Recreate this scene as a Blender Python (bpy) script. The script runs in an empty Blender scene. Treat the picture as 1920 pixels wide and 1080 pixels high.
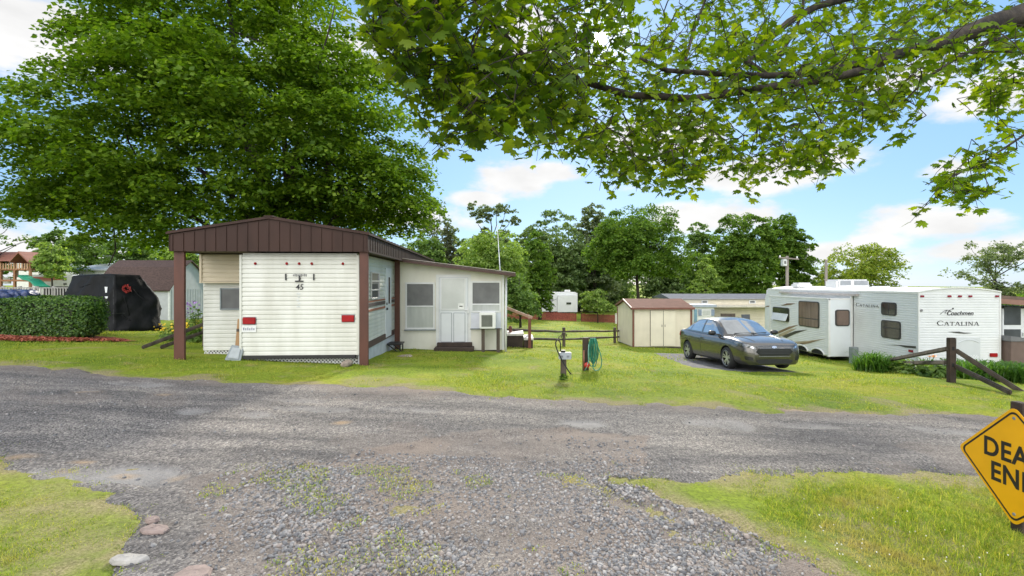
import bpy, bmesh, math, random
import numpy as np
from mathutils import Vector, Matrix, Euler
from mathutils.bvhtree import BVHTree

S = bpy.context.scene
COL = S.collection
R = math.radians

# ------------------------------------------------------------------ camera
cam_d = bpy.data.cameras.new("camera")
cam_d.lens = 16.875
cam_d.sensor_width = 36.0
cam_d.shift_y = -10.0 / 1920.0
cam_d.clip_start = 0.05
cam_d.clip_end = 6000.0
cam = bpy.data.objects.new("camera", cam_d)
COL.objects.link(cam)
EYE = 1.7
cam.location = (0, 0, EYE)
cam.rotation_euler = (R(90), 0, 0)
S.camera = cam

# ------------------------------------------------------------------ light
SUN = Vector((165 / 900, 1.0, 458 / 900)).normalized()
SUN_EL = math.asin(SUN.z)
SUN_AZ = math.atan2(SUN.x, SUN.y)
sun_d = bpy.data.lights.new("sun", 'SUN')
sun_d.energy = 2.0
sun_d.angle = R(5.0)
sun_d.color = (1.0, 0.93, 0.80)
sun = bpy.data.objects.new("sun", sun_d)
sun.rotation_euler = SUN.to_track_quat('Z', 'Y').to_euler()
COL.objects.link(sun)

S.view_settings.view_transform = 'Standard'
S.view_settings.look = 'None'
S.view_settings.exposure = 1.42
S.view_settings.gamma = 1.0
S.cycles.max_bounces = 8
S.cycles.transparent_max_bounces = 8
S.cycles.use_denoising = True

W = bpy.data.worlds.new("World")
S.world = W
W.use_nodes = True
def build_world():
    nt = W.node_tree
    nt.nodes.clear()
    N, L = nt.nodes.new, nt.links.new
    out = N('ShaderNodeOutputWorld')
    bg = N('ShaderNodeBackground')
    bg.inputs['Strength'].default_value = 0.10
    L(bg.outputs[0], out.inputs[0])
    sky = N('ShaderNodeTexSky')
    sky.sky_type = 'NISHITA'
    sky.sun_disc = False
    sky.sun_elevation = SUN_EL
    sky.sun_rotation = SUN_AZ
    sky.air_density = 1.0
    sky.dust_density = 0.2
    sky.ozone_density = 2.0
    geo = N('ShaderNodeTexCoord')
    d = geo.outputs['Generated']
    def math_(op, a, b=None, c=None, clamp=False):
        n = N('ShaderNodeMath'); n.operation = op; n.use_clamp = clamp
        for i, v in enumerate((a, b, c)):
            if v is None: continue
            if isinstance(v, (int, float)): n.inputs[i].default_value = v
            else: L(v, n.inputs[i])
        return n.outputs[0]
    def blob(px, py, wx, wz):
        """a cloud heap round the direction (px,py), wx and wz in radians of sky"""
        v = Vector(((px - 960) / 900, 1.0, (530 - py) / 900)).normalized()
        return vblob(v, wx, wz)
    def vblob(v, wx, wz):
        s = N('ShaderNodeVectorMath'); s.operation = 'SUBTRACT'
        L(d, s.inputs[0]); s.inputs[1].default_value = v
        m = N('ShaderNodeVectorMath'); m.operation = 'MULTIPLY'
        L(s.outputs[0], m.inputs[0]); m.inputs[1].default_value = (1 / wx, 1 / wx, 1 / wz)
        l = N('ShaderNodeVectorMath'); l.operation = 'LENGTH'
        L(m.outputs[0], l.inputs[0])
        return math_('SUBTRACT', 1.0, l.outputs['Value'], clamp=False)
    # warped direction, so heaps have billowy outlines
    mp = N('ShaderNodeMapping'); L(d, mp.inputs[0]); mp.inputs['Scale'].default_value = (1, 1, 2.2)
    n1 = N('ShaderNodeTexNoise'); L(mp.outputs[0], n1.inputs['Vector'])
    n1.inputs['Scale'].default_value = 7.0; n1.inputs['Detail'].default_value = 8.0; n1.inputs['Roughness'].default_value = 0.58
    n2 = N('ShaderNodeTexNoise'); L(mp.outputs[0], n2.inputs['Vector'])
    n2.inputs['Scale'].default_value = 2.3; n2.inputs['Detail'].default_value = 5.0; n2.inputs['Roughness'].default_value = 0.55
    blobs = [blob(10, 60, .22, .12), blob(90, 40, .12, .06), blob(955, 338, .15, .05), blob(880, 372, .12, .03), blob(1040, 325, .09, .035),
             blob(1330, 405, .17, .05), blob(1400, 330, .24, .055), blob(1540, 300, .16, .05), blob(1730, 425, .14, .05), blob(1660, 450, .10, .03),
             blob(1850, 470, .16, .04), blob(1770, 310, .07, .03), blob(1840, 170, .16, .06), blob(1700, 150, .14, .06), blob(40, 480, .22, .07),
             blob(760, 400, .2, .06), blob(1560, 470, .16, .03), blob(1230, 260, .2, .07), blob(980, 60, .12, .1), blob(600, 120, .2, .12)]
    mx = blobs[0]
    for b in blobs[1:]:
        mx = math_('MAXIMUM', mx, b)
    mx = math_('MULTIPLY', math_('MAXIMUM', mx, -0.6), 0.75)
    back = vblob(Vector((-0.3, -1.0, 0.5)).normalized(), 1.3, 0.95)     # unseen bank of cloud added behind the viewer to brighten the shaded walls
    zen = vblob(Vector((-.1, -.35, 1.0)).normalized(), .95, .5)  # overhead cloud added above the view, whitens the fill light and reflections
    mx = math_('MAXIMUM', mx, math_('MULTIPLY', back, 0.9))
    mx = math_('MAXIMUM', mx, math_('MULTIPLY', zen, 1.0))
    mx = math_('MAXIMUM', mx, math_('MULTIPLY', vblob(Vector((.42, .33, .8)).normalized(), .75, .34), 1.1))  # cloud added above the view for the windscreen to reflect
    fine = math_('MULTIPLY', math_('SUBTRACT', n1.outputs[0], 0.5), 1.5)
    wide = math_('MULTIPLY', math_('SUBTRACT', n2.outputs[0], 0.5), 0.55)
    t = math_('ADD', math_('ADD', mx, fine), wide)
    mr = N('ShaderNodeMapRange'); mr.interpolation_type = 'SMOOTHSTEP'
    L(t, mr.inputs['Value'])
    mr.inputs['From Min'].default_value = 0.17; mr.inputs['From Max'].default_value = 0.50
    # the cloud's own brightness: raised in the added bank behind the viewer as fill light
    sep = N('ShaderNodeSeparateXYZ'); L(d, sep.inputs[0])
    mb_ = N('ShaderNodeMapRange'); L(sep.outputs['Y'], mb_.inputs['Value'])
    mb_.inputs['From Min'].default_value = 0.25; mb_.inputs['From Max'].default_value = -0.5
    mb_.inputs['To Min'].default_value = CLOUD_FRONT; mb_.inputs['To Max'].default_value = CLOUD_FILL
    # soft grey modelling in the heaps
    n3 = N('ShaderNodeTexNoise'); L(mp.outputs[0], n3.inputs['Vector'])
    n3.inputs['Scale'].default_value = 10.0; n3.inputs['Detail'].default_value = 6.0
    sh = N('ShaderNodeMapRange'); L(n3.outputs[0], sh.inputs['Value'])
    sh.inputs['From Min'].default_value = 0.3; sh.inputs['From Max'].default_value = 0.65
    sh.inputs['To Min'].default_value = 0.88; sh.inputs['To Max'].default_value = 1.05
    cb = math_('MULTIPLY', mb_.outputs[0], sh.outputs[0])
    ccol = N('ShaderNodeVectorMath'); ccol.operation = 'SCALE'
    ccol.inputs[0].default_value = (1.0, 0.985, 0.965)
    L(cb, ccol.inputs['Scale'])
    # the blue itself: Nishita, evened a little
    mulc = N('ShaderNodeMix'); mulc.data_type = 'RGBA'; mulc.blend_type = 'MIX'
    mulc.inputs['Factor'].default_value = SKY_EVEN
    L(sky.outputs[0], mulc.inputs['A'])
    mulc.inputs['B'].default_value = SKY_BLUE
    mix = N('ShaderNodeMix'); mix.data_type = 'RGBA'
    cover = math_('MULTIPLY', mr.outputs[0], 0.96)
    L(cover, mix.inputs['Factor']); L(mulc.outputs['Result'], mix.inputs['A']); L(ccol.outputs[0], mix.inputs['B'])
    # the sun's own disc seen through the leaves
    dt = N('ShaderNodeVectorMath'); dt.operation = 'DOT_PRODUCT'
    nrm = N('ShaderNodeVectorMath'); nrm.operation = 'NORMALIZE'; L(d, nrm.inputs[0])
    L(nrm.outputs[0], dt.inputs[0]); dt.inputs[1].default_value = SUN
    ds = N('ShaderNodeMapRange'); ds.interpolation_type = 'SMOOTHSTEP'; L(dt.outputs['Value'], ds.inputs['Value'])
    ds.inputs['From Min'].default_value = math.cos(R(0.75)); ds.inputs['From Max'].default_value = math.cos(R(0.3))
    ds.inputs['To Min'].default_value = 0.0; ds.inputs['To Max'].default_value = 150.0
    dsc = N('ShaderNodeVectorMath'); dsc.operation = 'SCALE'; dsc.inputs[0].default_value = (1, .97, .9)
    L(ds.outputs[0], dsc.inputs['Scale'])
    hz = N('ShaderNodeMapRange'); hz.interpolation_type = 'SMOOTHERSTEP'; L(dt.outputs['Value'], hz.inputs['Value'])     # bright air round the sun
    hz.inputs['From Min'].default_value = math.cos(R(4.5)); hz.inputs['From Max'].default_value = 1.0
    hz.inputs['To Min'].default_value = 0.0; hz.inputs['To Max'].default_value = 3.5
    hzc = N('ShaderNodeVectorMath'); hzc.operation = 'SCALE'; hzc.inputs[0].default_value = (1, .96, .86); L(hz.outputs[0], hzc.inputs['Scale'])
    add0 = N('ShaderNodeVectorMath'); add0.operation = 'ADD'; L(dsc.outputs[0], add0.inputs[0]); L(hzc.outputs[0], add0.inputs[1])
    add = N('ShaderNodeVectorMath'); add.operation = 'ADD'
    L(mix.outputs['Result'], add.inputs[0]); L(add0.outputs[0], add.inputs[1])
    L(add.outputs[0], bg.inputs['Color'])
CLOUD_FRONT, CLOUD_FILL = 3.8, 14.0
SKY_EVEN = 0.8
SKY_BLUE = (1.08, 2.05, 3.4, 1)
build_world()

# ------------------------------------------------------------------ materials
MATS = {}
def newmat(name):
    m = bpy.data.materials.new(name); m.use_nodes = True
    nt = m.node_tree
    for n in list(nt.nodes): nt.nodes.remove(n)
    out = nt.nodes.new('ShaderNodeOutputMaterial')
    return m, nt, out
def M(name, col, rough=.6, var=.12, scale=6., bump=.0, bscale=80., metal=0., coat=0., stretch=(1, 1, 1), spec=.5, col2=None, thr=None):
    """principled surface whose colour wanders a little, optional second colour in patches, optional fine bump"""
    if name in MATS: return MATS[name]
    m, nt, out = newmat(name)
    N, L = nt.nodes.new, nt.links.new
    p = N('ShaderNodeBsdfPrincipled'); L(p.outputs[0], out.inputs[0])
    tc = N('ShaderNodeTexCoord'); mp = N('ShaderNodeMapping'); L(tc.outputs['Object'], mp.inputs[0]); mp.inputs['Scale'].default_value = stretch
    n = N('ShaderNodeTexNoise'); L(mp.outputs[0], n.inputs['Vector'])
    n.inputs['Scale'].default_value = scale; n.inputs['Detail'].default_value = 6
    ra = N('ShaderNodeValToRGB'); L(n.outputs[0], ra.inputs[0])
    c = col; lo = tuple(x * (1 - var) for x in c); hi = tuple(min(1, x * (1 + var)) for x in c)
    if col2: lo = col2
    a, b = thr or (.35, .65)
    ra.color_ramp.elements[0].position = a; ra.color_ramp.elements[0].color = (*lo, 1)
    ra.color_ramp.elements[1].position = b; ra.color_ramp.elements[1].color = (*hi, 1)
    L(ra.outputs[0], p.inputs['Base Color'])
    p.inputs['Roughness'].default_value = rough; p.inputs['Metallic'].default_value = metal
    p.inputs['Coat Weight'].default_value = coat; p.inputs['Coat Roughness'].default_value = .03
    p.inputs['Specular IOR Level'].default_value = spec
    if bump:
        nb = N('ShaderNodeTexNoise'); L(mp.outputs[0], nb.inputs['Vector']); nb.inputs['Scale'].default_value = bscale; nb.inputs['Detail'].default_value = 4
        bu = N('ShaderNodeBump'); bu.inputs['Strength'].default_value = bump; bu.inputs['Distance'].default_value = .02
        L(nb.outputs[0], bu.inputs['Height']); L(bu.outputs[0], p.inputs['Normal'])
    MATS[name] = m
    return m
def leafmat(name, c1, c2, c3, trans=.45, gloss=.12, tcol=(1.25, 1.35, .5), patch=None):
    """leaf colours differ leaf by leaf; light comes through the blade"""
    if name in MATS: return MATS[name]
    m, nt, out = newmat(name)
    N, L = nt.nodes.new, nt.links.new
    g = N('ShaderNodeNewGeometry')
    ra = N('ShaderNodeValToRGB'); L(g.outputs['Random Per Island'], ra.inputs[0])
    e = ra.color_ramp.elements
    e[0].position = 0; e[0].color = (*c1, 1); e[1].position = 1; e[1].color = (*c3, 1)
    k = e.new(.55); k.color = (*c2, 1)
    colr = ra.outputs[0]
    if patch:
        tc = N('ShaderNodeTexCoord'); n = N('ShaderNodeTexNoise'); L(tc.outputs['Object'], n.inputs['Vector'])
        n.inputs['Scale'].default_value = patch[0]; n.inputs['Detail'].default_value = 5; n.inputs['Roughness'].default_value = .65
        mr = N('ShaderNodeMapRange'); mr.interpolation_type = 'SMOOTHSTEP'; L(n.outputs[0], mr.inputs['Value'])
        mr.inputs['From Min'].default_value = patch[1]; mr.inputs['From Max'].default_value = patch[2]
        mx = N('ShaderNodeMix'); mx.data_type = 'RGBA'; L(mr.outputs[0], mx.inputs['Factor'])
        L(colr, mx.inputs['A']); mx.inputs['B'].default_value = (*patch[3], 1)
        colr = mx.outputs['Result']
    d = N('ShaderNodeBsdfDiffuse'); L(colr, d.inputs['Color'])
    tm = N('ShaderNodeMix'); tm.data_type = 'RGBA'; tm.blend_type = 'MULTIPLY'; tm.inputs['Factor'].default_value = 1
    tm.clamp_result = False
    L(colr, tm.inputs['A']); tm.inputs['B'].default_value = (*tcol, 1)
    t = N('ShaderNodeBsdfTranslucent'); L(tm.outputs['Result'], t.inputs['Color'])
    mx1 = N('ShaderNodeMixShader'); mx1.inputs[0].default_value = trans
    L(d.outputs[0], mx1.inputs[1]); L(t.outputs[0], mx1.inputs[2])
    gl = N('ShaderNodeBsdfGlossy'); gl.inputs['Roughness'].default_value = .45; gl.inputs['Color'].default_value = (.8, .85, .8, 1)
    mx2 = N('ShaderNodeMixShader'); mx2.inputs[0].default_value = gloss * .5
    L(mx1.outputs[0], mx2.inputs[1]); L(gl.outputs[0], mx2.inputs[2])
    L(mx2.outputs[0], out.inputs[0])
    MATS[name] = m
    return m

WHITE = M('white_siding', (.60, .605, .56), .42, .05, 2.5, .05, 30, col2=(.50, .50, .44), thr=(.25, .6), stretch=(1, 1, .25))
WHITE2 = M('white_camper_siding', (.66, .675, .68), .38, .04, 2.0, .03, 20)
CREAM = M('cream_panel', (.69, .67, .60), .6, .06, 2.2, .08, 60, col2=(.58, .555, .48), thr=(.2, .6), stretch=(1, 1, .4))
TAN = M('tan_siding', (.58, .50, .36), .5, .06, 3)
WTRIM = M('white_trim', (.68, .685, .685), .4, .04, 4)
WDOOR = M('white_door', (.68, .70, .73), .38, .03, 3)
BROWNROOF = M('brown_metal', (.042, .021, .016), .5, .16, 3, .02, 40, spec=.2, stretch=(1, 1, .3))
BROWNPOST = M('brown_painted_post', (.085, .028, .017), .55, .16, 5, .12, 60, stretch=(1, 1, .3))
BROWNTRIM = M('brown_trim', (.065, .03, .024), .5, .12, 5)
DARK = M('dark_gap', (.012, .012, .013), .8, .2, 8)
BLACK = M('black_steel', (.015, .015, .017), .45, .2, 8)
RUBBER = M('black_rubber', (.018, .018, .02), .75, .2, 14, .1, 120)
REDLENS = M('red_lens', (.30, .003, .006), .4, .15, 12, spec=.3)
GLASS = M('dark_window_glass', (.035, .04, .043), .06, .35, 2.5, spec=.8)
SCREEN = M('window_screen', (.115, .118, .12), .32, .18, 3, spec=.6)
CURTAIN = M('curtained_glass', (.42, .44, .42), .2, .12, 2.2, stretch=(3, 3, .5), spec=.6)
GREYMETAL = M('grey_metal', (.20, .23, .245), .55, .12, 6)
ALU = M('aluminium', (.62, .63, .64), .32, .1, 8, metal=.7)
WOODGREY = M('weathered_wood', (.085, .066, .052), .8, .3, 7, .5, 60, stretch=(1, 1, .15), col2=(.05, .037, .03))
WOODBROWN = M('dark_stained_wood', (.045, .029, .022), .75, .3, 7, .4, 60, col2=(.035, .023, .018))
WOODTAN = M('tan_board', (.30, .18, .085), .7, .25, 6, .2, 50, stretch=(1, 1, .2))
BARK = M('bark', (.042, .033, .026), .9, .4, 9, .9, 45, stretch=(1, 1, .25), col2=(.016, .012, .010))
STONE = M('tan_stone', (.33, .27, .22), .8, .25, 9, .6, 40, col2=(.2, .16, .135))
INK = M('black_ink', (.02, .02, .022), .45, .2, 20)

# ------------------------------------------------------------------ builders
def tag(o, label=None, cat=None, group=None, kind=None):
    if label: o['label'] = label
    if cat: o['category'] = cat
    if group: o['group'] = group
    if kind: o['kind'] = kind
    return o
OFF = {}
def thing(name, label, cat, loc=(0, 0, 0), rotz=0., group=None, world=False):
    """an Empty at the thing's base; world=True: its parts are written in world coordinates"""
    o = bpy.data.objects.new(name, None); COL.objects.link(o)
    o.empty_display_size = .2
    o.location = loc; o.rotation_euler = (0, 0, rotz)
    tag(o, label, cat, group)
    OFF[o] = Vector(loc) if world else Vector((0, 0, 0))
    return o
def link(name, me, mat, parent=None, smooth=False):
    if isinstance(mat, (list, tuple)):
        for k in mat: me.materials.append(k)
    elif mat: me.materials.append(mat)
    o = bpy.data.objects.new(name, me); COL.objects.link(o)
    if smooth:
        me.polygons.foreach_set('use_smooth', [True] * len(me.polygons))
    if parent is not None:
        off = OFF.get(parent, Vector((0, 0, 0)))
        if off.length > 0: me.transform(Matrix.Translation(-off))
        o.parent = parent; OFF[o] = off
    return o
class MB:
    def __init__(s): s.v = []; s.f = []
    def add(s, vs, fs):
        b = len(s.v); s.v += [tuple(x) for x in vs]; s.f += [tuple(i + b for i in f) for f in fs]; return s
    def box(s, x0, x1, y0, y1, z0, z1, rot=None, c=None):
        vs = [Vector((x, y, z)) for z in (z0, z1) for y in (y0, y1) for x in (x0, x1)]
        if rot is not None:
            c = Vector(c) if c is not None else Vector(((x0 + x1) / 2, (y0 + y1) / 2, (z0 + z1) / 2))
            vs = [rot @ (v - c) + c for v in vs]
        return s.add(vs, [(0, 2, 3, 1), (4, 5, 7, 6), (0, 1, 5, 4), (2, 6, 7, 3), (0, 4, 6, 2), (1, 3, 7, 5)])
    def beam(s, a, b, w, h, up=(0, 0, 1)):
        a, b = Vector(a), Vector(b); d = (b - a).normalized(); up = Vector(up)
        r = d.cross(up)
        if r.length < 1e-4: r = d.cross(Vector((1, 0, 0)))
        r.normalize(); u = r.cross(d)
        vs = []
        for p in (a, b):
            for i, j in ((-1, -1), (1, -1), (1, 1), (-1, 1)): vs.append(p + r * (w / 2 * i) + u * (h / 2 * j))
        return s.add(vs, [(0, 3, 2, 1), (4, 5, 6, 7), (0, 1, 5, 4), (1, 2, 6, 5), (2, 3, 7, 6), (3, 0, 4, 7)])
    def prism(s, poly, d):
        """poly: list of 3-D points; extruded by vector d"""
        d = Vector(d); n = len(poly); a = [Vector(p) for p in poly]; b = [p + d for p in a]
        return s.add(a + b, [tuple(range(n - 1, -1, -1)), tuple(range(n, 2 * n))] + [(i, (i + 1) % n, n + (i + 1) % n, n + i) for i in range(n)])
    def quad(s, *p): return s.add(p, [tuple(range(len(p)))])
    def tube(s, pts, r, n=8, cap=True):
        pts = [Vector(p) for p in pts]; m = len(pts)
        rs = r if isinstance(r, (list, tuple)) else [r] * m
        vs = []; fs = []; ref = None
        for i, p in enumerate(pts):
            d = (pts[min(i + 1, m - 1)] - pts[max(i - 1, 0)]).normalized()
            if ref is None:
                ref = Vector((0, 0, 1)) if abs(d.z) < .9 else Vector((1, 0, 0))
            a = d.cross(ref).normalized(); b = a.cross(d); ref = b.copy() if True else ref
            for k in range(n):
                t = 2 * math.pi * k / n
                vs.append(p + (a * math.cos(t) + b * math.sin(t)) * rs[i])
        for i in range(m - 1):
            for k in range(n):
                fs.append((i * n + k, i * n + (k + 1) % n, (i + 1) * n + (k + 1) % n, (i + 1) * n + k))
        if cap: fs += [tuple(range(n - 1, -1, -1)), tuple((m - 1) * n + k for k in range(n))]
        return s.add(vs, fs)
    def lathe(s, prof, c, axis='z', n=24, a0=0, a1=2 * math.pi):
        """prof: (radius, height) along the axis through c"""
        c = Vector(c); vs = []; fs = []; m = len(prof)
        full = abs(a1 - a0 - 2 * math.pi) < 1e-6
        k_ = n if full else n + 1
        for k in range(k_):
            t = a0 + (a1 - a0) * k / n
            for r, h in prof:
                p = {'z': (r * math.cos(t), r * math.sin(t), h), 'y': (r * math.cos(t), h, r * math.sin(t)), 'x': (h, r * math.cos(t), r * math.sin(t))}[axis]
                vs.append(c + Vector(p))
        for k in range(n):
            k2 = (k + 1) % k_
            for i in range(m - 1):
                fs.append((k * m + i, k2 * m + i, k2 * m + i + 1, k * m + i + 1))
        return s.add(vs, fs)
    def build(s, name, mat, parent=None, smooth=False, label=None, bevel=0):
        me = bpy.data.meshes.new(name); me.from_pydata(s.v, [], s.f); me.validate()
        bm = bmesh.new(); bm.from_mesh(me)
        bmesh.ops.recalc_face_normals(bm, faces=bm.faces)
        if bevel: bmesh.ops.bevel(bm, geom=list(bm.edges), offset=bevel, segments=2, affect='EDGES', clamp_overlap=True)
        bm.to_mesh(me); bm.free()
        o = link(name, me, mat, parent, smooth)
        if label: o['label'] = label
        return o
def siding(mb, p0, u, n, length, z0, z1, pitch=.09, d=.012):
    """lapped boards: each course leans out towards its lower edge; real relief"""
    p0, u, n = Vector(p0), Vector(u).normalized(), Vector(n).normalized()
    k = max(1, round((z1 - z0) / pitch)); h = (z1 - z0) / k
    prof = []
    for i in range(k):
        b0 = z0 + i * h
        prof += [(b0, -d * .2), (b0 + .002, d), (b0 + h * .60, d * .72), (b0 + h * .80, 0.), (b0 + h * .97, -d * .2)]
    prof.append((z1, 0))
    vs = []
    for z, o in prof:
        q = p0 + n * o; q.z = z
        vs += [q, q + u * length]
    fs = [(2 * i, 2 * i + 1, 2 * i + 3, 2 * i + 2) for i in range(len(prof) - 1)]
    return mb.add(vs, fs)
def np_mesh(name, V, F):
    V = np.ascontiguousarray(V, dtype=np.float32); F = np.ascontiguousarray(F, dtype=np.int32)
    me = bpy.data.meshes.new(name)
    me.vertices.add(len(V)); me.vertices.foreach_set('co', V.ravel())
    nf, k = F.shape
    me.loops.add(nf * k); me.loops.foreach_set('vertex_index', F.ravel())
    me.polygons.add(nf); me.polygons.foreach_set('loop_start', np.arange(0, nf * k, k, dtype=np.int32))
    me.update(calc_edges=True)
    return me
def text_mesh(body, size, bold=0., shear=0., depth=.0015, align='CENTER', xs=1., space=1.):
    c = bpy.data.curves.new('lettering', 'FONT'); c.body = body; c.size = size; c.offset = bold; c.shear = shear
    c.extrude = depth; c.align_x = align; c.align_y = 'CENTER'; c.space_character = space; c.resolution_u = 4
    o = bpy.data.objects.new('lettering', c); COL.objects.link(o)
    dg = bpy.context.evaluated_depsgraph_get(); dg.update()
    me = bpy.data.meshes.new_from_object(o.evaluated_get(dg))
    bpy.data.objects.remove(o); bpy.data.curves.remove(c)
    me.materials.clear()
    me.transform(Matrix.Diagonal((xs, 1, 1, 1)))
    return me
def put_text(name, me, mat, parent, pos, rot):
    me.transform(Matrix.Translation(Vector(pos)) @ Euler(rot).to_matrix().to_4x4())
    return link(name, me, mat, parent)

# ------------------------------------------------------------------ the lie of the land
_ctl = [(-3.1, 10.2, -.02), (-6.9, 10.2, .15), (-1.6, 14.3, -.33), (-.25, 14.3, -.32), (5.55, 22, -1.27), (5.6, 25.2, -1.4), (8.2, 22, -1.33),
        (6.4, 14.2, -.87), (6.25, 16.8, -.96), (7.9, 14.2, -.93), (7.9, 16.8, -1.0), (9.75, 10.7, -.52), (12, 19.5, -1.27), (12.5, 15.3, -1.12), (15, 15, -1.15), (4.0, 3.8, -.27), (0, 3, -.08), (-4, 3, 0), (-4.4, 10.2, -.04), (-5.6, 10.2, .02)]
def _plane(x, y):
    x = np.asarray(x, float); y = np.asarray(y, float)
    xs = np.clip(x, -40, 40)
    z = -.04 * (xs + 3)
    yy = np.clip(y, None, 25) - 10
    z = z - .075 * 0.8 * np.logaddexp(0, yy / 0.8)
    z = z - .045 * (np.clip(y, 25, 75) - 25) - .01 * (np.clip(y, 75, 200) - 75)
    return z
_ca = np.array(_ctl)
_res = _ca[:, 2] - _plane(_ca[:, 0], _ca[:, 1])
def G(x, y):
    x = np.asarray(x, float); y = np.asarray(y, float)
    num = np.zeros(np.broadcast(x, y).shape); den = np.full(num.shape, .25)
    for (cx, cy, _), r in zip(_ctl, _res):
        w = np.exp(-((x - cx) ** 2 + (y - cy) ** 2) / (2 * 1.7 ** 2))
        num = num + w * r; den = den + w
    return _plane(x, y) + num / den
def g(x, y): return float(G(x, y))
def gp(px, py):
    """where the line of sight through a spot of the photograph meets the ground"""
    dx, dz = (px - 960) / 900, (530 - py) / 900
    lo, hi = .5, 400.
    ts = np.concatenate([np.linspace(.8, 40, 800), np.linspace(40, 300, 400)])
    h = EYE + dz * ts - G(dx * ts, ts)
    i = np.argmax(h < 0)
    if h[i] >= 0: return Vector((dx * 300, 300, g(dx * 300, 300)))
    lo, hi = ts[i - 1], ts[i]
    for _ in range(30):
        m = (lo + hi) / 2
        if EYE + dz * m - g(dx * m, m) > 0: lo = m
        else: hi = m
    return Vector((dx * lo, lo, g(dx * lo, lo)))
def P3(px, py, Y): return Vector(((px - 960) / 900 * Y, Y, EYE + (530 - py) / 900 * Y))
_rs = np.random.RandomState(5)
_ph = _rs.uniform(0, 6.28, (24, 2)); _di = _rs.uniform(0, 6.28, 24)
def nz(x, y, f=1., seed=0):
    """cheap smooth noise about -1..1"""
    v = 0; a = 0
    for o in range(4):
        for k in range(3):
            i = (o * 3 + k + seed * 5) % 24
            ang = _di[i]; ff = f * 1.9 ** o * (1 + .23 * k)
            v = v + np.sin((x * math.cos(ang) + y * math.sin(ang)) * ff + _ph[i, 0]) * .6 ** o
            a += .6 ** o
    return v / a * 2.2

# ------------------------------------------------------------------ ground, road, grass
def inpoly(x, y, poly):
    ins = np.zeros(np.shape(x), bool); n = len(poly); j = n - 1
    for i in range(n):
        xi, yi = poly[i]; xj, yj = poly[j]
        if yi != yj:
            c = ((yi > y) != (yj > y)) & (x < (xj - xi) * (y - yi) / (yj - yi) + xi)
            ins ^= c
        j = i
    return ins
_far = [gp(*p) for p in ((0, 684), (200, 701), (480, 720), (690, 727), (850, 739), (960, 746), (1150, 758), (1400, 769), (1640, 775), (1900, 780))]
_fx = np.array([-60, -20] + [p.x for p in _far] + [14, 60]); _fy = np.array([13.5, 9.6] + [p.y for p in _far] + [8.2, 11])
def yfar(x): return np.interp(x, _fx, _fy)
_left = [gp(*p) for p in ((0, 850), (60, 868), (130, 886), (205, 925), (235, 980), (245, 1030), (262, 1080))]
LEFTP = [(-60, _left[0].y + .5), (-9, _left[0].y + .15)] + [(p.x, p.y) for p in _left] + [(-1.2, .5), (-60, .5)]
_rt = [gp(*p) for p in ((1540, 1080), (1470, 1040), (1380, 1000), (1300, 955), (1210, 925), (1110, 902), (1130, 886), (1260, 884), (1400, 878), (1540, 873), (1700, 880), (1900, 888))]
RIGHTP = [(60, .5), (1.3, .5)] + [(p.x, p.y) for p in _rt] + [(9, _rt[-1].y + .1), (60, _rt[-1].y + 1)]
PAD = [gp(*p) for p in ((1255, 668), (1340, 660), (1480, 690), (1485, 706), (1350, 697))]
PADP = [(5.55, 18.5), (8.2, 18.7), (8.0, 13.6), (6.3, 13.5), (5.45, 14.3)]
def sdist(x, y, poly):
    """signed distance to a closed outline, positive inside"""
    x = np.asarray(x, float); y = np.asarray(y, float); d = np.full(x.shape, 1e9); n = len(poly)
    for i in range(n):
        ax, ay = poly[i]; bx, by = poly[(i + 1) % n]; vx, vy = bx - ax, by - ay
        t = np.clip(((x - ax) * vx + (y - ay) * vy) / (vx * vx + vy * vy + 1e-12), 0, 1)
        d = np.minimum(d, (x - ax - t * vx) ** 2 + (y - ay - t * vy) ** 2)
    d = np.sqrt(d); return np.where(inpoly(x, y, poly), d, -d)
def lawn_sd(x, y, rag=.12):
    """how far a spot lies inside the grass (metres), with a ragged edge"""
    w = nz(x, y, 2.6) * rag + nz(x, y, 9, 1) * rag * .45 + nz(x, y, 31, 2) * .025
    f = (y - yfar(x)) * .95
    f = np.maximum(f, np.maximum(sdist(x, y, LEFTP), sdist(x, y, RIGHTP)))
    return np.minimum(f, -sdist(x, y, PADP)) + w
def lawn(x, y, rag=.12): return lawn_sd(x, y, rag) > 0
def grid(xs, ys):
    X, Y = np.meshgrid(xs, ys); return X, Y
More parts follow.
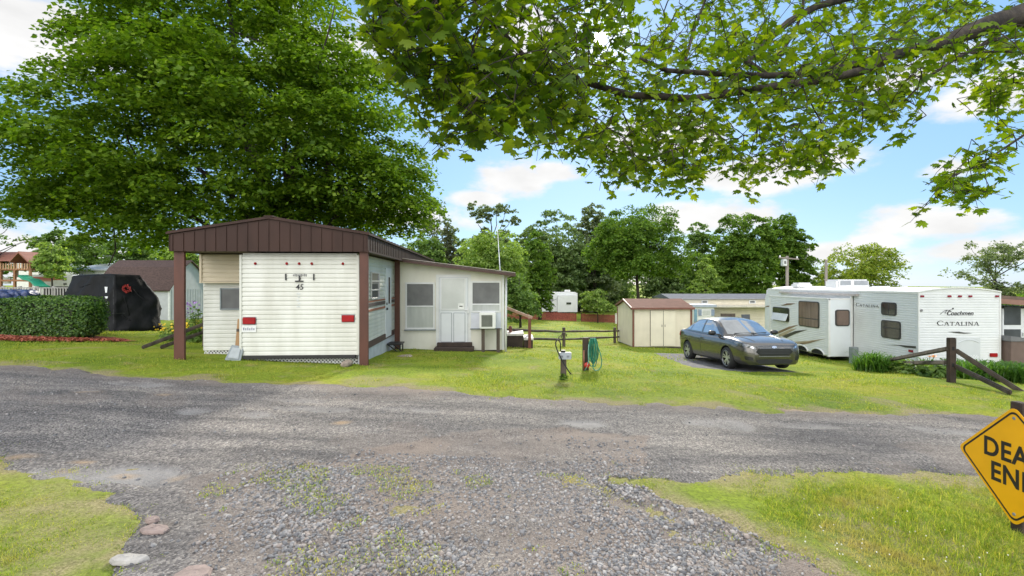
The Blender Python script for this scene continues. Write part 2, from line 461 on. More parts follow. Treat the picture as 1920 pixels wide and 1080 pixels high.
def ground_mat():
    m, nt, out = newmat('lawn_soil')
    N, L = nt.nodes.new, nt.links.new
    p = N('ShaderNodeBsdfPrincipled'); L(p.outputs[0], out.inputs[0]); p.inputs['Roughness'].default_value = .95; p.inputs['Specular IOR Level'].default_value = .1
    tc = N('ShaderNodeTexCoord')
    def noise(s, d=6, r=.6):
        n = N('ShaderNodeTexNoise'); L(tc.outputs['Object'], n.inputs['Vector']); n.inputs['Scale'].default_value = s; n.inputs['Detail'].default_value = d; n.inputs['Roughness'].default_value = r; return n.outputs[0]
    r1 = N('ShaderNodeValToRGB'); L(noise(.45), r1.inputs[0])
    e = r1.color_ramp.elements
    e[0].position = .32; e[0].color = (.115, .185, .02, 1); e[1].position = .7; e[1].color = (.31, .31, .05, 1)
    k = e.new(.5); k.color = (.20, .27, .03, 1)
    r2 = N('ShaderNodeValToRGB'); L(noise(22, 5, .7), r2.inputs[0])
    r2.color_ramp.elements[0].position = .3; r2.color_ramp.elements[0].color = (.45, .45, .4, 1)
    r2.color_ramp.elements[1].position = .72; r2.color_ramp.elements[1].color = (1.35, 1.3, 1.1, 1)
    mx = N('ShaderNodeMix'); mx.data_type = 'RGBA'; mx.blend_type = 'MULTIPLY'; mx.inputs['Factor'].default_value = 1
    L(r1.outputs[0], mx.inputs['A']); L(r2.outputs[0], mx.inputs['B'])
    # thin worn spots
    r3 = N('ShaderNodeMapRange'); L(noise(1.3, 6, .65), r3.inputs['Value']); r3.inputs['From Min'].default_value = .55; r3.inputs['From Max'].default_value = .72; r3.inputs['To Max'].default_value = .7
    at = N('ShaderNodeAttribute'); at.attribute_name = 'bare'
    mxm = N('ShaderNodeMath'); mxm.operation = 'MAXIMUM'; L(r3.outputs[0], mxm.inputs[0]); L(at.outputs['Fac'], mxm.inputs[1])
    m2 = N('ShaderNodeMix'); m2.data_type = 'RGBA'; L(mxm.outputs[0], m2.inputs['Factor']); L(mx.outputs['Result'], m2.inputs['A']); rsn = N('ShaderNodeValToRGB'); L(noise(55, 6, .75), rsn.inputs[0])
    rsn.color_ramp.elements[0].position = .34; rsn.color_ramp.elements[0].color = (.10, .085, .045, 1); rsn.color_ramp.elements[1].position = .66; rsn.color_ramp.elements[1].color = (.40, .33, .20, 1)
    L(rsn.outputs[0], m2.inputs['B'])
    L(m2.outputs['Result'], p.inputs['Base Color'])
    bu = N('ShaderNodeBump'); bu.inputs['Strength'].default_value = .6; bu.inputs['Distance'].default_value = .03; L(noise(40), bu.inputs['Height']); L(bu.outputs[0], p.inputs['Normal'])
    return m
def build_ground():
    xs = np.concatenate([np.linspace(-900, -60, 22), np.linspace(-55, -16, 40), np.arange(-15, -9, .25), np.arange(-9, 9, .07), np.arange(9, 16.01, .25), np.linspace(17, 55, 40), np.linspace(60, 900, 22)])
    ys = np.concatenate([np.linspace(-80, -4, 20), np.arange(-3, 1.5, .25), np.arange(1.5, 10, .07), np.arange(10, 30.01, .25), np.linspace(31, 100, 70), np.linspace(105, 1800, 40)])
    X, Y = grid(xs, ys); Z = G(X, Y)
    Z = Z + .02 * nz(X, Y, .8) * (np.abs(X) < 60)
    nearb = (np.abs(X) < 30) & (Y < 20) & (Y > -6)
    sd = lawn_sd(X, Y); Z = Z - np.where(Y < 30, np.clip(.5 - sd * 6, 0, 1) * .04, 0) + .008 * nz(X, Y, 6, 3) * nearb
    nx, ny = len(xs), len(ys)
    V = np.stack([X, Y, Z], -1).reshape(-1, 3)
    I = np.arange(nx * ny).reshape(ny, nx)
    F = np.stack([I[:-1, :-1], I[:-1, 1:], I[1:, 1:], I[1:, :-1]], -1).reshape(-1, 4)
    gme = np_mesh('ground', V, F)
    bare = np.where(Y < 13, np.clip(.85 - sd / .42 + .8 * nz(X, Y, 3.4, 2), 0, .85), 0) * (np.abs(X) < 30)
    bare = np.maximum(bare, np.where((Y > 2) & (Y < 9), np.clip(.9 * nz(X, Y, 2.1, 4) - .35, 0, .6), 0))
    bare = np.maximum(bare, np.where((Y > 1) & (Y < 6.2), np.clip(.28 + .5 * nz(X, Y, 3.0, 1), .05, .8), 0))
    at_ = gme.attributes.new('bare', 'FLOAT', 'POINT'); at_.data.foreach_set('value', np.ascontiguousarray(bare.ravel(), dtype=np.float32))
    o = link('ground', gme, ground_mat(), smooth=True)
    tag(o, kind='structure')
build_ground()

ELL = [(365, 771, 34, 7, 1), (262, 719, 62, 5, .8), (1090, 791, 62, 9, 1), (480, 779, 34, 6, .6), (590, 769, 80, 6, .55), (1345, 796, 75, 9, .7), (1500, 798, 70, 6, .5),
       (770, 771, 60, 4, .5), (215, 884, 130, 20, .95), (560, 752, 60, 4, .4), (800, 908, 55, 9, .6), (1780, 808, 60, 8, .6), (160, 734, 24, 4, .5)]
SAND = [(160, 867, 30, 5), (238, 886, 32, 6), (335, 889, 20, 7), (165, 735, 30, 3), (640, 795, 18, 4), (310, 740, 18, 2), (290, 980, 45, 6), (1500, 770, 90, 5), (1260, 752, 45, 4), (820, 725, 40, 3), (45, 858, 40, 6), (120, 880, 30, 5)]
def pix(x, y, z): return 960 + 900 * x / y, 530 - 900 * (z - EYE) / y
def ellmask(X, Y, lst, soft=.35):
    """weathered spots, laid on the ground where they lie"""
    out = np.zeros(X.shape)
    for e in lst:
        c = gp(e[0], e[1]); rx = e[2] / 900 * c.y
        ry = (gp(e[0], e[1] - e[3]).y - gp(e[0], e[1] + e[3]).y) / 2
        d = np.sqrt(((X - c.x) / rx) ** 2 + ((Y - c.y) / ry) ** 2) + .28 * nz(X, Y, 5, 1)
        out = np.maximum(out, (e[4] if len(e) > 4 else 1) * np.clip((1.05 - d) / soft, 0, 1))
    return out
APRON = [gp(*p) for p in ((330, 905), (520, 880), (690, 842), (860, 815), (1060, 800), (1230, 815), (1200, 870), (1110, 902), (1210, 925), (1300, 955), (1400, 1010), (1560, 1085))]
APRONP = [(p.x, p.y) for p in APRON] + [(1.3, .5), (-1.2, .5), (-1.3, 2.4)]
def apron(X, Y): return inpoly(X + .15 * nz(X, Y, 2.2, 3), Y + .15 * nz(X, Y, 2.2, 4), APRONP)
def road_mat():
    m, nt, out = newmat('worn_gravel_asphalt')
    N, L = nt.nodes.new, nt.links.new
    p = N('ShaderNodeBsdfPrincipled'); L(p.outputs[0], out.inputs[0]); p.inputs['Roughness'].default_value = .88; p.inputs['Specular IOR Level'].default_value = .3
    tc = N('ShaderNodeTexCoord')
    def noise(s, d=6, r=.6):
        n = N('ShaderNodeTexNoise'); L(tc.outputs['Object'], n.inputs['Vector']); n.inputs['Scale'].default_value = s; n.inputs['Detail'].default_value = d; n.inputs['Roughness'].default_value = r; return n.outputs[0]
    def attr(a):
        n = N('ShaderNodeAttribute'); n.attribute_name = a; return n.outputs['Fac']
    def mixc(f, A, B, bl='MIX'):
        x = N('ShaderNodeMix'); x.data_type = 'RGBA'; x.blend_type = bl
        for s, v in (('Factor', f), ('A', A), ('B', B)):
            if isinstance(v, tuple): x.inputs[s].default_value = (*v, 1)
            elif isinstance(v, (int, float)): x.inputs[s].default_value = v
            else: L(v, x.inputs[s])
        return x.outputs['Result']
    # the crushed-stone surface: cells of differing greys
    vo = N('ShaderNodeTexVoronoi'); L(tc.outputs['Object'], vo.inputs['Vector']); vo.inputs['Scale'].default_value = 62
    r0 = N('ShaderNodeValToRGB'); L(vo.outputs['Color'], r0.inputs[0])
    e = r0.color_ramp.elements; e[0].position = .1; e[0].color = (.085, .082, .086, 1); e[1].position = .95; e[1].color = (.34, .33, .32, 1)
    k = e.new(.55); k.color = (.18, .174, .175, 1)
    rb = N('ShaderNodeValToRGB'); L(noise(.55, 7), rb.inputs[0])
    rb.color_ramp.elements[0].position = .3; rb.color_ramp.elements[0].color = (.72, .73, .78, 1); rb.color_ramp.elements[1].position = .7; rb.color_ramp.elements[1].color = (1.25, 1.22, 1.18, 1)
    c = mixc(1.0, r0.outputs[0], rb.outputs[0], 'MULTIPLY')
    ms = N('ShaderNodeMapping'); L(tc.outputs['Object'], ms.inputs[0]); ms.inputs['Scale'].default_value = (.22, 1.5, 1)
    ns = N('ShaderNodeTexNoise'); L(ms.outputs[0], ns.inputs['Vector']); ns.inputs['Scale'].default_value = 1.6; ns.inputs['Detail'].default_value = 7; ns.inputs['Roughness'].default_value = .65
    rs = N('ShaderNodeValToRGB'); L(ns.outputs[0], rs.inputs[0])
    rs.color_ramp.elements[0].position = .36; rs.color_ramp.elements[0].color = (.56, .545, .54, 1); rs.color_ramp.elements[1].position = .62; rs.color_ramp.elements[1].color = (1.26, 1.20, 1.11, 1)
    c = mixc(1.0, c, rs.outputs[0], 'MULTIPLY')
    c = mixc(attr('dirt'), c, mixc(noise(30, 4), (.15, .118, .098), (.31, .255, .22)))
    c = mixc(attr('pale'), c, mixc(noise(12, 7, .7), (.20, .195, .195), (.36, .345, .335)))
    c = mixc(attr('sand'), c, mixc(noise(14, 6), (.34, .22, .12), (.44, .33, .21)))
    L(c, p.inputs['Base Color'])
    b1 = N('ShaderNodeBump'); b1.inputs['Strength'].default_value = .8; b1.inputs['Distance'].default_value = .02
    L(vo.outputs['Distance'], b1.inputs['Height']); b1.invert = True
    b2 = N('ShaderNodeBump'); b2.inputs['Strength'].default_value = .5; b2.inputs['Distance'].default_value = .02
    L(noise(26, 6, .7), b2.inputs['Height']); L(b1.outputs[0], b2.inputs['Normal'])
    L(b2.outputs[0], p.inputs['Normal'])
    return m
ROADM = road_mat()
def road_z(X, Y):
    z = G(X, Y) + .02 * nz(X, Y, .8) + .006 + .010 * nz(X, Y, 3.5, 1) + .006 * nz(X, Y, 11, 2)
    ap = np.clip(sdist(X + .10 * nz(X, Y, 4, 3), Y + .10 * nz(X, Y, 4, 4), APRONP) / .10, 0, 1) * .028
    return z - .035 * ellmask(X, Y, ELL, .16) - ap
def build_road():
    xs = np.concatenate([np.linspace(-60, -9, 120), np.arange(-8.9, 8.91, .055), np.linspace(9, 60, 120)])
    ys = np.concatenate([np.linspace(-6, 1.5, 40), np.arange(1.55, 10.3, .05), np.linspace(10.4, 14, 30)])
    X, Y = grid(xs, ys)
    Z = road_z(X, Y)
    nx, ny = len(xs), len(ys)
    sd = lawn_sd(X, Y); keep = (sd < .3) & (Y < 12.5)
    Z = Z - np.clip(sd + .02, 0, .4) * .22
    pad = inpoly(X, Y, PADP)
    I = np.arange(nx * ny).reshape(ny, nx)
    F = np.stack([I[:-1, :-1], I[:-1, 1:], I[1:, 1:], I[1:, :-1]], -1).reshape(-1, 4)
    kf = keep.ravel()[F].sum(1) >= 1
    F = F[kf]
    V = np.stack([X, Y, Z], -1).reshape(-1, 3)
    used = np.unique(F); mp_ = np.full(len(V), -1); mp_[used] = np.arange(len(used))
    me = np_mesh('road', V[used], mp_[F])
    ap = apron(X, Y).astype(float)
    dirt = np.clip(ap * (.55 + .5 * nz(X, Y, 1.6, 2)) + .22 * (nz(X, Y, 1.0, 4) > .55), 0, .9)
    edge = np.clip(1 - np.abs(Y - yfar(X)) / .55, 0, 1)
    dirt = np.clip(dirt + edge * (.45 + .4 * nz(X, Y, 3, 3)), 0, .92)
    for nm, A in (('dirt', dirt), ('pale', ellmask(X, Y, ELL, .16) * np.clip(.72 + .4 * nz(X, Y, 7, 3), .2, .9)), ('sand', ellmask(X, Y, SAND, .7) * np.clip(.5 + .5 * nz(X, Y, 6, 1), .1, .8))):
        a = me.attributes.new(nm, 'FLOAT', 'POINT'); a.data.foreach_set('value', np.ascontiguousarray(A.ravel()[used], dtype=np.float32))
    o = link('road', me, ROADM, smooth=True)
    tag(o, kind='structure')
    # the short dark parking strip under the car
    xs = np.arange(4.8, 9.0, .08); ys = np.arange(13, 19, .08); X, Y = grid(xs, ys)
    sp = sdist(X, Y, PADP); kk = sp > -.3; nx, ny = len(xs), len(ys)
    I = np.arange(nx * ny).reshape(ny, nx)
    F = np.stack([I[:-1, :-1], I[:-1, 1:], I[1:, 1:], I[1:, :-1]], -1).reshape(-1, 4); F = F[kk.ravel()[F].sum(1) >= 2]
    V = np.stack([X, Y, G(X, Y) + .02 * nz(X, Y, .8) + .012 - np.clip(-sp, 0, .4) * .22], -1).reshape(-1, 3)
    used = np.unique(F); mp_ = np.full(len(V), -1); mp_[used] = np.arange(len(used))
    o = link('parking_strip', np_mesh('parking_strip', V[used], mp_[F]), M('dark_asphalt', (.10, .10, .108), .9, .3, 5, .7, 90), smooth=True)
    tag(o, kind='structure')
build_road()

def rnd_in(rng, n, x0, x1, y0, y1): return rng.uniform(x0, x1, n), rng.uniform(y0, y1, n)
_ico = None
def ico():
    global _ico
    if _ico is None:
        bm = bmesh.new(); bmesh.ops.create_icosphere(bm, subdivisions=1, radius=1)
        _ico = (np.array([v.co[:] for v in bm.verts]), np.array([[v.index for v in f.verts] for f in bm.faces])); bm.free()
    return _ico
def build_stones():
    rng = np.random.RandomState(3)
    iv, jf = ico()
    def batch(n, x0, x1, y0, y1, s0, s1, dens, name, mat, sel):
        x, y = rnd_in(rng, n, x0, x1, y0, y1)
        k = (rng.rand(n) < dens(x, y)) & sel(x, y)
        x, y = x[k], y[k]; n = len(x)
        s = s0 * (s1 / s0) ** (rng.rand(n) ** 2.0)
        Z = road_z(x, y)
        th = rng.uniform(0, 6.28, (n, 1)); A = rng.uniform(.6, 1.25, (n, 3)); A[:, 2] *= .68
        v = iv[None] * A[:, None] * s[:, None, None]
        v = v * (1 + rng.uniform(-.22, .22, (n, len(iv), 1)))
        tx = rng.normal(0, .5, (n, 1)); 
        vy = v[..., 1] * np.cos(tx) - v[..., 2] * np.sin(tx); vz = v[..., 1] * np.sin(tx) + v[..., 2] * np.cos(tx)
        vx = v[..., 0] * np.cos(th) - vy * np.sin(th); vy2 = v[..., 0] * np.sin(th) + vy * np.cos(th)
        V = np.stack([vx + x[:, None], vy2 + y[:, None], vz + (Z + s * .12)[:, None]], -1).reshape(-1, 3)
        F = (jf[None] + (np.arange(n) * len(iv))[:, None, None]).reshape(-1, 3)
        return V, F
    sel = lambda x, y: ~lawn(x, y, .3) & (y < yfar(x))
    d1 = lambda x, y: np.where(apron(x, y), np.clip(.5 + .9 * nz(x, y, 1.3, 1), .10, 1), .05)
    d2 = lambda x, y: np.where(apron(x, y), .5, .28 + .22 * nz(x, y, 1.2, 2))
    parts = [batch(64000, -2.7, 2.9, 1.5, 5.0, .0035, .019, d1, 'a', None, sel), batch(14000, -9, 9, 3.6, 8.4, .006, .018, d2, 'b', None, sel),
             batch(1500, -.2, 1.5, 4.3, 5.8, .006, .022, lambda x, y: np.clip(.5 + nz(x, y, 2, 4), 0, 1), 'c', None, sel)]
    cen = [gp(*p) for p in ((600, 960), (720, 1000), (830, 1060), (560, 900), (640, 1060), (1250, 960), (1330, 1020), (1230, 1060), (1180, 920))]
    def heap(x, y):
        d = np.min([np.hypot((x - c.x) / .42, (y - c.y) / .40) for c in cen], 0)
        return np.clip(1.25 - d + .5 * nz(x, y, 3, 1), 0, 1)
    parts.append(batch(30000, -2.4, 2.2, 1.6, 4.6, .009, .024, heap, 'd', None, sel))
    Vs = []; Fs = []; b = 0
    for V, F in parts:
        Vs.append(V); Fs.append(F + b); b += len(V)
    m, nt, out = newmat('crushed_stone')
    N, L = nt.nodes.new, nt.links.new
    p = N('ShaderNodeBsdfPrincipled'); L(p.outputs[0], out.inputs[0]); p.inputs['Roughness'].default_value = .8
    ge = N('ShaderNodeNewGeometry'); ra = N('ShaderNodeValToRGB'); L(ge.outputs['Random Per Island'], ra.inputs[0])
    e = ra.color_ramp.elements; e[0].color = (.10, .10, .108, 1); e[1].color = (.38, .37, .365, 1)
    for q, c in ((.3, (.165, .165, .172, 1)), (.6, (.235, .23, .235, 1)), (.8, (.27, .225, .20, 1))):
        k = e.new(q); k.color = c
    L(ra.outputs[0], p.inputs['Base Color'])
    o = link('gravel_stones', np_mesh('gravel_stones', np.concatenate(Vs), np.concatenate(Fs)), m)
    tag(o, kind='stuff', label='loose grey crushed stone scattered over the worn road and drive', cat='gravel')
build_stones()

def blades(rng, x, y, h, w, lean, zoff=0.):
    n = len(x); z = G(x, y) + .02 * nz(x, y, .8) - .012 + zoff
    a = rng.uniform(0, 6.28, n); b = rng.uniform(0, 6.28, n)
    dx, dy = np.cos(a) * w, np.sin(a) * w
    l = lean * h * rng.rand(n); lx, ly = np.cos(b) * l, np.sin(b) * l
    p0 = np.stack([x - dx, y - dy, z], -1); p1 = np.stack([x + dx, y + dy, z], -1)
    q0 = np.stack([x - dx * .7 + lx * .4, y - dy * .7 + ly * .4, z + h * .6], -1); q1 = np.stack([x + dx * .7 + lx * .4, y + dy * .7 + ly * .4, z + h * .6], -1)
    t = np.stack([x + lx * 1.2, y + ly * 1.2, z + h * (1 - .25 * l / np.maximum(h, 1e-3))], -1)
    V = np.stack([p0, p1, q0, q1, t], 1).reshape(-1, 3)
    i = np.arange(n)[:, None] * 5
    F = np.concatenate([i + np.array([[0, 1, 3]]), i + np.array([[0, 3, 2]]), i + np.array([[2, 3, 4]])], 0)
    return V, F
def build_grass():
    rng = np.random.RandomState(11)
    Vs = []; Fs = []; b = 0
    def add(x, y, h, w, lean):
        nonlocal b
        V, F = blades(rng, x, y, h, w, lean); Vs.append(V); Fs.append(F + b); b += len(V)
    zones = [  # tufts, x0,x1,y0,y1, blades per tuft, tuft radius, h0,h1, w
        (19000, -5.5, -.9, 1.6, 5.0, 11, .03, .018, .06, .0019),
        (31000, .6, 6.4, 1.6, 5.3, 11, .03, .018, .065, .0019),
        (15000, -11, 12, 7.0, 10.5, 7, .04, .025, .075, .0032),
        (11000, -14, 15, 10.5, 16, 6, .05, .03, .075, .005),
        (42000, -18, 18, 16, 27, 1, 0, .035, .075, .011),
        (16000, -30, 30, 27, 62, 1, 0, .05, .1, .03)]
    for n, x0, x1, y0, y1, per, tr, h0, h1, w in zones:
        x, y = rnd_in(rng, n, x0, x1, y0, y1)
        sd = lawn_sd(x, y, .2) if y0 < 16 else np.full(n, 1.)
        edge = np.clip((sd + .22) / .85, 0, 1) ** 1.15
        k = (np.abs(x) < y * 1.25 + 1)
        thin = np.clip(.82 + .6 * nz(x, y, 1.7, 2), .10, 1) * edge
        k &= rng.rand(n) < thin
        k &= ~((x > -7.2) & (x < -3.2) & (y > 10.45) & (y < 22)) & ~((x > -3.6) & (x < -.2) & (y > 14.4) & (y < 20)) & ~((x > 5.6) & (x < 8.2) & (y > 22) & (y < 25.3)) & ~((x > 11.9) & (y > 15.1) & (y < 24.2))
        x, y, edge = x[k], y[k], edge[k]
        hs = (h0 + (h1 - h0) * rng.rand(len(x)) ** 1.7) * np.clip(1 + .55 * nz(x, y, 1.1, 3), .4, 1.8) * (.5 + .5 * edge)
        if per > 1:
            m = rng.poisson(per, len(x)); ci = np.repeat(np.arange(len(x)), m)
            x = x[ci] + rng.normal(0, tr, len(ci)); y = y[ci] + rng.normal(0, tr, len(ci)); hs = hs[ci] * rng.uniform(.45, 1.15, len(ci))
        add(x, y, hs, w * rng.uniform(.7, 1.4, len(x)), 1.3)
    # weeds that come up through the drive
    x, y = rnd_in(rng, 26000, -2.6, 2.2, 1.7, 4.6)
    q = nz(x, y, 2.3, 1) + .6 * nz(x, y, 7, 2) + np.where(x < .5, .35, -.4)
    k = ~lawn(x, y, .2) & (q > .62)
    x, y = x[k], y[k]
    V, F = blades(rng, x, y, rng.uniform(.008, .024, len(x)), .0035, 1.6, .01)
    Vs.append(V); Fs.append(F + b); b += len(V)
    gm = leafmat('grass_blade', (.10, .20, .020), (.26, .345, .042), (.49, .47, .11), trans=.55, gloss=.03, tcol=(1.25, 1.2, .5), patch=(1.3, .50, .68, (.42, .37, .14)))
    o = link('grass', np_mesh('grass', np.concatenate(Vs), np.concatenate(Fs)), gm)
    tag(o, kind='stuff', label='short sunlit yellow green lawn grass', cat='grass')
build_grass()
def build_clover():
    rng = np.random.RandomState(19); x, y = rnd_in(rng, 2600, 1.2, 6, 2.2, 5.2); d = np.clip(nz(x, y, 1.3, 2) + .1, 0, 1)
    k = (lawn_sd(x, y, .2) > .15) & (rng.rand(len(x)) < d * .16); x, y = x[k], y[k]
    iv, jf = ico(); s = rng.uniform(.004, .006, len(x))
    V = iv[None] * s[:, None, None] + np.stack([x, y, G(x, y) + .02 * nz(x, y, .8) + rng.uniform(.035, .055, len(x))], -1)[:, None]
    F = (jf[None] + (np.arange(len(x)) * len(iv))[:, None, None]).reshape(-1, 3)
    o = link('clover_heads', np_mesh('clover_heads', V.reshape(-1, 3), F), M('clover_white', (.62, .62, .55), .8))
    tag(o, 'tiny white clover heads scattered in the grass at the right', 'clover', kind='stuff')
build_clover()

# ------------------------------------------------------------------ trees
def unit(v): return v / np.maximum(np.linalg.norm(v, axis=-1, keepdims=True), 1e-9)
def leaf_quads(P, size, rng, tilt=.55, out=None, outw=.5):
    """one folded four-cornered leaf spray at each point"""
    n = len(P)
    nrm = np.array([0, 0, 1.]) + rng.normal(0, tilt, (n, 3))
    if out is not None: nrm = nrm + out * outw
    nrm = unit(nrm)
    t = unit(np.cross(nrm, rng.normal(0, 1, (n, 3)))); b = np.cross(nrm, t)
    s = (size * rng.uniform(.65, 1.35, n))[:, None]
    V = np.stack([P - t * s * .5, P + b * s * .42 - nrm * s * .10 + t * s * .06, P + t * s * .55 - nrm * s * .05, P - b * s * .42 - nrm * s * .10 + t * s * .06], 1).reshape(-1, 3)
    F = np.arange(n * 4).reshape(n, 4)
    return V, F
def crown_points(rng, lobes, n_clump, per, cr, flat=.45, inner=.25):
    """clumps of leaves spread through and over a set of ellipsoid lobes"""
    L = np.array(lobes, float); vol = (L[:, 3] * L[:, 4] * L[:, 5]) ** .67; pr = vol / vol.sum()
    idx = rng.choice(len(L), n_clump, p=pr)
    d = unit(rng.normal(0, 1, (n_clump, 3)))
    r = np.where(rng.rand(n_clump) < inner, rng.uniform(.3, .8, n_clump), rng.uniform(.8, 1.04, n_clump))
    C = L[idx, :3] + d * L[idx, 3:] * r[:, None]
    k = rng.poisson(per, n_clump)
    ci = np.repeat(np.arange(n_clump), k)
    o = rng.normal(0, 1, (len(ci), 3)); o = unit(o); o[:, 2] = np.abs(o[:, 2]) - .25 * rng.rand(len(ci))      # each clump is a dome of leaves
    o = o * rng.uniform(.55, 1.12, (len(ci), 1)) * 1.25
    sc = cr * rng.uniform(.6, 1.35, n_clump)
    o = o * sc[ci, None]; o[:, 2] *= flat
    # clumps droop away from the crown's middle
    od = d[ci]; hr = np.linalg.norm(o[:, :2], axis=1)
    o[:, 2] -= .22 * hr + .35 * (o[:, 0] * od[:, 0] + o[:, 1] * od[:, 1]) * .6
    dn_ = unit(o + 1e-6); od = unit(od * .5 + dn_ * .9)
    return C[ci] + o, od, C
def limb(mb, a, b, r0, r1, rng, sag=.0, n=7, wob=.06):
    a, b = Vector(a), Vector(b); Ld = (b - a).length; pts = []
    for i in range(n):
        t = i / (n - 1); p = a.lerp(b, t)
        p.z += math.sin(t * math.pi) * sag * Ld
        if 0 < i < n - 1: p += Vector(rng.normal(0, wob * Ld / 3, 3))
        pts.append(p)
    mb.tube(pts, [r0 + (r1 - r0) * i / (n - 1) for i in range(n)], 7)
    return pts
def make_tree(name, label, base, lobes, leaf, n_clump, per, cr, mat, trunk_r, seed, group=None, cat='tree', fork=.35, limbs=9, flat=.5, tilt=.6, trunks=None, world_lobes=False, inner=.25, tiny=False, outw=.4):
    rng = np.random.RandomState(seed)
    bx, by = base; bz = g(bx, by)
    t = thing(name, label, cat, (bx, by, bz - .05), 0, group)
    lo = np.array(lobes, float)
    if world_lobes: lo[:, :3] -= np.array([bx, by, bz])
    P, od, C = crown_points(rng, lo, n_clump, per, cr, flat, inner)
    keep = P[:, 2] > .15
    P, od = P[keep], od[keep]
    V, F = leaf_quads(P, leaf, rng, tilt, od, outw)
    link('crown', np_mesh('crown', V, F), mat, t)
    mb = MB(); cz = float((lo[:, 2] * lo[:, 3]).sum() / lo[:, 3].sum()); top = float((lo[:, 2] + lo[:, 5]).max()); low = float((lo[:, 2] - lo[:, 5]).min())
    cx = float(lo[:, 0].mean()); cy = float(lo[:, 1].mean())
    fk = max(low + (cz - low) * fork, .4)
    trunk = [Vector((0, 0, -.15)), Vector((rng.normal(0, .05), 0, fk * .5)), Vector((cx * .25, cy * .25, fk)), Vector((cx * .7, cy * .7, cz)), Vector((cx, cy, top * .9))]
    mb.tube(trunk, [trunk_r * 1.25, trunk_r, trunk_r * .82, trunk_r * .4, trunk_r * .05], 9)
    for k in range(limbs):
        c = C[rng.randint(len(C))]; s0 = trunk[2].lerp(trunk[3], rng.rand() * .9)
        limb(mb, s0, Vector(c), trunk_r * .42, trunk_r * .07, rng, .05)
    mb.build('trunk', BARK, t, True)
    return t
LM_MAPLE = leafmat('maple_leaf', (.058, .114, .011), (.108, .190, .016), (.20, .285, .028), trans=.45, gloss=.02, tcol=(1.35, 1.5, .5))
LM_NEAR = leafmat('near_maple_leaf', (.055, .115, .011), (.115, .195, .015), (.21, .285, .024), trans=.62, gloss=.04, tcol=(1.7, 1.6, .3))
LM_DARK = leafmat('dark_leaf', (.058, .118, .018), (.10, .182, .026), (.175, .265, .04), trans=.44, gloss=.02)
LM_MID = leafmat('mid_leaf', (.075, .140, .035), (.13, .215, .048), (.20, .29, .07), trans=.45, gloss=.04)
LM_PALE = leafmat('pale_leaf', (.14, .22, .055), (.23, .33, .08), (.34, .43, .12), trans=.48, gloss=.03)
LM_YEL = leafmat('yellow_leaf', (.14, .20, .030), (.22, .285, .045), (.33, .36, .06), trans=.48, gloss=.03)
LM_GREY = leafmat('greyish_leaf', (.11, .15, .075), (.165, .21, .105), (.24, .28, .15), trans=.42, gloss=.03)
LM_WOOD = leafmat('hazy_wood_leaf', (.09, .145, .055), (.145, .215, .075), (.22, .29, .11), trans=.42, gloss=.03)  # paler and greyer: distance haze put into the leaf colour
LM_OLIVE = leafmat('olive_needle', (.065, .085, .04), (.10, .115, .058), (.14, .145, .08), trans=.35, gloss=.03)
LM_HEDGE = leafmat('hedge_leaf', (.03, .08, .012), (.065, .145, .018), (.15, .26, .034), trans=.38, gloss=.08)
LM_LILY = leafmat('lily_blade', (.055, .14, .02), (.09, .20, .03), (.15, .26, .045), trans=.45, gloss=.08)

def px_lobe(px, py, Y, rx, ry, depth):
    """a crown lobe whose middle lies at distance Y; rx, ry in photograph pixels"""
    c = P3(px, py, Y); k = Y / 900
    return (c.x, c.y, c.z, rx * k, depth, ry * k)

# the big maple behind the white trailer
MX, MY = -9.3, 20.5
lob = [px_lobe(430, 60, 20.5, 235, 190, 5.5), px_lobe(430, 250, 19.5, 300, 170, 6.5), px_lobe(200, 260, 20, 165, 120, 4.5), px_lobe(125, 300, 21, 100, 80, 3.5), px_lobe(655, 300, 20.5, 150, 135, 5),
       px_lobe(625, 170, 21, 110, 120, 4.5), px_lobe(310, 110, 20.5, 120, 120, 4.5), px_lobe(470, -70, 21, 150, 120, 4.5), px_lobe(350, 390, 20, 200, 75, 4), px_lobe(150, 385, 20.5, 100, 50, 3), px_lobe(740, 370, 21, 75, 80, 3), px_lobe(300, 455, 21, 110, 28, 2.5), px_lobe(600, 400, 22.5, 130, 60, 3.5)]
mt = make_tree('maple_tree', 'huge dense dark green maple towering behind the white trailer with the brown roof', (MX, MY), [(a, b_, c, rx * .88, ry * .9, rz * .92) for a, b_, c, rx, ry, rz in lob], .155, 980, 205, .80, LM_MAPLE, .42, 21, limbs=0, flat=.62, tilt=.45, world_lobes=True, inner=.3)
def maple_limbs():
    rng = np.random.RandomState(8); mb = MB(); z0 = g(MX, MY)
    o = Vector((MX, MY, z0))
    for px, py, Y, r in ((640, 250, 20.5, .24), (610, 400, 20.6, .0), (440, 230, 19.6, .18), (300, 250, 20, .16), (560, 120, 20.5, .2), (180, 300, 20.5, .12), (690, 330, 20.8, .16), (520, 20, 20.5, .16)):
        if r == 0: continue
        b = P3(px, py, Y) - o; s = Vector((rng.normal(0, .1), 0, 2.2 + rng.rand()))
        pts = limb(mb, s, b, r, r * .3, rng, .04, 8, .05)
        for q in range(3):
            e = pts[-1] + Vector(rng.normal(0, 1.8, 3)); limb(mb, pts[4 + q], e, r * .35, .02, rng, 0, 6, .06)
    mb.build('limb', BARK, mt, True)
maple_limbs()

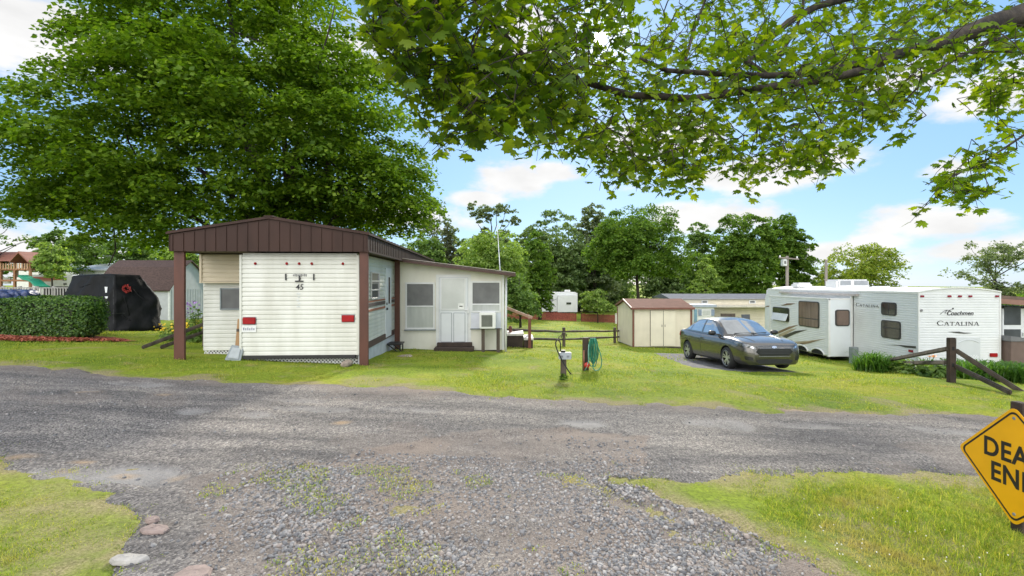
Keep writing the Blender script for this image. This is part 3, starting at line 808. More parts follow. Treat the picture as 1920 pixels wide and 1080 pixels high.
# the maple whose boughs hang over the road: trunk off to the right of the view
def maple_leaf_template():
    h = [(0, 1.0), (.08, .74), (.23, .76), (.19, .52), (.34, .55), (.50, .66), (.47, .47), (.63, .36), (.42, .24), (.40, .03), (.20, .07), (0, .0)]
    pts = [(0, .36)] + h + [(-x, y) for x, y in h[-2:0:-1]]
    v = np.array([(x * .95, y - .15, -.10 * abs(x) ** 1.2 + .10 * (y - .4) ** 2 * -1) for x, y in pts])
    m = len(pts) - 1
    f = np.array([(0, 1 + i, 1 + (i + 1) % m) for i in range(m)])
    return v, f
def build_overhang():
    rng = np.random.RandomState(42)
    bx, by = 10.2, 7.6; bz = g(bx, by)
    t = thing('maple_tree', 'maple whose long boughs of bright leaves hang across the top right of the view', 'tree', (bx, by, bz), 0, None, world=True)
    w = MB()
    P = lambda l: [P3(*q) for q in l]
    crown0 = P3(2110, 120, 7.5)
    w.tube([Vector((bx, by, bz - .1)), Vector((bx - .05, by, bz + 2.2)), Vector((bx - .1, by, bz + 4.2)), Vector((bx + .2, by + .3, bz + 6.5)), Vector((bx + .1, by + .5, bz + 9.5))], [.48, .36, .3, .2, .05], 12)
    limbs = [
        ([(bx, by, 0)] and [(2150, 150, 7.6), (2010, 75, 7.3), (1920, 26, 7.0), (1850, 48, 6.9), (1765, 80, 6.8), (1680, 102, 6.7), (1600, 122, 6.6), (1530, 138, 6.5), (1440, 142, 6.4), (1340, 138, 6.2), (1250, 132, 6.0), (1200, 110, 5.8)], [.185, .18, .165, .13, .09, .065, .055, .048, .042, .036, .03, .02], 0),
        ([(1690, 100, 6.7), (1620, 132, 6.45), (1540, 150, 6.3), (1430, 165, 6.1), (1300, 185, 5.9), (1180, 178, 5.7), (1090, 152, 5.5), (1040, 148, 5.4), (1005, 130, 5.35), (960, 80, 5.3), (925, 40, 5.25), (895, -10, 5.2), (880, -80, 5.2)], .06, .016),
        ([(1440, 142, 6.4), (1400, 115, 6.6), (1440, 75, 6.9), (1480, 40, 7.2), (1530, 12, 7.6), (1650, -20, 8.0)], .035, .06),
        ([(1450, 118, 6.6), (1490, 60, 7.2), (1505, 20, 7.6), (1510, -60, 8)], .03, .02),
        ([(1960, 60, 7.1), (1860, 75, 6.8), (1800, 105, 6.5), (1740, 145, 6.3), (1690, 195, 6.2)], .035, .01),
        ([(1990, 90, 7.1), (1930, 100, 6.8), (1880, 96, 6.6), (1800, 100, 6.3)], .03, .01),
        ([(2030, 120, 7.2), (1985, 200, 6.9), (1940, 240, 6.6), (1880, 280, 6.3), (1830, 312, 6.2), (1780, 332, 6.1), (1735, 346, 6.05)], .022, .005),
        ([(1800, 325, 6.12), (1765, 345, 6.05), (1735, 385, 6.0)], .006, .004),
        ([(1010, 132, 5.35), (950, 160, 5.0), (900, 200, 4.8), (860, 250, 4.6), (810, 290, 4.5)], .014, .004),
        ([(930, 45, 5.25), (860, 80, 4.9), (790, 95, 4.6), (720, 90, 4.4)], .014, .004),
        ([(1310, 185, 5.9), (1270, 250, 6.4), (1260, 320, 6.9)], .014, .004), ([(1400, 170, 6.1), (1420, 240, 6.6), (1400, 310, 7.2)], .014, .004),
        ([(1500, 155, 6.25), (1540, 230, 6.7), (1545, 300, 7.0)], .013, .004), ([(1150, 170, 5.6), (1180, 240, 6.2), (1190, 310, 6.6)], .012, .004),
        ([(1640, 115, 6.6), (1650, 180, 6.6), (1640, 230, 6.7)], .012, .004), ([(1900, 160, 6.9), (1880, 190, 6.7), (1850, 215, 6.6)], .01, .004),
        ([(1280, 132, 6.0), (1300, 60, 7.0), (1330, -20, 8)], .02, .02), ([(1060, 150, 5.4), (1050, 70, 6.0), (1020, -20, 6.6)], .018, .012)]
    for pts, r0, r1 in limbs:
        p = P(pts); m = len(p)
        w.tube(p, r0 if isinstance(r0, list) else [r0 + (r1 - r0) * i / (m - 1) for i in range(m)], 8)
    w.tube([Vector((bx - .08, by, bz + 3.6)), P3(2230, 180, 7.6), P3(2150, 150, 7.6)], [.24, .21, .19], 10)
    w.tube([Vector((bx - .08, by, bz + 4.6)), P3(2170, 60, 8.0), P3(1950, -120, 8.6), P3(1650, -220, 9.0), P3(1300, -260, 9.2)], [.2, .17, .13, .1, .03], 9)
    w.build('trunk', BARK, t, True)
    # sprays of leaves: a twig that droops, leaves along it
    edge = np.array([(560, -200), (660, -60), (690, 45), (720, 120), (760, 160), (790, 270), (830, 255), (880, 262), (940, 250), (965, 215), (990, 285), (1040, 275), (1090, 300), (1130, 325), (1180, 340), (1230, 345), (1290, 350), (1330, 320), (1370, 305), (1410, 345), (1450, 335), (1500, 318), (1540, 330), (1580, 310), (1600, 250), (1650, 235), (1690, 255), (1725, 215), (1750, 150), (1790, 120), (1815, 150), (1835, 215), (1880, 195), (1905, 130), (1930, 240), (2000, 220), (2080, 150)], float)
    anch = []
    def spot(px, py, Y): anch.append((px, py, Y))
    tries = 0
    while len(anch) < 1850 and tries < 60000:
        tries += 1
        px = rng.uniform(640, 2060); yl = np.interp(px, edge[:, 0], edge[:, 1])
        py = yl - 8 - (yl + 190) * rng.rand() ** 1.15
        # the masses hang along the boughs; thin them where the photograph lets the sky through
        dn = .85 + .35 * nz(np.array(px / 60.), np.array(py / 60.), 1.0, 2)
        if px > 1700: dn *= .55
        if px < 1000: dn *= .62
        if px < 720: dn *= .5
        if py < 60 and px > 1180: dn *= .72
        if rng.rand() > dn: continue
        near = np.interp(px, [640, 800, 950, 1100, 1300, 2060], [4.3, 4.5, 5.0, 5.8, 6.4, 6.8])
        Y = near + rng.rand() * 2.8 * (1 if px > 1000 else .55) - 1.0 + (1.5 if py < 60 and px > 1180 else 0)
        spot(px, py, Y)
    for c, n, s in (((1830, 325, 6.2), 9, 26), ((1785, 345, 6.1), 7, 20), ((1858, 300, 6.3), 6, 18), ((1735, 380, 6.0), 2, 7), ((1860, 190, 6.6), 8, 24), ((1890, 60, 6.9), 8, 30), ((1905, 240, 6.8), 5, 16), ((1750, 20, 7.3), 8, 40), ((1810, 350, 6.2), 5, 16)):
        for _ in range(n): spot(c[0] + rng.normal(0, s), c[1] + rng.normal(0, s * .6), c[2] + rng.normal(0, .25))
    # the part of the crown above and beside the view
    hi = []
    for _ in range(420):
        px = rng.uniform(700, 2600); py = rng.uniform(-1500, -200) if px < 2000 else rng.uniform(-1400, 120)
        Y = rng.uniform(5.5, 10.5)
        hi.append((px, py, Y))
    tv, tf = maple_leaf_template(); tw = MB()
    nodes = []
    for pts, r0, r1 in limbs:
        p = P(pts)
        for a_, b_ in zip(p[:-1], p[1:]):
            for q in range(6): nodes.append(a_.lerp(b_, q / 6))
    nodes = [np.array(n_) for n_ in nodes]
    pos = []; nor = []; tip = []; siz = []
    sunv = np.array(SUN); links = []
    for k, (px, py, Y) in enumerate(anch + hi):
        a = np.array(P3(px, py, Y)); az = rng.uniform(0, 6.28); ln = rng.uniform(.25, .6)
        dr = np.array([math.cos(az) * .8 - .25, math.sin(az) * .8, -.45 + rng.normal(0, .22)]); dr /= np.linalg.norm(dr)
        s = a - dr * ln * .6
        m = rng.randint(6, 12)
        for i in range(m):
            tt = (i + .5) / m; p = s + dr * ln * tt + np.array([0, 0, -.12 * tt * tt]) + np.clip(rng.normal(0, .065, 3), -.11, .11)
            v = (p - np.array([0, 0, EYE])); v /= np.linalg.norm(v)
            ang = math.degrees(math.acos(min(1, v @ sunv)))
            if ang < .75 + .4 * rng.rand(): continue
            pos.append(p)
            n_ = np.array([rng.normal(0, .55), -.25 + rng.normal(0, .55), .72]); nor.append(n_ / np.linalg.norm(n_))
            tp = dr * .5 + np.array([0, 0, -.8]) + rng.normal(0, .5, 3); tip.append(tp)
            siz.append(rng.uniform(.075, .15))
        if k < len(anch):
            links.append((s, dr))
        e = s + dr * ln + np.array([0, 0, -.1])
        tw.tube([Vector(s), Vector((s + e) / 2 + np.array([0, 0, .03])), Vector(e)], [.006, .004, .002], 4, False)
    # twigs join every spray to the nearest bough or to a spray already joined
    S_ = np.array([l_[0] for l_ in links]); tree_ = np.array(nodes)
    dist = np.array([np.min(np.linalg.norm(tree_ - s, axis=1)) for s in S_])
    for i in np.argsort(dist):
        s = S_[i]; dd = np.linalg.norm(tree_ - s, axis=1); j = int(np.argmin(dd)); q = tree_[j]
        if dd[j] > .03:
            mid = (s + q) / 2 + np.array([0, 0, .06 * dd[j]]) + rng.normal(0, .03 * dd[j], 3)
            tw.tube([Vector(q), Vector(mid), Vector(s)], [.0055 + .004 * min(dd[j], 1), .005, .0045], 4, False)
            tree_ = np.vstack([tree_, mid[None], s[None]])
    pos, nor, tip, siz = map(np.array, (pos, nor, tip, siz))
    y = unit(tip - nor * (tip * nor).sum(1, keepdims=True)); x = np.cross(y, nor)
    V = pos[:, None] + siz[:, None, None] * (tv[None, :, 0:1] * x[:, None] + tv[None, :, 1:2] * y[:, None] + (tv[None, :, 2:3] * rng.uniform(-.5, 3, (len(pos), 1, 1))) * nor[:, None])
    F = (tf[None] + (np.arange(len(pos)) * len(tv))[:, None, None]).reshape(-1, 3)
    link('leaves', np_mesh('leaves', V.reshape(-1, 3), F), LM_NEAR, t)
    tw.build('twigs', BARK, t)
build_overhang()

# trees in the distance, each where it stands
def far_tree(name, label, px, top, base, half, Y, mat, seed, shape='round', leaf=None, n=None, group=None, trunk=True, dens=1., cat='tree', cr=None):
    c = P3(px, 0, Y); gz = g(c.x, Y)
    zt = EYE + (530 - top) / 900 * Y; zb = max(EYE + (530 - base) / 900 * Y, gz + .2)
    H = zt - zb; rx = half / 900 * Y; rel = lambda z: z - gz
    rng = np.random.RandomState(seed); lobes = []
    if shape == 'round':
        lobes = [(0, 0, rel(zb + H * .5), rx * .88, rx * .88, H * .5)]
        for k in range(7):
            a = rng.uniform(0, 6.28); q = rng.uniform(.35, .6)
            lobes.append((math.cos(a) * rx * q, math.sin(a) * rx * q, rel(zb + H * rng.uniform(.22, .78)), rx * .45, rx * .45, H * rng.uniform(.2, .27)))
    elif shape == 'tall':
        for k in range(7):
            f = (k + .5) / 7; wv = math.sin(math.pi * (.12 + .8 * f)) ** .8
            lobes.append((rng.normal(0, rx * .16), rng.normal(0, rx * .16), rel(zb + H * f), rx * wv * .95, rx * wv * .95, H * .13))
    elif shape == 'sparse':
        for k in range(48):
            f = rng.uniform(.05, .98); wv = 1 - .45 * abs(f - .55) * 2
            lobes.append((rng.normal(0, rx * .5 * wv), rng.normal(0, rx * .5 * wv), rel(zb + H * f), rx * .17, rx * .17, H * .06))
    elif shape == 'cone':
        for k in range(8):
            f = (k + .5) / 8
            lobes.append((0, 0, rel(zb + H * f), rx * (1.05 - f), rx * (1.05 - f), H * .09))
    area = (2 * rx) * H
    leaf = leaf or max(.15, Y / 480 * 2.0)
    ncl = n or int(max(40, min(420, area * 5.0)))
    per = area * (7.5 if shape != 'sparse' else 2.6) * dens / (leaf ** 2 * .42) / ncl
    return make_tree(name, label, (c.x, Y), lobes, leaf, ncl, per, cr or max(.4, min(rx, H) * (.06 if shape == 'sparse' else .125)), mat, max(.06, min(.32, H * .022)), seed, group, cat, limbs=8 if shape != 'sparse' else 16, flat=.85 if shape == 'sparse' else .7, tilt=.75, inner=.3)
far_tree('broad_tree', 'round dark green tree with a bare forked trunk behind the small cream shed', 1196, 390, 528, 104, 66, LM_DARK, 31, dens=1.5)
far_tree('broad_tree', 'tall rounded green tree left of the pair behind the utility pole', 1395, 398, 560, 72, 62, LM_DARK, 32, dens=1.4)
far_tree('broad_tree', 'darker right-hand tree of the pair behind the utility pole', 1470, 405, 565, 58, 68, LM_DARK, 33, dens=1.4)
far_tree('yellowing_tree', 'yellow green airy tree behind the roof of the white camper', 1608, 458, 562, 74, 64, LM_YEL, 34, dens=.62)
far_tree('feathery_tree', 'pale green feathery tree behind the antenna mast', 922, 428, 580, 80, 52, LM_PALE, 35)
far_tree('slim_tree', 'narrow dark tree right of the pale feathery tree', 1012, 440, 580, 36, 60, LM_DARK, 36, 'tall')
far_tree('flowering_bush', 'grey green bush tipped with faded blossom at the corner of the sunroom', 976, 505, 606, 40, 38, LM_MID, 37, cat='bush')
far_tree('round_shrub', 'bright green round shrub behind the red slat fence', 1121, 545, 592, 33, 58, LM_PALE, 38, cat='shrub')
far_tree('broad_tree', 'pale leafy tree filling the gap between the two dark trees', 1318, 425, 570, 40, 80, LM_MID, 39, 'tall')
far_tree('young_tree', 'low bright green tree left of the tall rounded tree', 1322, 490, 570, 26, 58, LM_PALE, 40, 'tall')
far_tree('sparse_tree', 'thin open-crowned tree against the sky at the right edge', 1866, 448, 566, 66, 40, LM_GREY, 41, 'sparse', dens=.9)
far_tree('tall_tree', 'tall grey green tree behind the pale feathery tree', 925, 378, 520, 66, 95, LM_GREY, 42, 'sparse', dens=1.5)
far_tree('tall_tree', 'bare-limbed tall tree beside the edge of the huge maple', 815, 378, 520, 44, 95, LM_GREY, 43, 'sparse', dens=1.0)
far_tree('pine_tree', 'brownish pine rising behind the long brown roof', 838, 420, 530, 32, 82, LM_OLIVE, 44, 'cone')
far_tree('leafy_tree', 'dark green tree low behind the end of the long brown roof', 790, 440, 530, 48, 75, LM_MID, 45)
far_tree('tall_tree', 'tall olive tree topping the wood between the slim tree and the round tree', 1040, 394, 590, 66, 92, LM_WOOD, 46)
far_tree('tall_tree', 'tall tree showing over the left side of the round dark tree', 1118, 394, 580, 46, 96, LM_GREY, 47, 'tall')
wood = [(760, 460, 36), (860, 445, 34), (965, 440, 30), (1085, 455, 44), (1060, 500, 40), (1150, 500, 46), (1240, 490, 46), (1290, 470, 26), (1350, 490, 40), (1540, 500, 30), (905, 448, 34), (1010, 452, 36), (1055, 440, 30), (1130, 452, 36), (820, 462, 32), (1260, 470, 34)]
for i, (px, top, h) in enumerate(wood):
    far_tree('wood_tree', 'dark tree in the shaded wood behind the far lawn', px, top, 600, h, 100 + 5 * (i % 3), LM_WOOD, 60 + i, group='trees of the wood behind the far lawn')
far_tree('leafy_tree', 'light green tree beyond the wooden playset', 118, 428, 528, 56, 48, LM_MID, 50)
far_tree('pale_tree', 'small pale tree right of the wooden playset', 97, 455, 522, 27, 42, LM_PALE, 51, 'tall')
far_tree('leafy_tree', 'green tree behind the roof of the brown-roofed shed', 255, 445, 512, 62, 56, LM_MID, 52)
far_tree('leafy_tree', 'bright tree glimpsed under the maple beside the left brown post', 345, 448, 520, 50, 50, LM_PALE, 53)
far_tree('leafy_tree', 'dark tree behind the building with the roof antenna', 178, 445, 515, 38, 62, LM_DARK, 54)
far_tree('sparse_tree', 'twiggy branch ends of a tree at the left edge of the view', -25, 400, 520, 42, 42, LM_MID, 55, 'sparse')
def far_wood():
    rng = np.random.RandomState(77); Vs = []; Fs = []; b = 0
    for k in range(70):
        x = rng.uniform(-150, 220); y = rng.uniform(125, 175); z = g(x, y); h = rng.uniform(6, 11) * (1 if x < 60 else .55); r = rng.uniform(4, 7)
        P, od, C = crown_points(rng, [(x, y, z + h * .55, r, r, h * .5)], 40, 26, 1.3, .6, .3)
        V, F = leaf_quads(P, .75, rng, .75, od); Vs.append(V); Fs.append(F + b); b += len(V)
    o = link('far_wood', np_mesh('far_wood', np.concatenate(Vs), np.concatenate(Fs)), LM_DARK)
    tag(o, 'dark wood along the horizon behind all the single trees', 'wood', kind='stuff')
far_wood()

# ------------------------------------------------------------------ the white trailer, in its own frame: x along its end wall, y back along its side
HO = (-3.30, 10.3, 0.0); HR = R(2.8)
def hz(y, v=0.): return EYE + (530 - y) / 900 * (10.3 + v)          # height of a photograph row at distance v behind the end wall
def hu(px, v=0.): return (px - 960) / 900 * (10.3 + v) - HO[0] + .049 * v
home = thing('trailer_home', 'old white lap-sided trailer numbered 45 with red tail lights under a brown roof', 'trailer', HO, HR)
EW = hu(457); TL = 10.8; ZB, ZT = .155, 2.29
b = MB()
b.box(EW + .03, -.03, .03, TL, ZB + .02, 2.33)
siding(b, (EW, 0, 0), (1, 0, 0), (0, -1, 0), -EW, ZB, ZT, .096, .015)
siding(b, (0, 0, 0), (0, 1, 0), (1, 0, 0), 3.95, .33, ZT, .096, .014)
siding(b, (EW, TL, 0), (0, -1, 0), (-1, 0, 0), TL, ZB, ZT, .088, .014)
b.box(EW - .015, EW + .03, -.026, .03, ZB, ZT); b.box(-.03, .022, -.026, .03, ZB, ZT)
b.build('wall', WHITE, home)
b = MB(); b.box(EW + .05, -.05, -.05, .06, .082, .15); b.build('bumper', BLACK, home)
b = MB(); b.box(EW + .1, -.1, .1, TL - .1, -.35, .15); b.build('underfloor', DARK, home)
def lattice(name, x0, x1, y, z0, z1, parent, step=.075, w=.022, axis=0, mat=None):
    m = MB(); n = int((x1 - x0 + (z1 - z0)) / step) + 1
    for k in range(n):
        for sgn in (1, -1):
            s = x0 + k * step - (z1 - z0) if sgn > 0 else x0 + k * step
            a = [s, z0]; c = [s + sgn * (z1 - z0), z1]
            if sgn < 0: a[0], c[0] = s, s - (z1 - z0)
            def clip(p, q):
                (xa, za), (xc, zc) = p, q
                for lim, lo in ((x0, True), (x1, False)):
                    for e in (0, 1):
                        xx = xa if e == 0 else xc
                        if (lo and xx < lim) or (not lo and xx > lim):
                            if abs(xc - xa) < 1e-6: return None
                            t = (lim - xa) / (xc - xa); zz = za + t * (zc - za)
                            if e == 0: xa, za = lim, zz
                            else: xc, zc = lim, zz
                if not (z0 - 1e-4 <= za <= z1 + 1e-4 and z0 - 1e-4 <= zc <= z1 + 1e-4): return None
                return (xa, za), (xc, zc)
            r = clip(a, c)
            if r is None: continue
            (xa, za), (xc, zc) = r
            if abs(xa - xc) < .01: continue
            yo = y + (.004 if sgn > 0 else -.004)
            if axis == 0: m.beam((xa, yo, za), (xc, yo, zc), w, .006, (0, 1, 0))
            else: m.beam((yo, xa, za), (yo, xc, zc), w, .006, (1, 0, 0))
    return m.build(name, mat or WTRIM, parent)
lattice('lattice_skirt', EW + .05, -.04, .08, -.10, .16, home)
for px in (484, 541, 563.6, 586.7, 643.6):
    m = MB(); m.lathe([(0, -.032), (.018, -.03), (.028, -.015), (.031, 0)], (hu(px), -.008, hz(494.5)), 'y', 14); m.build('marker_light', REDLENS, home, True)
for px, py in ((473.5, 600.5), (653.5, 597)):
    x, z = hu(px), hz(py)
    m = MB(); m.box(x - .132, x + .132, -.05, -.01, z - .072, z + .072); o = m.build('tail_light', REDLENS, home, bevel=.012)
    m = MB(); m.box(x - .142, x + .142, -.018, -.004, z - .082, z + .082); m.build('bezel', GREYMETAL, o)
x, z = hu(473), hz(615.5)
m = MB(); m.box(x - .15, x + .15, -.030, -.022, z - .072, z + .072); lp = m.build('licence_plate', WTRIM, home, bevel=.003)
m = MB()
_r = random.Random(4)
for k in range(6):      # the photograph shows only smudged dark characters here
    xx = x - .105 + k * .042; m.box(xx - .011, xx + .011, -.0335, -.0302, z - .028, z + .028 - .012 * (k % 2))
m.build('plate_characters', M('faded_ink', (.22, .23, .30), .6, .4, 40), lp)
m = MB()
for px in (539.5, 590.5): mq = MB(); mq.box(hu(px) - .012, hu(px) + .012, -.034, -.008, hz(525.5), hz(513.5)); mq.build('ladder_bracket', INK, home)
m.box(hu(556.5), hu(571.5), -.034, -.008, hz(528.6), hz(526)); m.box(hu(564.5) - .016, hu(564.5) + .016, -.033, -.007, hz(526), hz(517))
m.build('ladder_hook', INK, home)
put_text('house_number', text_mesh('45', .165, .002, .12), INK, home, (hu(564.3), -.019, hz(538.5)), (R(90), 0, 0))
m = MB()
for k in range(9): m.box(hu(552.5) + k * .033, hu(552.5) + k * .033 + .02, -.019, -.014, hz(518) - .004 * (k % 3), hz(514.5) + .006 * ((k * 2) % 3))
m.build('worn_script', M('worn_grey_ink', (.22, .22, .22), .7, .4, 30), home)
for k in range(5):
    m = MB(); m.box(hu(559) + .02 * (k % 2), hu(566) - .015 * (k % 3), -.0165, -.0142, hz(552 + k * 6), hz(549.5 + k * 6)); m.build('faded_mark', M('very_faded_ink', (.56, .585, .58), .7, .1, 30), home)
# camper side: window, narrow door, stripes
def window(name, parent, org, u, n, w, h, glass=GLASS, frame=WTRIM, fw=.035, proud=.02, bars=(), vbars=(), glasses=None, recess=.004):
    """framed window whose lower left corner is org; u along, z up, n out"""
    org, u, n = Vector(org), Vector(u).normalized(), Vector(n).normalized(); Z = Vector((0, 0, 1))
    def slab(m, a0, a1, z0, z1, d0, d1):
        q = [org + u * a0 + Z * z0 + n * d0, org + u * a1 + Z * z0 + n * d0, org + u * a1 + Z * z1 + n * d0, org + u * a0 + Z * z1 + n * d0]
        m.prism(q, n * (d1 - d0))
    m = MB()
    slab(m, 0, w, 0, fw, 0, proud); slab(m, 0, w, h - fw, h, 0, proud); slab(m, 0, fw, fw, h - fw, 0, proud); slab(m, w - fw, w, fw, h - fw, 0, proud)
    for z in bars: slab(m, fw, w - fw, z - fw * .4, z + fw * .4, 0, proud * .9)
    for a in vbars: slab(m, a - fw * .35, a + fw * .35, fw, h - fw, 0, proud * .85)
    o = m.build(name, frame, parent)
    lv = [fw] + [z for z in bars] + [h - fw]
    gl = glasses or [glass] * (len(lv) - 1)
    for i in range(len(lv) - 1):
        m = MB(); slab(m, fw * .9, w - fw * .9, lv[i], lv[i + 1], .001, recess + .004); m.build('pane', gl[i], o)
    return o
window('window', home, (.016, 1.0, 1.30), (0, 1, 0), (1, 0, 0), .86, .66, GLASS, ALU, .035, .03, bars=(.22, .44))
m = MB(); m.box(.0, .035, 2.62, 3.36, .21, 2.10); dr = m.build('door', WDOOR, home, bevel=.006)
m = MB(); m.box(.036, .042, 2.95, 3.12, 1.12, 1.85); m.build('pane', GLASS, dr)
m = MB(); m.box(.036, .07, 2.67, 2.74, .96, 1.02); m.build('handle', BLACK, dr); m = MB(); m.box(.036, .055, 2.68, 2.73, 1.1, 1.16); m.build('lock', BLACK, dr)
for z0, z1, c in ((1.235, 1.275, M('orange_stripe', (.30, .10, .045), .45)), (1.13, 1.215, M('dark_brown_stripe', (.06, .04, .035), .45)), (1.02, 1.075, M('orange_stripe', (.3, .1, .05)))):
    m = MB(); m.box(.0, .024, .05, 2.6, z0, z1); m.box(.0, .024, 3.38, 3.95, z0, z1); m.build('stripe', c, home)
m = MB(); m.box(-.01, .03, .02, 3.95, .18, .325); m.build('bottom_trim', BROWNTRIM, home)
m = MB(); m.box(-.02, .008, .05, 3.95, -.42, .175); m.build('skirt', M('pale_skirt', (.55, .57, .60), .6, .08, 4), home)
# the wing on the trailer's far left side
wx0 = hu(391.5, .95); wx1 = EW - .02
m = MB(); m.box(wx0 + .02, wx1, .99, 6, .14, 2.34); siding(m, (wx0, .95, 0), (1, 0, 0), (0, -1, 0), wx1 - wx0, hz(655, .95), 1.72, .1, .015); siding(m, (wx0, 6, 0), (0, -1, 0), (-1, 0, 0), 5.05, .15, 2.3, .1, .013)
m.box(wx0 - .01, wx0 + .02, .94, .99, .145, 1.7)
side = m.build('side_room', WHITE, home)
ux0 = hu(385, .78)
m = MB(); m.box(ux0 + .02, wx1, .82, .99, 1.71, 2.34); siding(m, (ux0, .8, 0), (1, 0, 0), (0, -1, 0), wx1 - ux0, 1.73, 2.34, .1, .013); m.box(ux0 - .02, ux0 + .03, .77, .99, 1.69, 2.345); m.box(ux0 - .01, wx1, .775, .83, 1.69, 1.725)
m.build('upper_panel', TAN, side)
window('window', side, (hu(422, .95), .926, hz(580, .95)), (1, 0, 0), (0, -1, 0), .62, .50, SCREEN, GREYMETAL, .03, .025)
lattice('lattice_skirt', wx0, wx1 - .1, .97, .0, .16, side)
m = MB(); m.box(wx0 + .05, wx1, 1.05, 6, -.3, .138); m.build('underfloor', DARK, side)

# the brown metal roof on posts that covers the trailer
roof = thing('roof_cover', 'long brown metal gable roof on red brown posts standing over the white trailer', 'roof', HO, HR)
RX0, RX1, RV0, RV1 = -3.78, .25, -.22, 11.9; RA = -1.77; EZ, AZ, FZ = 2.70, 3.03, 2.35
m = MB()
m.prism([(RX0, RV0, FZ), (RX1, RV0, FZ), (RX1, RV0, EZ), (RA, RV0, AZ), (RX0, RV0, EZ)], (0, .03, 0))
top = lambda x: (AZ + (EZ - AZ) * (x - RA) / (RX1 - RA)) if x > RA else (AZ + (EZ - AZ) * (RA - x) / (RA - RX0))
x = RX0 + .06
while x < RX1:
    m.box(x - .012, x + .012, RV0 - .014, RV0, FZ + .002, top(x) - .02); x += .215
gab = m.build('gable_fascia', BROWNROOF, roof)
m = MB(); m.box(RX1 - .02, RX1 + .01, RV0, RV1, FZ + .03, EZ - .01)
y = RV0 + .2
while y < RV1: m.box(RX1 + .01, RX1 + .02, y - .012, y + .012, FZ + .035, EZ - .015); y += .23
m.box(RX1 - .01, RX1 + .03, RV0 - .004, RV1, FZ - .01, FZ + .03)
m.box(RX0 - .01, RX0 + .02, RV0, RV1, FZ, EZ - .01)
m.build('side_fascia', BROWNROOF, roof)
m = MB()
for xa, xb in ((RX0 - .05, RA), (RX1 + .05, RA)):
    za = EZ
    m.prism([(xa, RV0 - .04, za), (xb, RV0 - .04, AZ), (xb, RV0 - .04, AZ + .035), (xa, RV0 - .04, za + .035)], (0, RV1 - RV0 + .06, 0))
    y = RV0
    while y < RV1:
        m.prism([(xa, y, za + .036), (xb, y, AZ + .036), (xb, y, AZ + .06), (xa, y, za + .06)], (0, .025, 0)); y += .4
m.box(RA - .09, RA + .09, RV0 - .05, RV1 + .03, AZ + .036, AZ + .062)
m.build('roof_panel', BROWNROOF, roof)
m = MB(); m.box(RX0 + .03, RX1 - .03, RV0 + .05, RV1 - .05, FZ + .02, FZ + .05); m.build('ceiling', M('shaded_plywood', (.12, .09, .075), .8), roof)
ca, sa = math.cos(HR), math.sin(HR)
def hw(u, v): return (HO[0] + ca * u - sa * v, HO[1] + sa * u + ca * v)
for u, v, w in ((hu(345, -.15), -.10, .215), (.155, -.12, .185), (.13, 3.72, .15), (-3.6, 5.5, .2), (-3.6, 11.4, .2), (.1, 11.4, .18)):
    gz = g(*hw(u, v)); m = MB(); m.box(u - w / 2, u + w / 2, v - .03, v + .03, gz - .08, FZ + .02)
    m.build('post', BROWNPOST, roof, bevel=.006)

# the cream sunroom built onto the trailer's side
sun_r = thing('sunroom', 'cream porch room with a white storm door and two screened windows beside the trailer', 'porch', HO, HR)
def fu(px, v=4.05): return hu(px, v)
def fz(y, v=4.05): return EYE + (530 - y) / 900 * (10.3 + v + .1)
SV = 4.05; SX0, SX1 = .03, hu(944.5, SV + .1); SD = 4.6
zb = fz(656.5); zl, zr = 2.37, 1.98
m = MB(); m.prism([(SX0, SV, zb), (SX1, SV, zb), (SX1, SV, zr), (SX0, SV, zl)], (0, SD, 0))
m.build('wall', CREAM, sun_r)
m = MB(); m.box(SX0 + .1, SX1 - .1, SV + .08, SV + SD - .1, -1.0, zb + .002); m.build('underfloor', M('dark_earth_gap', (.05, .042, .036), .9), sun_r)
m = MB()
sl = (zr - zl) / (SX1 - SX0)
xr = SX1 + .34
zz = lambda x: zl + sl * (x - SX0)
m.prism([(SX0 + .12, SV - .28, zz(SX0) + .01), (xr, SV - .28, zz(xr) + .01), (xr, SV - .28, zz(xr) + .05), (SX0 + .12, SV - .28, zz(SX0) + .05)], (0, SD + .4, 0))
rp = m.build('roof', M('shingle_brown', (.115, .085, .075), .75, .3, 14, .4, 70), sun_r)
m = MB(); m.prism([(SX0 + .12, SV - .30, zz(SX0) - .055), (xr, SV - .30, zz(xr) - .055), (xr, SV - .30, zz(xr) + .008), (SX0 + .12, SV - .30, zz(SX0) + .008)], (0, .02, 0)); m.prism([(xr - .02, SV - .28, zz(xr) - .05), (xr, SV - .28, zz(xr) - .05), (xr, SV - .28, zz(xr) + .008), (xr - .02, SV - .28, zz(xr) + .008)], (0, SD + .38, 0))
m.build('drip_edge', BROWNTRIM, rp)
m = MB(); m.prism([(SX0 + .12, SV - .30, zz(SX0) + .052), (xr, SV - .30, zz(xr) + .052), (xr, SV - .30, zz(xr) + .066), (SX0 + .12, SV - .30, zz(SX0) + .066)], (0, .05, 0)); m.build('flashing', M('pale_flashing', (.45, .40, .37), .5), rp)
m = MB(); m.prism([(SX1 + .001, SV, zr - .16), (xr - .03, SV, zz(xr) - .02), (SX1 + .001, SV, zr)], (0, SD, 0)); m.build('soffit', M('soffit_tan', (.42, .38, .31), .6), rp)
m = MB(); m.box(SX1 - .06, SX1 + .012, SV - .012, SV + .02, zb, zr - .01); m.build('corner_trim', WTRIM, sun_r)
m = MB(); m.box(SX0, SX0 + .07, SV - .01, SV, zb, zl - .05); m.build('corner_trim', WTRIM, sun_r)
m = MB(); m.tube([(SX1 + .07, SV + .06, zr - .12), (SX1 + .06, SV + .06, zb - .25)], .035, 10); m.build('downspout', WTRIM, sun_r, True)
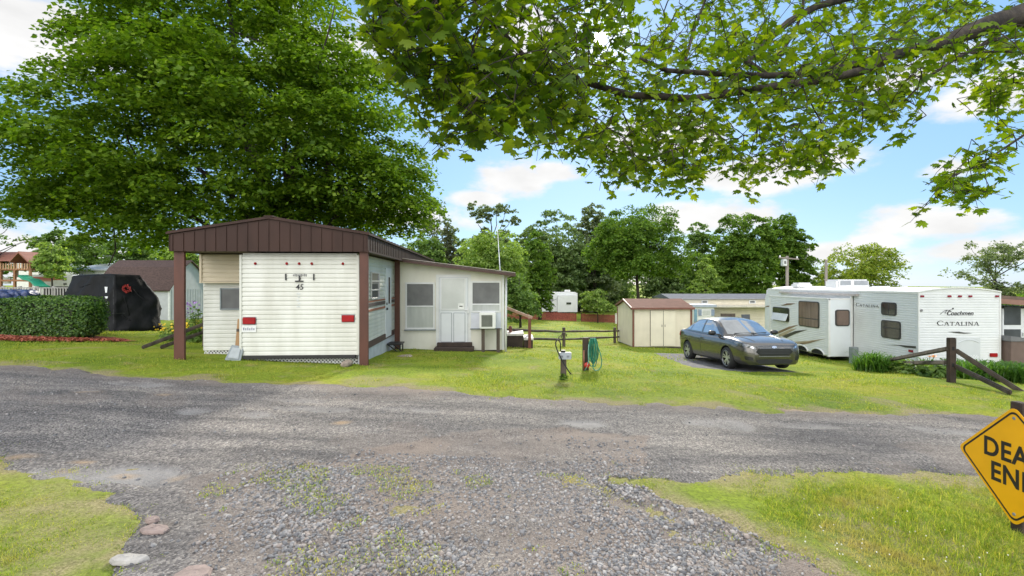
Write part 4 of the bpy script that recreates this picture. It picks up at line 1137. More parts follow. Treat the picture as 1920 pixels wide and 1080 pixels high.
wl, wr = fu(760), fu(815); wz0, wz1 = fz(617), fz(529.5)
window('window', sun_r, (wl, SV - .002, wz0), (1, 0, 0), (0, -1, 0), wr - wl, wz1 - wz0, frame=WTRIM, fw=.05, proud=.035, bars=(fz(574) - wz0,), glasses=[CURTAIN, SCREEN], recess=.012)
m = MB(); m.box(wl - .03, wr + .03, SV - .06, SV, wz0 - .035, wz0 - .002); m.build('sill', GREYMETAL, sun_r)
# storm door
d0, d1, dz0, dz1 = fu(818.5), fu(881.5), fz(648.5), fz(515)
m = MB(); m.box(d0 - .02, d0 + .075, SV - .03, SV, dz0 + .02, dz1); m.box(d1 - .075, d1 + .02, SV - .03, SV, dz0 + .02, dz1); m.box(d0 + .075, d1 - .075, SV - .03, SV, dz1 - .085, dz1); m.build('door_frame', WTRIM, sun_r)
m = MB(); m.box(d0 + .08, d1 - .08, SV - .045, SV - .002, dz0 + .03, dz1 - .09); door = m.build('door', WDOOR, sun_r, bevel=.004)
gx0, gx1, gz0, gz1 = fu(828.5), fu(870.5), fz(579), fz(523)
m = MB(); m.box(gx0, gx1, SV - .052, SV - .047, gz0, gz1); m.build('pane', M('hazy_glass', (.56, .575, .56), .14, .07, 2), door)
m = MB()
for a, c_ in ((gx0 - .03, gx0), (gx1, gx1 + .03)): m.box(a, c_, SV - .062, SV - .046, gz0 - .03, gz1 + .03)
m.box(gx0, gx1, SV - .062, SV - .046, gz0 - .03, gz0); m.box(gx0, gx1, SV - .062, SV - .046, gz1, gz1 + .03)
m.build('glass_bead', WTRIM, door)
m = MB(); m.box(d0 + .068, d0 + .079, SV - .034, SV - .004, dz0 + .03, dz1 - .09); m.box(d1 - .079, d1 - .068, SV - .034, SV - .004, dz0 + .03, dz1 - .09); m.box(d0 + .079, d1 - .079, SV - .034, SV - .004, dz1 - .09, dz1 - .083); m.build('door_gap', M('outline_grey', (.33, .35, .38)), sun_r)
for a, c_ in ((827, 846), (851, 871)):
    m = MB(); m.box(fu(a) - .018, fu(c_) + .018, SV - .048, SV - .0455, fz(640) - .018, fz(587) + .018); m.build('panel_shade_line', M('outline_grey', (.33, .35, .38), .6), door)  # grey outline painted in for the shade round the raised panel
    m = MB(); m.box(fu(a), fu(c_), SV - .056, SV - .046, fz(640), fz(587)); m.build('raised_panel', WDOOR, door, bevel=.008)
m = MB(); m.box(fu(858.5), fu(869.5), SV - .056, SV - .0525, fz(579.5), fz(568.5)); nt_ = m.build('notice', M('paper', (.8, .8, .78), .7), door)
m = MB(); m.box(fu(861), fu(867), SV - .058, SV - .0562, fz(575), fz(573.2)); m.build('notice_print', INK, nt_)
m = MB(); m.box(fu(876), fu(878.6), SV - .09, SV - .046, fz(587), fz(574)); m.tube([(fu(872), SV - .08, fz(581)), (fu(878), SV - .08, fz(581))], .012, 8); m.build('handle', ALU, door)
# right window with the air conditioner's filler board
wl, wr = fu(882.5), fu(939.5)
window('window', sun_r, (wl, SV - .002, fz(586)), (1, 0, 0), (0, -1, 0), wr - wl, fz(527) - fz(586), frame=WTRIM, fw=.05, proud=.035, bars=(fz(570.5) - fz(586),), glasses=[CURTAIN, SCREEN], recess=.012)
m = MB(); m.box(wl, wr, SV - .02, SV, fz(615.5), fz(586.2)); m.build('filler_board', M('lilac_white_board', (.62, .64, .72), .5, .04), sun_r)
m = MB(); m.box(wl - .02, wr + .02, SV - .05, SV - .001, fz(617.5), fz(615.7)); m.build('sill', GREYMETAL, sun_r)
# things at the sunroom
ac = thing('air_conditioner', 'white window air conditioner with a grey grille propped on two wooden legs', 'air conditioner', HO, HR)
a0, a1 = hu(898.5, 3.6), hu(929.5, 3.6); az0, az1 = fz(617, 3.5), fz(586.5, 3.5)
m = MB(); m.box(a0, a1, SV - .5, SV - .022, az0, az1); m.build('housing', M('ac_white', (.76, .76, .74), .4, .04), ac, bevel=.02)
m = MB()
for k in range(16):
    z = az0 + .075 + k * (az1 - az0 - .17) / 15; m.box(a0 + .06, a1 - .1, SV - .515, SV - .503, z - .006, z + .004)
m.box(a0 + .06, a1 - .1, SV - .505, SV - .501, az0 + .06, az1 - .07)
m.build('grille', M('grille_grey', (.18, .19, .165), .6), ac)
for px in (905.5, 934):
    u = hu(px, 3.7); gz = g(*hw(u, 3.8)); m = MB(); m.box(u - .05, u + .05, SV - .36, SV - .27, gz - .05, az0); m.build('leg', WOODGREY, ac)
st = thing('door_step', 'low dark wooden step in front of the white storm door', 'step', HO, HR)
s0, s1 = fu(813, 3.6), fu(888, 3.6)
gz = g(*hw((s0 + s1) / 2, 3.8))
m = MB(); m.box(s0, s1, SV - .5, SV - .03, gz - .0, gz + .10); m.build('tread', WOODBROWN, st, bevel=.01)
m = MB(); m.box(s0 + .06, s1 - .06, SV - .2, SV - .02, gz + .104, gz + .22); m.build('upper_tread', WOODBROWN, st, bevel=.01)
m = MB(); m.box(s0 + .1, s1 - .1, SV - .42, SV - .1, gz - .1, gz - .002); m.build('base', DARK, st)
cs = thing('camper_step', 'small black metal step below the narrow trailer door', 'step', HO, HR)
gz = g(*hw(.25, 3.0))
m = MB(); m.box(.03, .42, 2.75, 3.25, .0, .04); m.build('tread', BLACK, cs)
m = MB()
for vv in (2.8, 3.2): m.beam((.06, vv, .0), (.36, vv, gz - .02), .03, .03); m.beam((.38, vv, .0), (.38, vv, gz - .02), .03, .03)
m.build('frame', BLACK, cs)
px = 937.5; mast = thing('antenna_mast', 'thin pale antenna pole rising behind the sunroom roof', 'antenna', (0, 0, 0))
xb, yb = P3(938, 500, 18.9).x, 18.9
mast.location = (xb, yb, g(xb, yb)); hgt = P3(0, 422, 18.9).z - g(xb, yb)
m = MB(); m.tube([(0, 0, -.1), (0, 0, hgt * .6), (-.12, 0, hgt)], [.025, .022, .012], 8); m.build('pole', ALU, mast, True)
m = MB(); m.tube([(-.25, 0, hgt * .99), (.05, 0, hgt * .985)], .006, 6); m.tube([(-.2, 0, hgt * .95), (.08, 0, hgt * .945)], .006, 6); m.build('crossbar', ALU, mast)

# the stoop on the sunroom's far side
stp = thing('side_stoop', 'low white-floored stoop with a sloping red brown handrail beyond the sunroom', 'stoop', (0, 17.0, 0), 0, world=True)
pt = lambda px, py, Y=17.0: P3(px, py, Y)
gz = g(.3, 17)
m = MB(); m.box(-.2, pt(981, 0).x, 16.4, 17.6, pt(0, 626).z, pt(0, 622.5).z); m.box(pt(981, 0).x + .01, pt(999, 0).x, 16.4, 17.6, pt(0, 634).z, pt(0, 630.5).z); m.build('tread', M('worn_white_board', (.60, .56, .53), .6, .1, 6), stp)
m = MB(); m.box(-.18, pt(980, 0).x, 16.45, 17.55, gz - .1, pt(0, 626.2).z); m.box(pt(981.5, 0).x, pt(998, 0).x, 16.45, 17.55, gz - .1, pt(0, 634.2).z); m.build('riser', WOODBROWN, stp)
rr = M('red_brown_paint', (.17, .055, .035), .6, .15, 6)
m = MB()
for Y in (16.42, 17.58): m.beam(pt(949, 577, Y), pt(998, 596, Y), .06, .09)
m.build('handrail', M('pink_tan_rail', (.40, .24, .18), .6), stp)
for Y in (16.42, 17.58):
    m = MB(); q = pt(993, 598, Y); m.box(q.x - .05, q.x + .05, Y - .05, Y + .05, gz - .1, q.z + .02); m.build('post', rr, stp)
fl = thing('garden_lantern', 'small red brown lantern post standing on the stoop', 'lantern', (pt(957, 0).x, 16.9, pt(0, 622.5).z))
m = MB(); m.box(-.05, .05, -.05, .05, 0, .12); m.build('base', rr, fl)
m = MB(); m.lathe([(0, .24), (.08, .17), (.055, .165), (.055, .12), (0, .12)], (0, 0, 0), 'z', 10); m.build('cap', rr, fl)

# end of the trailer: panel, board, rock
pn = thing('shovel_blade', 'grey ribbed metal panel leaning against the corner of the trailer', 'panel', (*hw(hu(441, -.12), -.12), 0))
gz = g(pn.location.x, pn.location.y); pn.location.z = gz
pn.rotation_euler = (R(-22), R(8), R(4))
m = MB(); m.prism([(-.15, 0, .0), (.17, 0, .0), (.15, 0, .33), (-.11, 0, .33)], (0, .02, 0)); m.build('sheet', GREYMETAL, pn, bevel=.006)
m = MB(); m.prism([(-.10, -.014, .05), (.12, -.014, .05), (.10, -.014, .28), (-.07, -.014, .28)], (0, .013, 0)); m.build('raised_middle', M('grey_metal_light', (.30, .33, .35), .5, .1, 8), pn, bevel=.006)
bd = thing('wooden_board', 'short tan board leaning in the corner behind the grey panel', 'board', (*hw(hu(449.5, .02), .03), 0))
bd.location.z = g(bd.location.x, bd.location.y); bd.rotation_euler = (R(-6), R(2), 0)
m = MB(); m.box(-.055, .055, -.02, .02, -.03, .87); m.build('plank', WOODTAN, bd, bevel=.004)
m = MB(); m.box(-.055, .055, -.026, -.0205, .60, .66); m.build('cleat', WOODGREY, bd)
def slab(label, px, py, sx, sy, sz, seed, mat):
    """a broken flat stone let into the ground: angular outline, worn top"""
    q = gp(px, py); rng = np.random.RandomState(seed); n = 9
    an = np.sort(np.linspace(0, 2 * math.pi, n, endpoint=False) + rng.uniform(-.25, .25, n)); rr = rng.uniform(.72, 1.08, n)
    bm = bmesh.new()
    rings = []
    for k, (f, z) in enumerate(((1.0, -.05), (1.0, .35), (.9, .8), (.55, .95), (.2, 1.0))):
        rings.append([bm.verts.new((math.cos(a) * r * sx * f, math.sin(a) * r * sy * f, sz * z + (rng.uniform(-.18, .18) * sz if k > 1 else 0))) for a, r in zip(an, rr)])
    for a_, b_ in zip(rings[:-1], rings[1:]):
        for i in range(n): bm.faces.new((a_[i], a_[(i + 1) % n], b_[(i + 1) % n], b_[i]))
    bm.faces.new(rings[-1]); bm.faces.new(rings[0][::-1])
    bmesh.ops.recalc_face_normals(bm, faces=bm.faces)
    me = bpy.data.meshes.new('flat_stone'); bm.to_mesh(me); bm.free()
    o = link('flat_stone', me, mat); o.location = (q.x, q.y, q.z - .005); tag(o, label, 'rock'); return o
def rock(name, label, px, py, sx, sy, sz, seed, mat=STONE, group=None, sink=.35, cat='rock', flat=False):
    if name == 'flat_stone': return slab(label, px, py, sx, sy, max(.03, sz), seed, mat)
    q = gp(px, py); rng = np.random.RandomState(seed)
    bm = bmesh.new(); bmesh.ops.create_icosphere(bm, subdivisions=3, radius=1)
    for v in bm.verts:
        p = np.array(v.co); k = 1 + (.30 if name == 'flat_stone' else .16) * float(nz(np.array(p[0] * 1.4 + seed), np.array(p[1] * 1.4 + p[2]), 1.2, seed % 4)) + .03 * rng.normal()
        c = v.co * k
        if c.z > .55 and flat: c.z = .55 + (c.z - .55) * .25
        v.co = Vector((c.x * sx, c.y * sy, c.z * sz))
    me = bpy.data.meshes.new(name); bm.to_mesh(me); bm.free()
    o = link(name, me, mat, None, True); o.location = (q.x, q.y, q.z + sz * (1 - 2 * sink) ); o.rotation_euler = (0, 0, rng.uniform(0, 6))
    tag(o, label, cat, group); return o
rock('rock', 'pinkish angular rock at the foot of the right brown post', 650, 686, .14, .10, .085, 3, sink=.25)
rock('flat_stone', 'tan flat paving stone in the grass by the sunroom corner', 761, 668, .23, .22, .035, 5, flat=True, sink=.3)
PALEST = M('pale_flat_stone', (.36, .34, .32), .85, .2, 9, .5, 50); PINKST = M('pink_flat_stone', (.26, .2, .18), .85, .2, 9, .5, 50)
rock('flat_stone', 'pale grey pointed stone in the grass at the bottom left', 243, 1050, .13, .05, .03, 6, PALEST, sink=.3)
rock('flat_stone', 'pinkish flat stone half cut off at the bottom of the view', 360, 1079, .13, .09, .03, 7, PINKST, sink=.35)
rock('flat_stone', 'brown flat stone sunk in the drive edge, below the smaller one', 290, 994, .11, .06, .02, 8, PINKST, sink=.35)
rock('flat_stone', 'small tan stone sunk in the drive edge', 287, 976, .06, .035, .016, 9, PINKST, sink=.35)

# ------------------------------------------------------------------ the white travel trailer on the right
CX0, CX1, CY0, CY1 = 12.70, 15.25, 15.0, 24.2
CZB, CZT = -1.12, 1.42
rv = thing('travel_trailer', 'long white travel trailer with dark graphics and a slide-out, parked behind the lily bed', 'camper', (CX0, CY0, g(CX0, CY0)), 0, world=True)
m = MB()
arch = [(CX0 + .03, CZB), (CX1 - .03, CZB)] + [(CX1 - .03 - (CX1 - CX0 - .06) * k / 12, CZT - .03 + .13 * math.sin(math.pi * k / 12) ** .8) for k in range(13)]
m.prism([(x, CY0 + .03, z) for x, z in arch], (0, CY1 - CY0 - .5, 0))
# rounded nose at the far end
yb = CY1 - .47
m.prism([(CX0 + .03, yb, CZB), (CX0 + .03, yb + .45, CZB), (CX0 + .03, yb + .42, .9), (CX0 + .03, yb + .2, CZT - .05), (CX0 + .03, yb, CZT - .03)], (CX1 - CX0 - .06, 0, 0))
siding(m, (CX0, CY1 - .25, 0), (0, -1, 0), (-1, 0, 0), CY1 - CY0 - .25, CZB, CZT - .08, .078, .011)
siding(m, (CX0, CY0, 0), (1, 0, 0), (0, -1, 0), CX1 - CX0, CZB, CZT - .02, .078, .011)
gab = [(CX1, CZT - .02)] + [(CX1 - (CX1 - CX0) * k / 12, CZT - .02 + .13 * math.sin(math.pi * k / 12) ** .8) for k in range(1, 12)] + [(CX0, CZT - .02)]
m.prism([(x, CY0 - .004, z) for x, z in gab], (0, .03, 0))
body = m.build('body', WHITE2, rv)
m = MB()
edge = [(CX0 - .012, CZT - .03)] + [(CX0 + (CX1 - CX0) * k / 12, CZT - .008 + .13 * math.sin(math.pi * k / 12) ** .8) for k in range(13)] + [(CX1 + .012, CZT - .03)]
for (xa, za), (xb_, zb_) in zip(edge[:-1], edge[1:]): m.beam((xa, CY0 - .01, za), (xb_, CY0 - .01, zb_), .05, .035)
m.box(CX0 - .016, CX0 + .03, CY0 - .02, CY0 + .03, CZB, CZT - .03); m.box(CX1 - .03, CX1 + .016, CY0 - .02, CY0 + .03, CZB, CZT - .03)
m.build('corner_moulding', WTRIM, rv)
m = MB()
m.prism([(x, CY0 + .02, z + .02) for x, z in arch[2:]] , (0, CY1 - CY0 - .6, 0))
m.box(CX0 - .02, CX0 + .06, CY0 + .03, CY1 - .4, CZT - .075, CZT - .005)
m.build('roof', M('white_rubber_roof', (.74, .74, .73), .55, .06, 3), rv)
def rvy(px, X): return X * 900 / (px - 960)
def rvz(py, px, X): return EYE + (530 - py) / 900 * rvy(px, X)
def rwin(name, parent, X, y0, y1, z0, z1, glass, bars=(), vb=()):
    """rounded-corner window in a wall whose outside faces -x"""
    r = .09; pts = []
    for cy, cz, a in ((y0 + r, z0 + r, 180), (y1 - r, z0 + r, 270), (y1 - r, z1 - r, 0), (y0 + r, z1 - r, 90)):
        for k in range(5): t = R(a + k * 22.5); pts.append((cy + r * math.cos(t), cz + r * math.sin(t)))
    mm = MB(); mm.prism([(X, a, b_) for a, b_ in pts], (-.022, 0, 0)); o = mm.build(name, M('black_window_frame', (.03, .03, .032), .4), parent)
    cy, cz = (y0 + y1) / 2, (z0 + z1) / 2; ky, kz = 1 - .07 / (y1 - y0), 1 - .07 / (z1 - z0)
    mm = MB(); mm.prism([(X - .0225, cy + (a - cy) * ky, cz + (b_ - cz) * kz) for a, b_ in pts], (-.004, 0, 0)); mm.build('pane', glass, o)
    if bars or vb:
        mm = MB()
        for z in bars: mm.box(X - .03, X - .027, y0 + .05, y1 - .05, z - .015, z + .015)
        for y in vb: mm.box(X - .03, X - .027, y - .012, y + .012, z0 + .05, z1 - .05)
        mm.build('bar', M('black_window_frame', (.03, .03, .032)), o)
    return o
TINT = M('tinted_glass', (.045, .05, .045), .05, .4, 1.6, spec=.8)
CURT = M('brown_curtain_glass', (.15, .105, .085), .12, .35, 2.0, stretch=(1, 3, .4), spec=.7)
rwin('window', rv, CX0 - .012, rvy(1682, CX0), rvy(1653.6, CX0), .60, 1.04, TINT, vb=(rvy(1668, CX0),))
rwin('window', rv, CX0 - .012, rvy(1690, CX0), rvy(1653.6, CX0), -.17, .43, TINT, bars=(.18,))
# slide-out
SX = 11.79; SY0 = 17.86; SY1 = 21.95; SZ0, SZ1 = -1.06, 1.09
m = MB(); m.box(SX + .03, CX0 - .02, SY0 + .03, SY1 - .02, SZ0, SZ1)
siding(m, (SX, SY1, 0), (0, -1, 0), (-1, 0, 0), SY1 - SY0, SZ0 + .05, SZ1 - .03, .078, .010)
so = m.build('slide_out', WHITE2, rv)
m = MB(); m.box(SX - .02, SX + .05, SY0 - .012, SY0 + .05, SZ0, SZ1 + .01); m.box(SX - .015, CX0 - .03, SY0 - .012, SY0 + .03, SZ1 - .03, SZ1 + .03); m.box(SX - .02, SX + .05, SY0 + .05, SY1 + .01, SZ1 - .03, SZ1 + .03); m.box(CX0 - .1, CX0 - .02, SY0 - .02, SY0 + .03, SZ0, SZ1 + .12)
m.box(SX - .02, SX + .05, SY1 - .05, SY1 + .012, SZ0, SZ1)
m.build('moulding', WTRIM, so)
m = MB(); m.box(SX + .05, CX0 - .101, SY0 - .004, SY0 + .025, SZ0 + .02, SZ1 - .031); m.build('end_panel', M('smooth_white_panel', (.68, .72, .76), .32, .03, 2), so)
m = MB(); m.box(CX0 - .11, CX0 - .02, SY0 - .3, SY1 + .7, SZ1 + .12, SZ1 + .20); m.build('awning_rail', M('pale_bronze_rail', (.40, .36, .34), .5), rv)
m = MB(); m.box(CX0 - .03, CX0 - .015, SY0 - .03, SY0, CZB, SZ1 + .12); m.build('slide_seal', BLACK, rv)
rwin('window', so, SX - .012, rvy(1537, SX), rvy(1498.6, SX), -.06, .96, CURT, bars=(.28,))
o = rwin('window', so, SX - .012, rvy(1480.5, SX), rvy(1450, SX), .02, .62, TINT, vb=(21.0,))
m = MB(); y0, y1 = rvy(1480, SX) + .03, rvy(1450.5, SX) - .03
m.prism([(SX - .03, y0, .36), (SX - .03, y1, .36), (SX - .14, y1, .06), (SX - .14, y0, .06)], (-.012, 0, .004)); m.build('tilted_pane', M('bright_glass', (.55, .56, .56), .12, .1, 3), o)
x0, x1 = P3(1565.5, 0, SY0).x, P3(1592.5, 0, SY0).x; z0, z1 = P3(0, 611.5, SY0).z, P3(0, 580.5, SY0).z
def rwin_y(name, parent, Y, x0, x1, z0, z1, glass):
    r = .09; pts = []
    for cx, cz, a in ((x0 + r, z0 + r, 180), (x1 - r, z0 + r, 270), (x1 - r, z1 - r, 0), (x0 + r, z1 - r, 90)):
        for k in range(5): t = R(a + k * 22.5); pts.append((cx + r * math.cos(t), cz + r * math.sin(t)))
    mm = MB(); mm.prism([(a, Y, b_) for a, b_ in pts], (0, -.02, 0)); o = mm.build(name, M('black_window_frame', (.03, .03, .032)), parent)
    cx, cz = (x0 + x1) / 2, (z0 + z1) / 2
    mm = MB(); mm.prism([(cx + (a - cx) * .84, Y - .0205, cz + (b_ - cz) * .88) for a, b_ in pts], (0, -.004, 0)); mm.build('pane', glass, o)
rwin_y('window', so, SY0 - .006, x0, x1, z0, z1, CURT)
# graphics
BRNZ = M('bronze_graphic', (.20, .13, .085), .4, .2, 3); CHAR = M('charcoal_graphic', (.045, .043, .042), .4, .2, 3); SAND_ = M('sand_graphic', (.38, .31, .23), .4, .1, 3)
def swoosh(parent, mat, pts, X, d=.004, name='graphic'):
    """pts: pixel outline on the slide-out's long wall"""
    mm = MB(); mm.prism([(X - .012, rvy(px, X), rvz(py, px, X)) for px, py in pts], (-d, 0, 0)); mm.build(name, mat, parent)
zp = lambda x, y: (1400 + x / 3.6, 460 + y / 3.6)
swoosh(so, BRNZ, [zp(205, 585), zp(290, 548), zp(352, 537), zp(290, 565), zp(215, 597)], SX)
swoosh(so, CHAR, [zp(240, 612), zp(330, 578), zp(412, 569), zp(330, 597), zp(270, 626)], SX, .006)
swoosh(so, SAND_, [zp(216, 603), zp(300, 566), zp(340, 560), zp(262, 604), zp(222, 618)], SX, .003)
swoosh(so, SAND_, [zp(300, 652), zp(400, 646), zp(535, 630), zp(420, 658), zp(330, 665)], SX)
swoosh(so, BRNZ, [zp(345, 661), zp(420, 652), zp(500, 638), zp(420, 662), zp(380, 668)], SX, .006)
swoosh(so, BRNZ, [zp(232, 408), zp(272, 392), zp(332, 391), zp(300, 402), zp(262, 406)], SX)
swoosh(rv, BRNZ, [zp(120, 418), zp(140, 408), zp(160, 408), zp(150, 415)], CX0, .004)
swoosh(rv, CHAR, [zp(1145, 681), zp(1145, 696), zp(1075, 690), zp(1030, 677), zp(940, 672), zp(1040, 673)], CX0, .004)
# lettering drawn as serif capitals
def serif_word(word, size, first=1.28, gap=.10):
    """flat raised capitals in the x-z plane with thick and thin strokes and serifs; only the letters wanted here"""
    mm = MB(); x = 0.
    tk, tn, sf = .15, .065, .05
    def P(poly, s, x0, d=.004): mm.prism([(x0 + a * s, 0, b_ * s) for a, b_ in poly], (0, -d, 0))
    def stroke(a, c, w, s, x0, d): 
        P([(a[0] - w / 2, a[1]), (a[0] + w / 2, a[1]), (c[0] + w / 2, c[1]), (c[0] - w / 2, c[1])], s, x0, d)
    def ser(cx, z, w, s, x0): P([(cx - w / 2, z), (cx + w / 2, z), (cx + w / 2, z + sf), (cx - w / 2, z + sf)], s, x0, .0052)
    for i, ch in enumerate(word):
        s = size * (first if i == 0 else 1.)
        if ch == 'C':
            w = .95; c = (.5, .5)
            for k in range(14):
                t0, t1 = R(42 + k * 276 / 14), R(42 + (k + 1) * 276 / 14)
                def rr_(t): return .5 - (.05 + .11 * max(0, -math.cos(t)) ** .8)
                q = [(c[0] + .5 * math.cos(t0), c[1] + .5 * math.sin(t0)), (c[0] + .5 * math.cos(t1), c[1] + .5 * math.sin(t1)), (c[0] + rr_(t1) * math.cos(t1), c[1] + .5 * (rr_(t1) / .5) * math.sin(t1)), (c[0] + rr_(t0) * math.cos(t0), c[1] + rr_(t0) * math.sin(t0))]
                P(q, s, x)
            P([(.84, .68), (.90, .68), (.90, .95), (.86, .90)], s, x); P([(.84, .10), (.90, .06), (.90, .30), (.86, .30)], s, x)
        elif ch == 'A':
            w = 1.0; stroke((.12, 0), (.47, 1), tn, s, x, .004); stroke((.86, 0), (.51, 1), tk, s, x, .0046); P([(.25, .32), (.72, .32), (.70, .38), (.27, .38)], s, x, .0035); ser(.12, 0, .26, s, x); ser(.86, 0, .34, s, x)
        elif ch == 'T':
            w = .86; stroke((.43, 0), (.43, .95), tk, s, x, .004); P([(.02, .94), (.84, .94), (.84, 1.), (.02, 1.)], s, x, .0046); P([(.02, .76), (.07, .76), (.10, .94), (.02, .94)], s, x); P([(.79, .76), (.84, .76), (.84, .94), (.76, .94)], s, x); ser(.43, 0, .34, s, x)
        elif ch == 'L':
            w = .74; stroke((.20, .05), (.20, 1), tk, s, x, .004); ser(.20, .95, .36, s, x); P([(.02, 0), (.70, 0), (.70, .06), (.02, .06)], s, x, .0046); P([(.65, .06), (.70, .06), (.70, .27)], s, x)
        elif ch == 'I':
            w = .42; stroke((.2, .05), (.2, .95), tk, s, x, .004); ser(.2, 0, .36, s, x); ser(.2, .95, .36, s, x)
        elif ch == 'N':
            w = 1.0; stroke((.16, .05), (.16, 1), tn, s, x, .004); stroke((.84, .0), (.84, .95), tn, s, x, .004); stroke((.80, 0), (.20, 1), tk, s, x, .0046); ser(.16, 0, .28, s, x); ser(.84, .95, .28, s, x); ser(.14, .95, .22, s, x)
        x += (w + gap) * s
    return mm, x
mm, wd = serif_word('CATALINA', .118)
tx0, tx1 = P3(1756, 0, CY0).x, P3(1836, 0, CY0).x
k = (tx1 - tx0) / wd
mm.v = [(tx0 + x * k, CY0 - .0135 + y, P3(0, 610.3, CY0).z + z) for x, y, z in mm.v]; mm.build('lettering', INK, rv)
mm, wd = serif_word('CATALINA', .098)
ya, yb_ = rvy(1605.5, CX0), rvy(1649, CX0); k = (ya - yb_) / wd
mm.v = [(CX0 - .0135 + y, ya - x * k, .83 + z) for x, y, z in mm.v]; mm.build('lettering', M('grey_ink', (.13, .13, .135), .5), rv)
put_text('lettering', text_mesh('Coachmen', .19, .003, .28, xs=1.02), INK, rv, ((P3(1797, 0, CY0).x) + .03, CY0 - .0145, P3(0, 587.5, CY0).z), (R(90), 0, 0))
m = MB()
def sw(pts, r): m.tube([(P3(px, 0, CY0).x, CY0 - .016, P3(0, py, CY0).z) for px, py in pts], r, 6)
sw([(1762, 589), (1768, 584), (1774, 581), (1772, 585), (1771, 588)], .006); sw([(1771, 586), (1776, 581), (1779, 581), (1777, 585), (1777, 588)], .006); sw([(1777, 586), (1781, 581), (1785, 580)], .006)
m.lathe([(0, -.02), (.022, -.015), (.022, 0)], (P3(1786, 0, CY0).x, CY0 - .01, P3(0, 578.5, CY0).z), 'y', 8)
m.build('emblem', INK, rv)
m = MB(); m.prism([(P3(px, 0, CY0).x, CY0 - .0125, P3(0, py, CY0).z) for px, py in ((1776, 622), (1797, 621.5), (1806, 623.2), (1822, 624.6), (1806, 625.6), (1796, 624.8))], (0, -.004, 0)); m.build('graphic', CHAR, rv)
RL = M('dark_red_lens', (.25, .012, .03), .25, .2, 10)
for px in (1728, 1779, 1798.5, 1818, 1868):
    x = P3(px, 0, CY0).x; z = P3(0, 555.5, CY0).z
    m = MB(); m.box(x - .055, x + .055, CY0 - .045, CY0 - .008, z - .03, z + .03); m.build('marker_light', RL, rv, bevel=.008)
x, z = P3(1861.5, 0, CY0).x, P3(0, 665.5, CY0).z
m = MB(); m.box(x - .12, x + .12, CY0 - .05, CY0 - .008, z - .06, z + .06); o = m.build('tail_light', REDLENS, rv, bevel=.012)
m = MB(); m.box(x - .13, x + .13, CY0 - .02, CY0 - .006, z - .07, z + .07); m.build('bezel', WTRIM, o)
m = MB(); m.box(CX0 - .04, CX0 - .01, 15.18, 15.34, P3(0, 661, 15.2).z, P3(0, 656.5, 15.2).z); m.build('side_marker_light', RL, rv, bevel=.006)
m = MB(); m.lathe([(0, -.03), (.04, -.025), (.045, 0)], (P3(1727, 0, CY0).x, CY0 - .005, P3(0, 582, CY0).z), 'y', 12); m.build('cable_inlet', M('grey_plastic', (.2, .2, .21), .5), rv)
# the door in the back for the outside cupboard, pale lattice pattern
x0, x1 = P3(1792.5, 0, CY0).x, P3(1837, 0, CY0).x; z0, z1 = P3(0, 700, CY0).z, P3(0, 632.5, CY0).z
m = MB(); m.box(x0, x1, CY0 - .022, CY0 - .010, z0, z1); ad = m.build('access_door', M('pale_door', (.56, .585, .60), .4, .03, 3), rv, bevel=.004)
m = MB(); k = 0
n = 9
for i in range(-n, n + 1):
    for sg in (1, -1):
        xa = (x0 + x1) / 2 + i * .085; zc = z0 + .3
        a = (xa - .28, zc - .28 * sg), (xa + .28, zc + .28 * sg)
        (ax, az), (bx_, bz_) = a
        def cl(ax, az, bx_, bz_):
            for lim, lo in ((x0 + .06, 1), (x1 - .06, 0)):
                if lo and ax < lim: t = (lim - ax) / (bx_ - ax); ax, az = lim, az + t * (bz_ - az)
                if not lo and bx_ > lim: t = (lim - ax) / (bx_ - ax); bx_, bz_ = lim, az + t * (bz_ - az)
            return ax, az, bx_, bz_
        if ax > x1 - .08 or bx_ < x0 + .08: continue
        ax, az, bx_, bz_ = cl(ax, az, bx_, bz_); m.beam((ax, CY0 - .0235 - .001 * sg, az), (bx_, CY0 - .0235 - .001 * sg, bz_), .008, .004, (0, 1, 0))
m.build('lattice', M('lattice_white', (.76, .78, .79), .4), ad)
m = MB()
pts = [(x0 + .05 + (x1 - x0 - .1) * k / 12, CY0 - .025, z1 - .16 + .09 * math.sin(math.pi * k / 12)) for k in range(13)]; m.tube(pts, .012, 6); m.build('arched_trim', M('grey_white', (.55, .58, .60), .4), ad)
# roof gear
def roofbox(name, px0, px1, py0, py1, Y, mat, depth, cap=True):
    a, b_ = P3(px0, py1, Y), P3(px1, py0, Y)
    mm = MB(); mm.box(a.x, b_.x, Y, Y + depth, CZT + .02, b_.z); o = mm.build(name, mat, rv, bevel=min(.07, (b_.z - CZT) * .25))
    return o, a, b_
GB = M('roof_plastic', (.72, .72, .72), .45, .05, 3)
o, a, b_ = roofbox('rooftop_air_conditioner', 1570, 1631, 524, 541, 19.6, GB, .8)
m = MB()
zt = b_.z; z0 = CZT + .12
for xa, xb_ in ((a.x + .12, a.x + .55), (a.x + .68, b_.x - .08)):
    for k in range(5): zz_ = z0 + .06 + k * (zt - z0 - .10) / 5; m.box(xa, xb_, 19.588, 19.599, zz_, zz_ + .03)
m.build('louvre', M('louvre_grey', (.28, .30, .32), .5), o)
roofbox('roof_vent', 1497, 1524, 530, 541.5, 21.6, GB, .6)
roofbox('roof_vent', 1650, 1672, 536.5, 541.5, 18.5, GB, .5)
roofbox('roof_vent', 1697, 1705, 537, 541.5, 17.5, GB, .3)
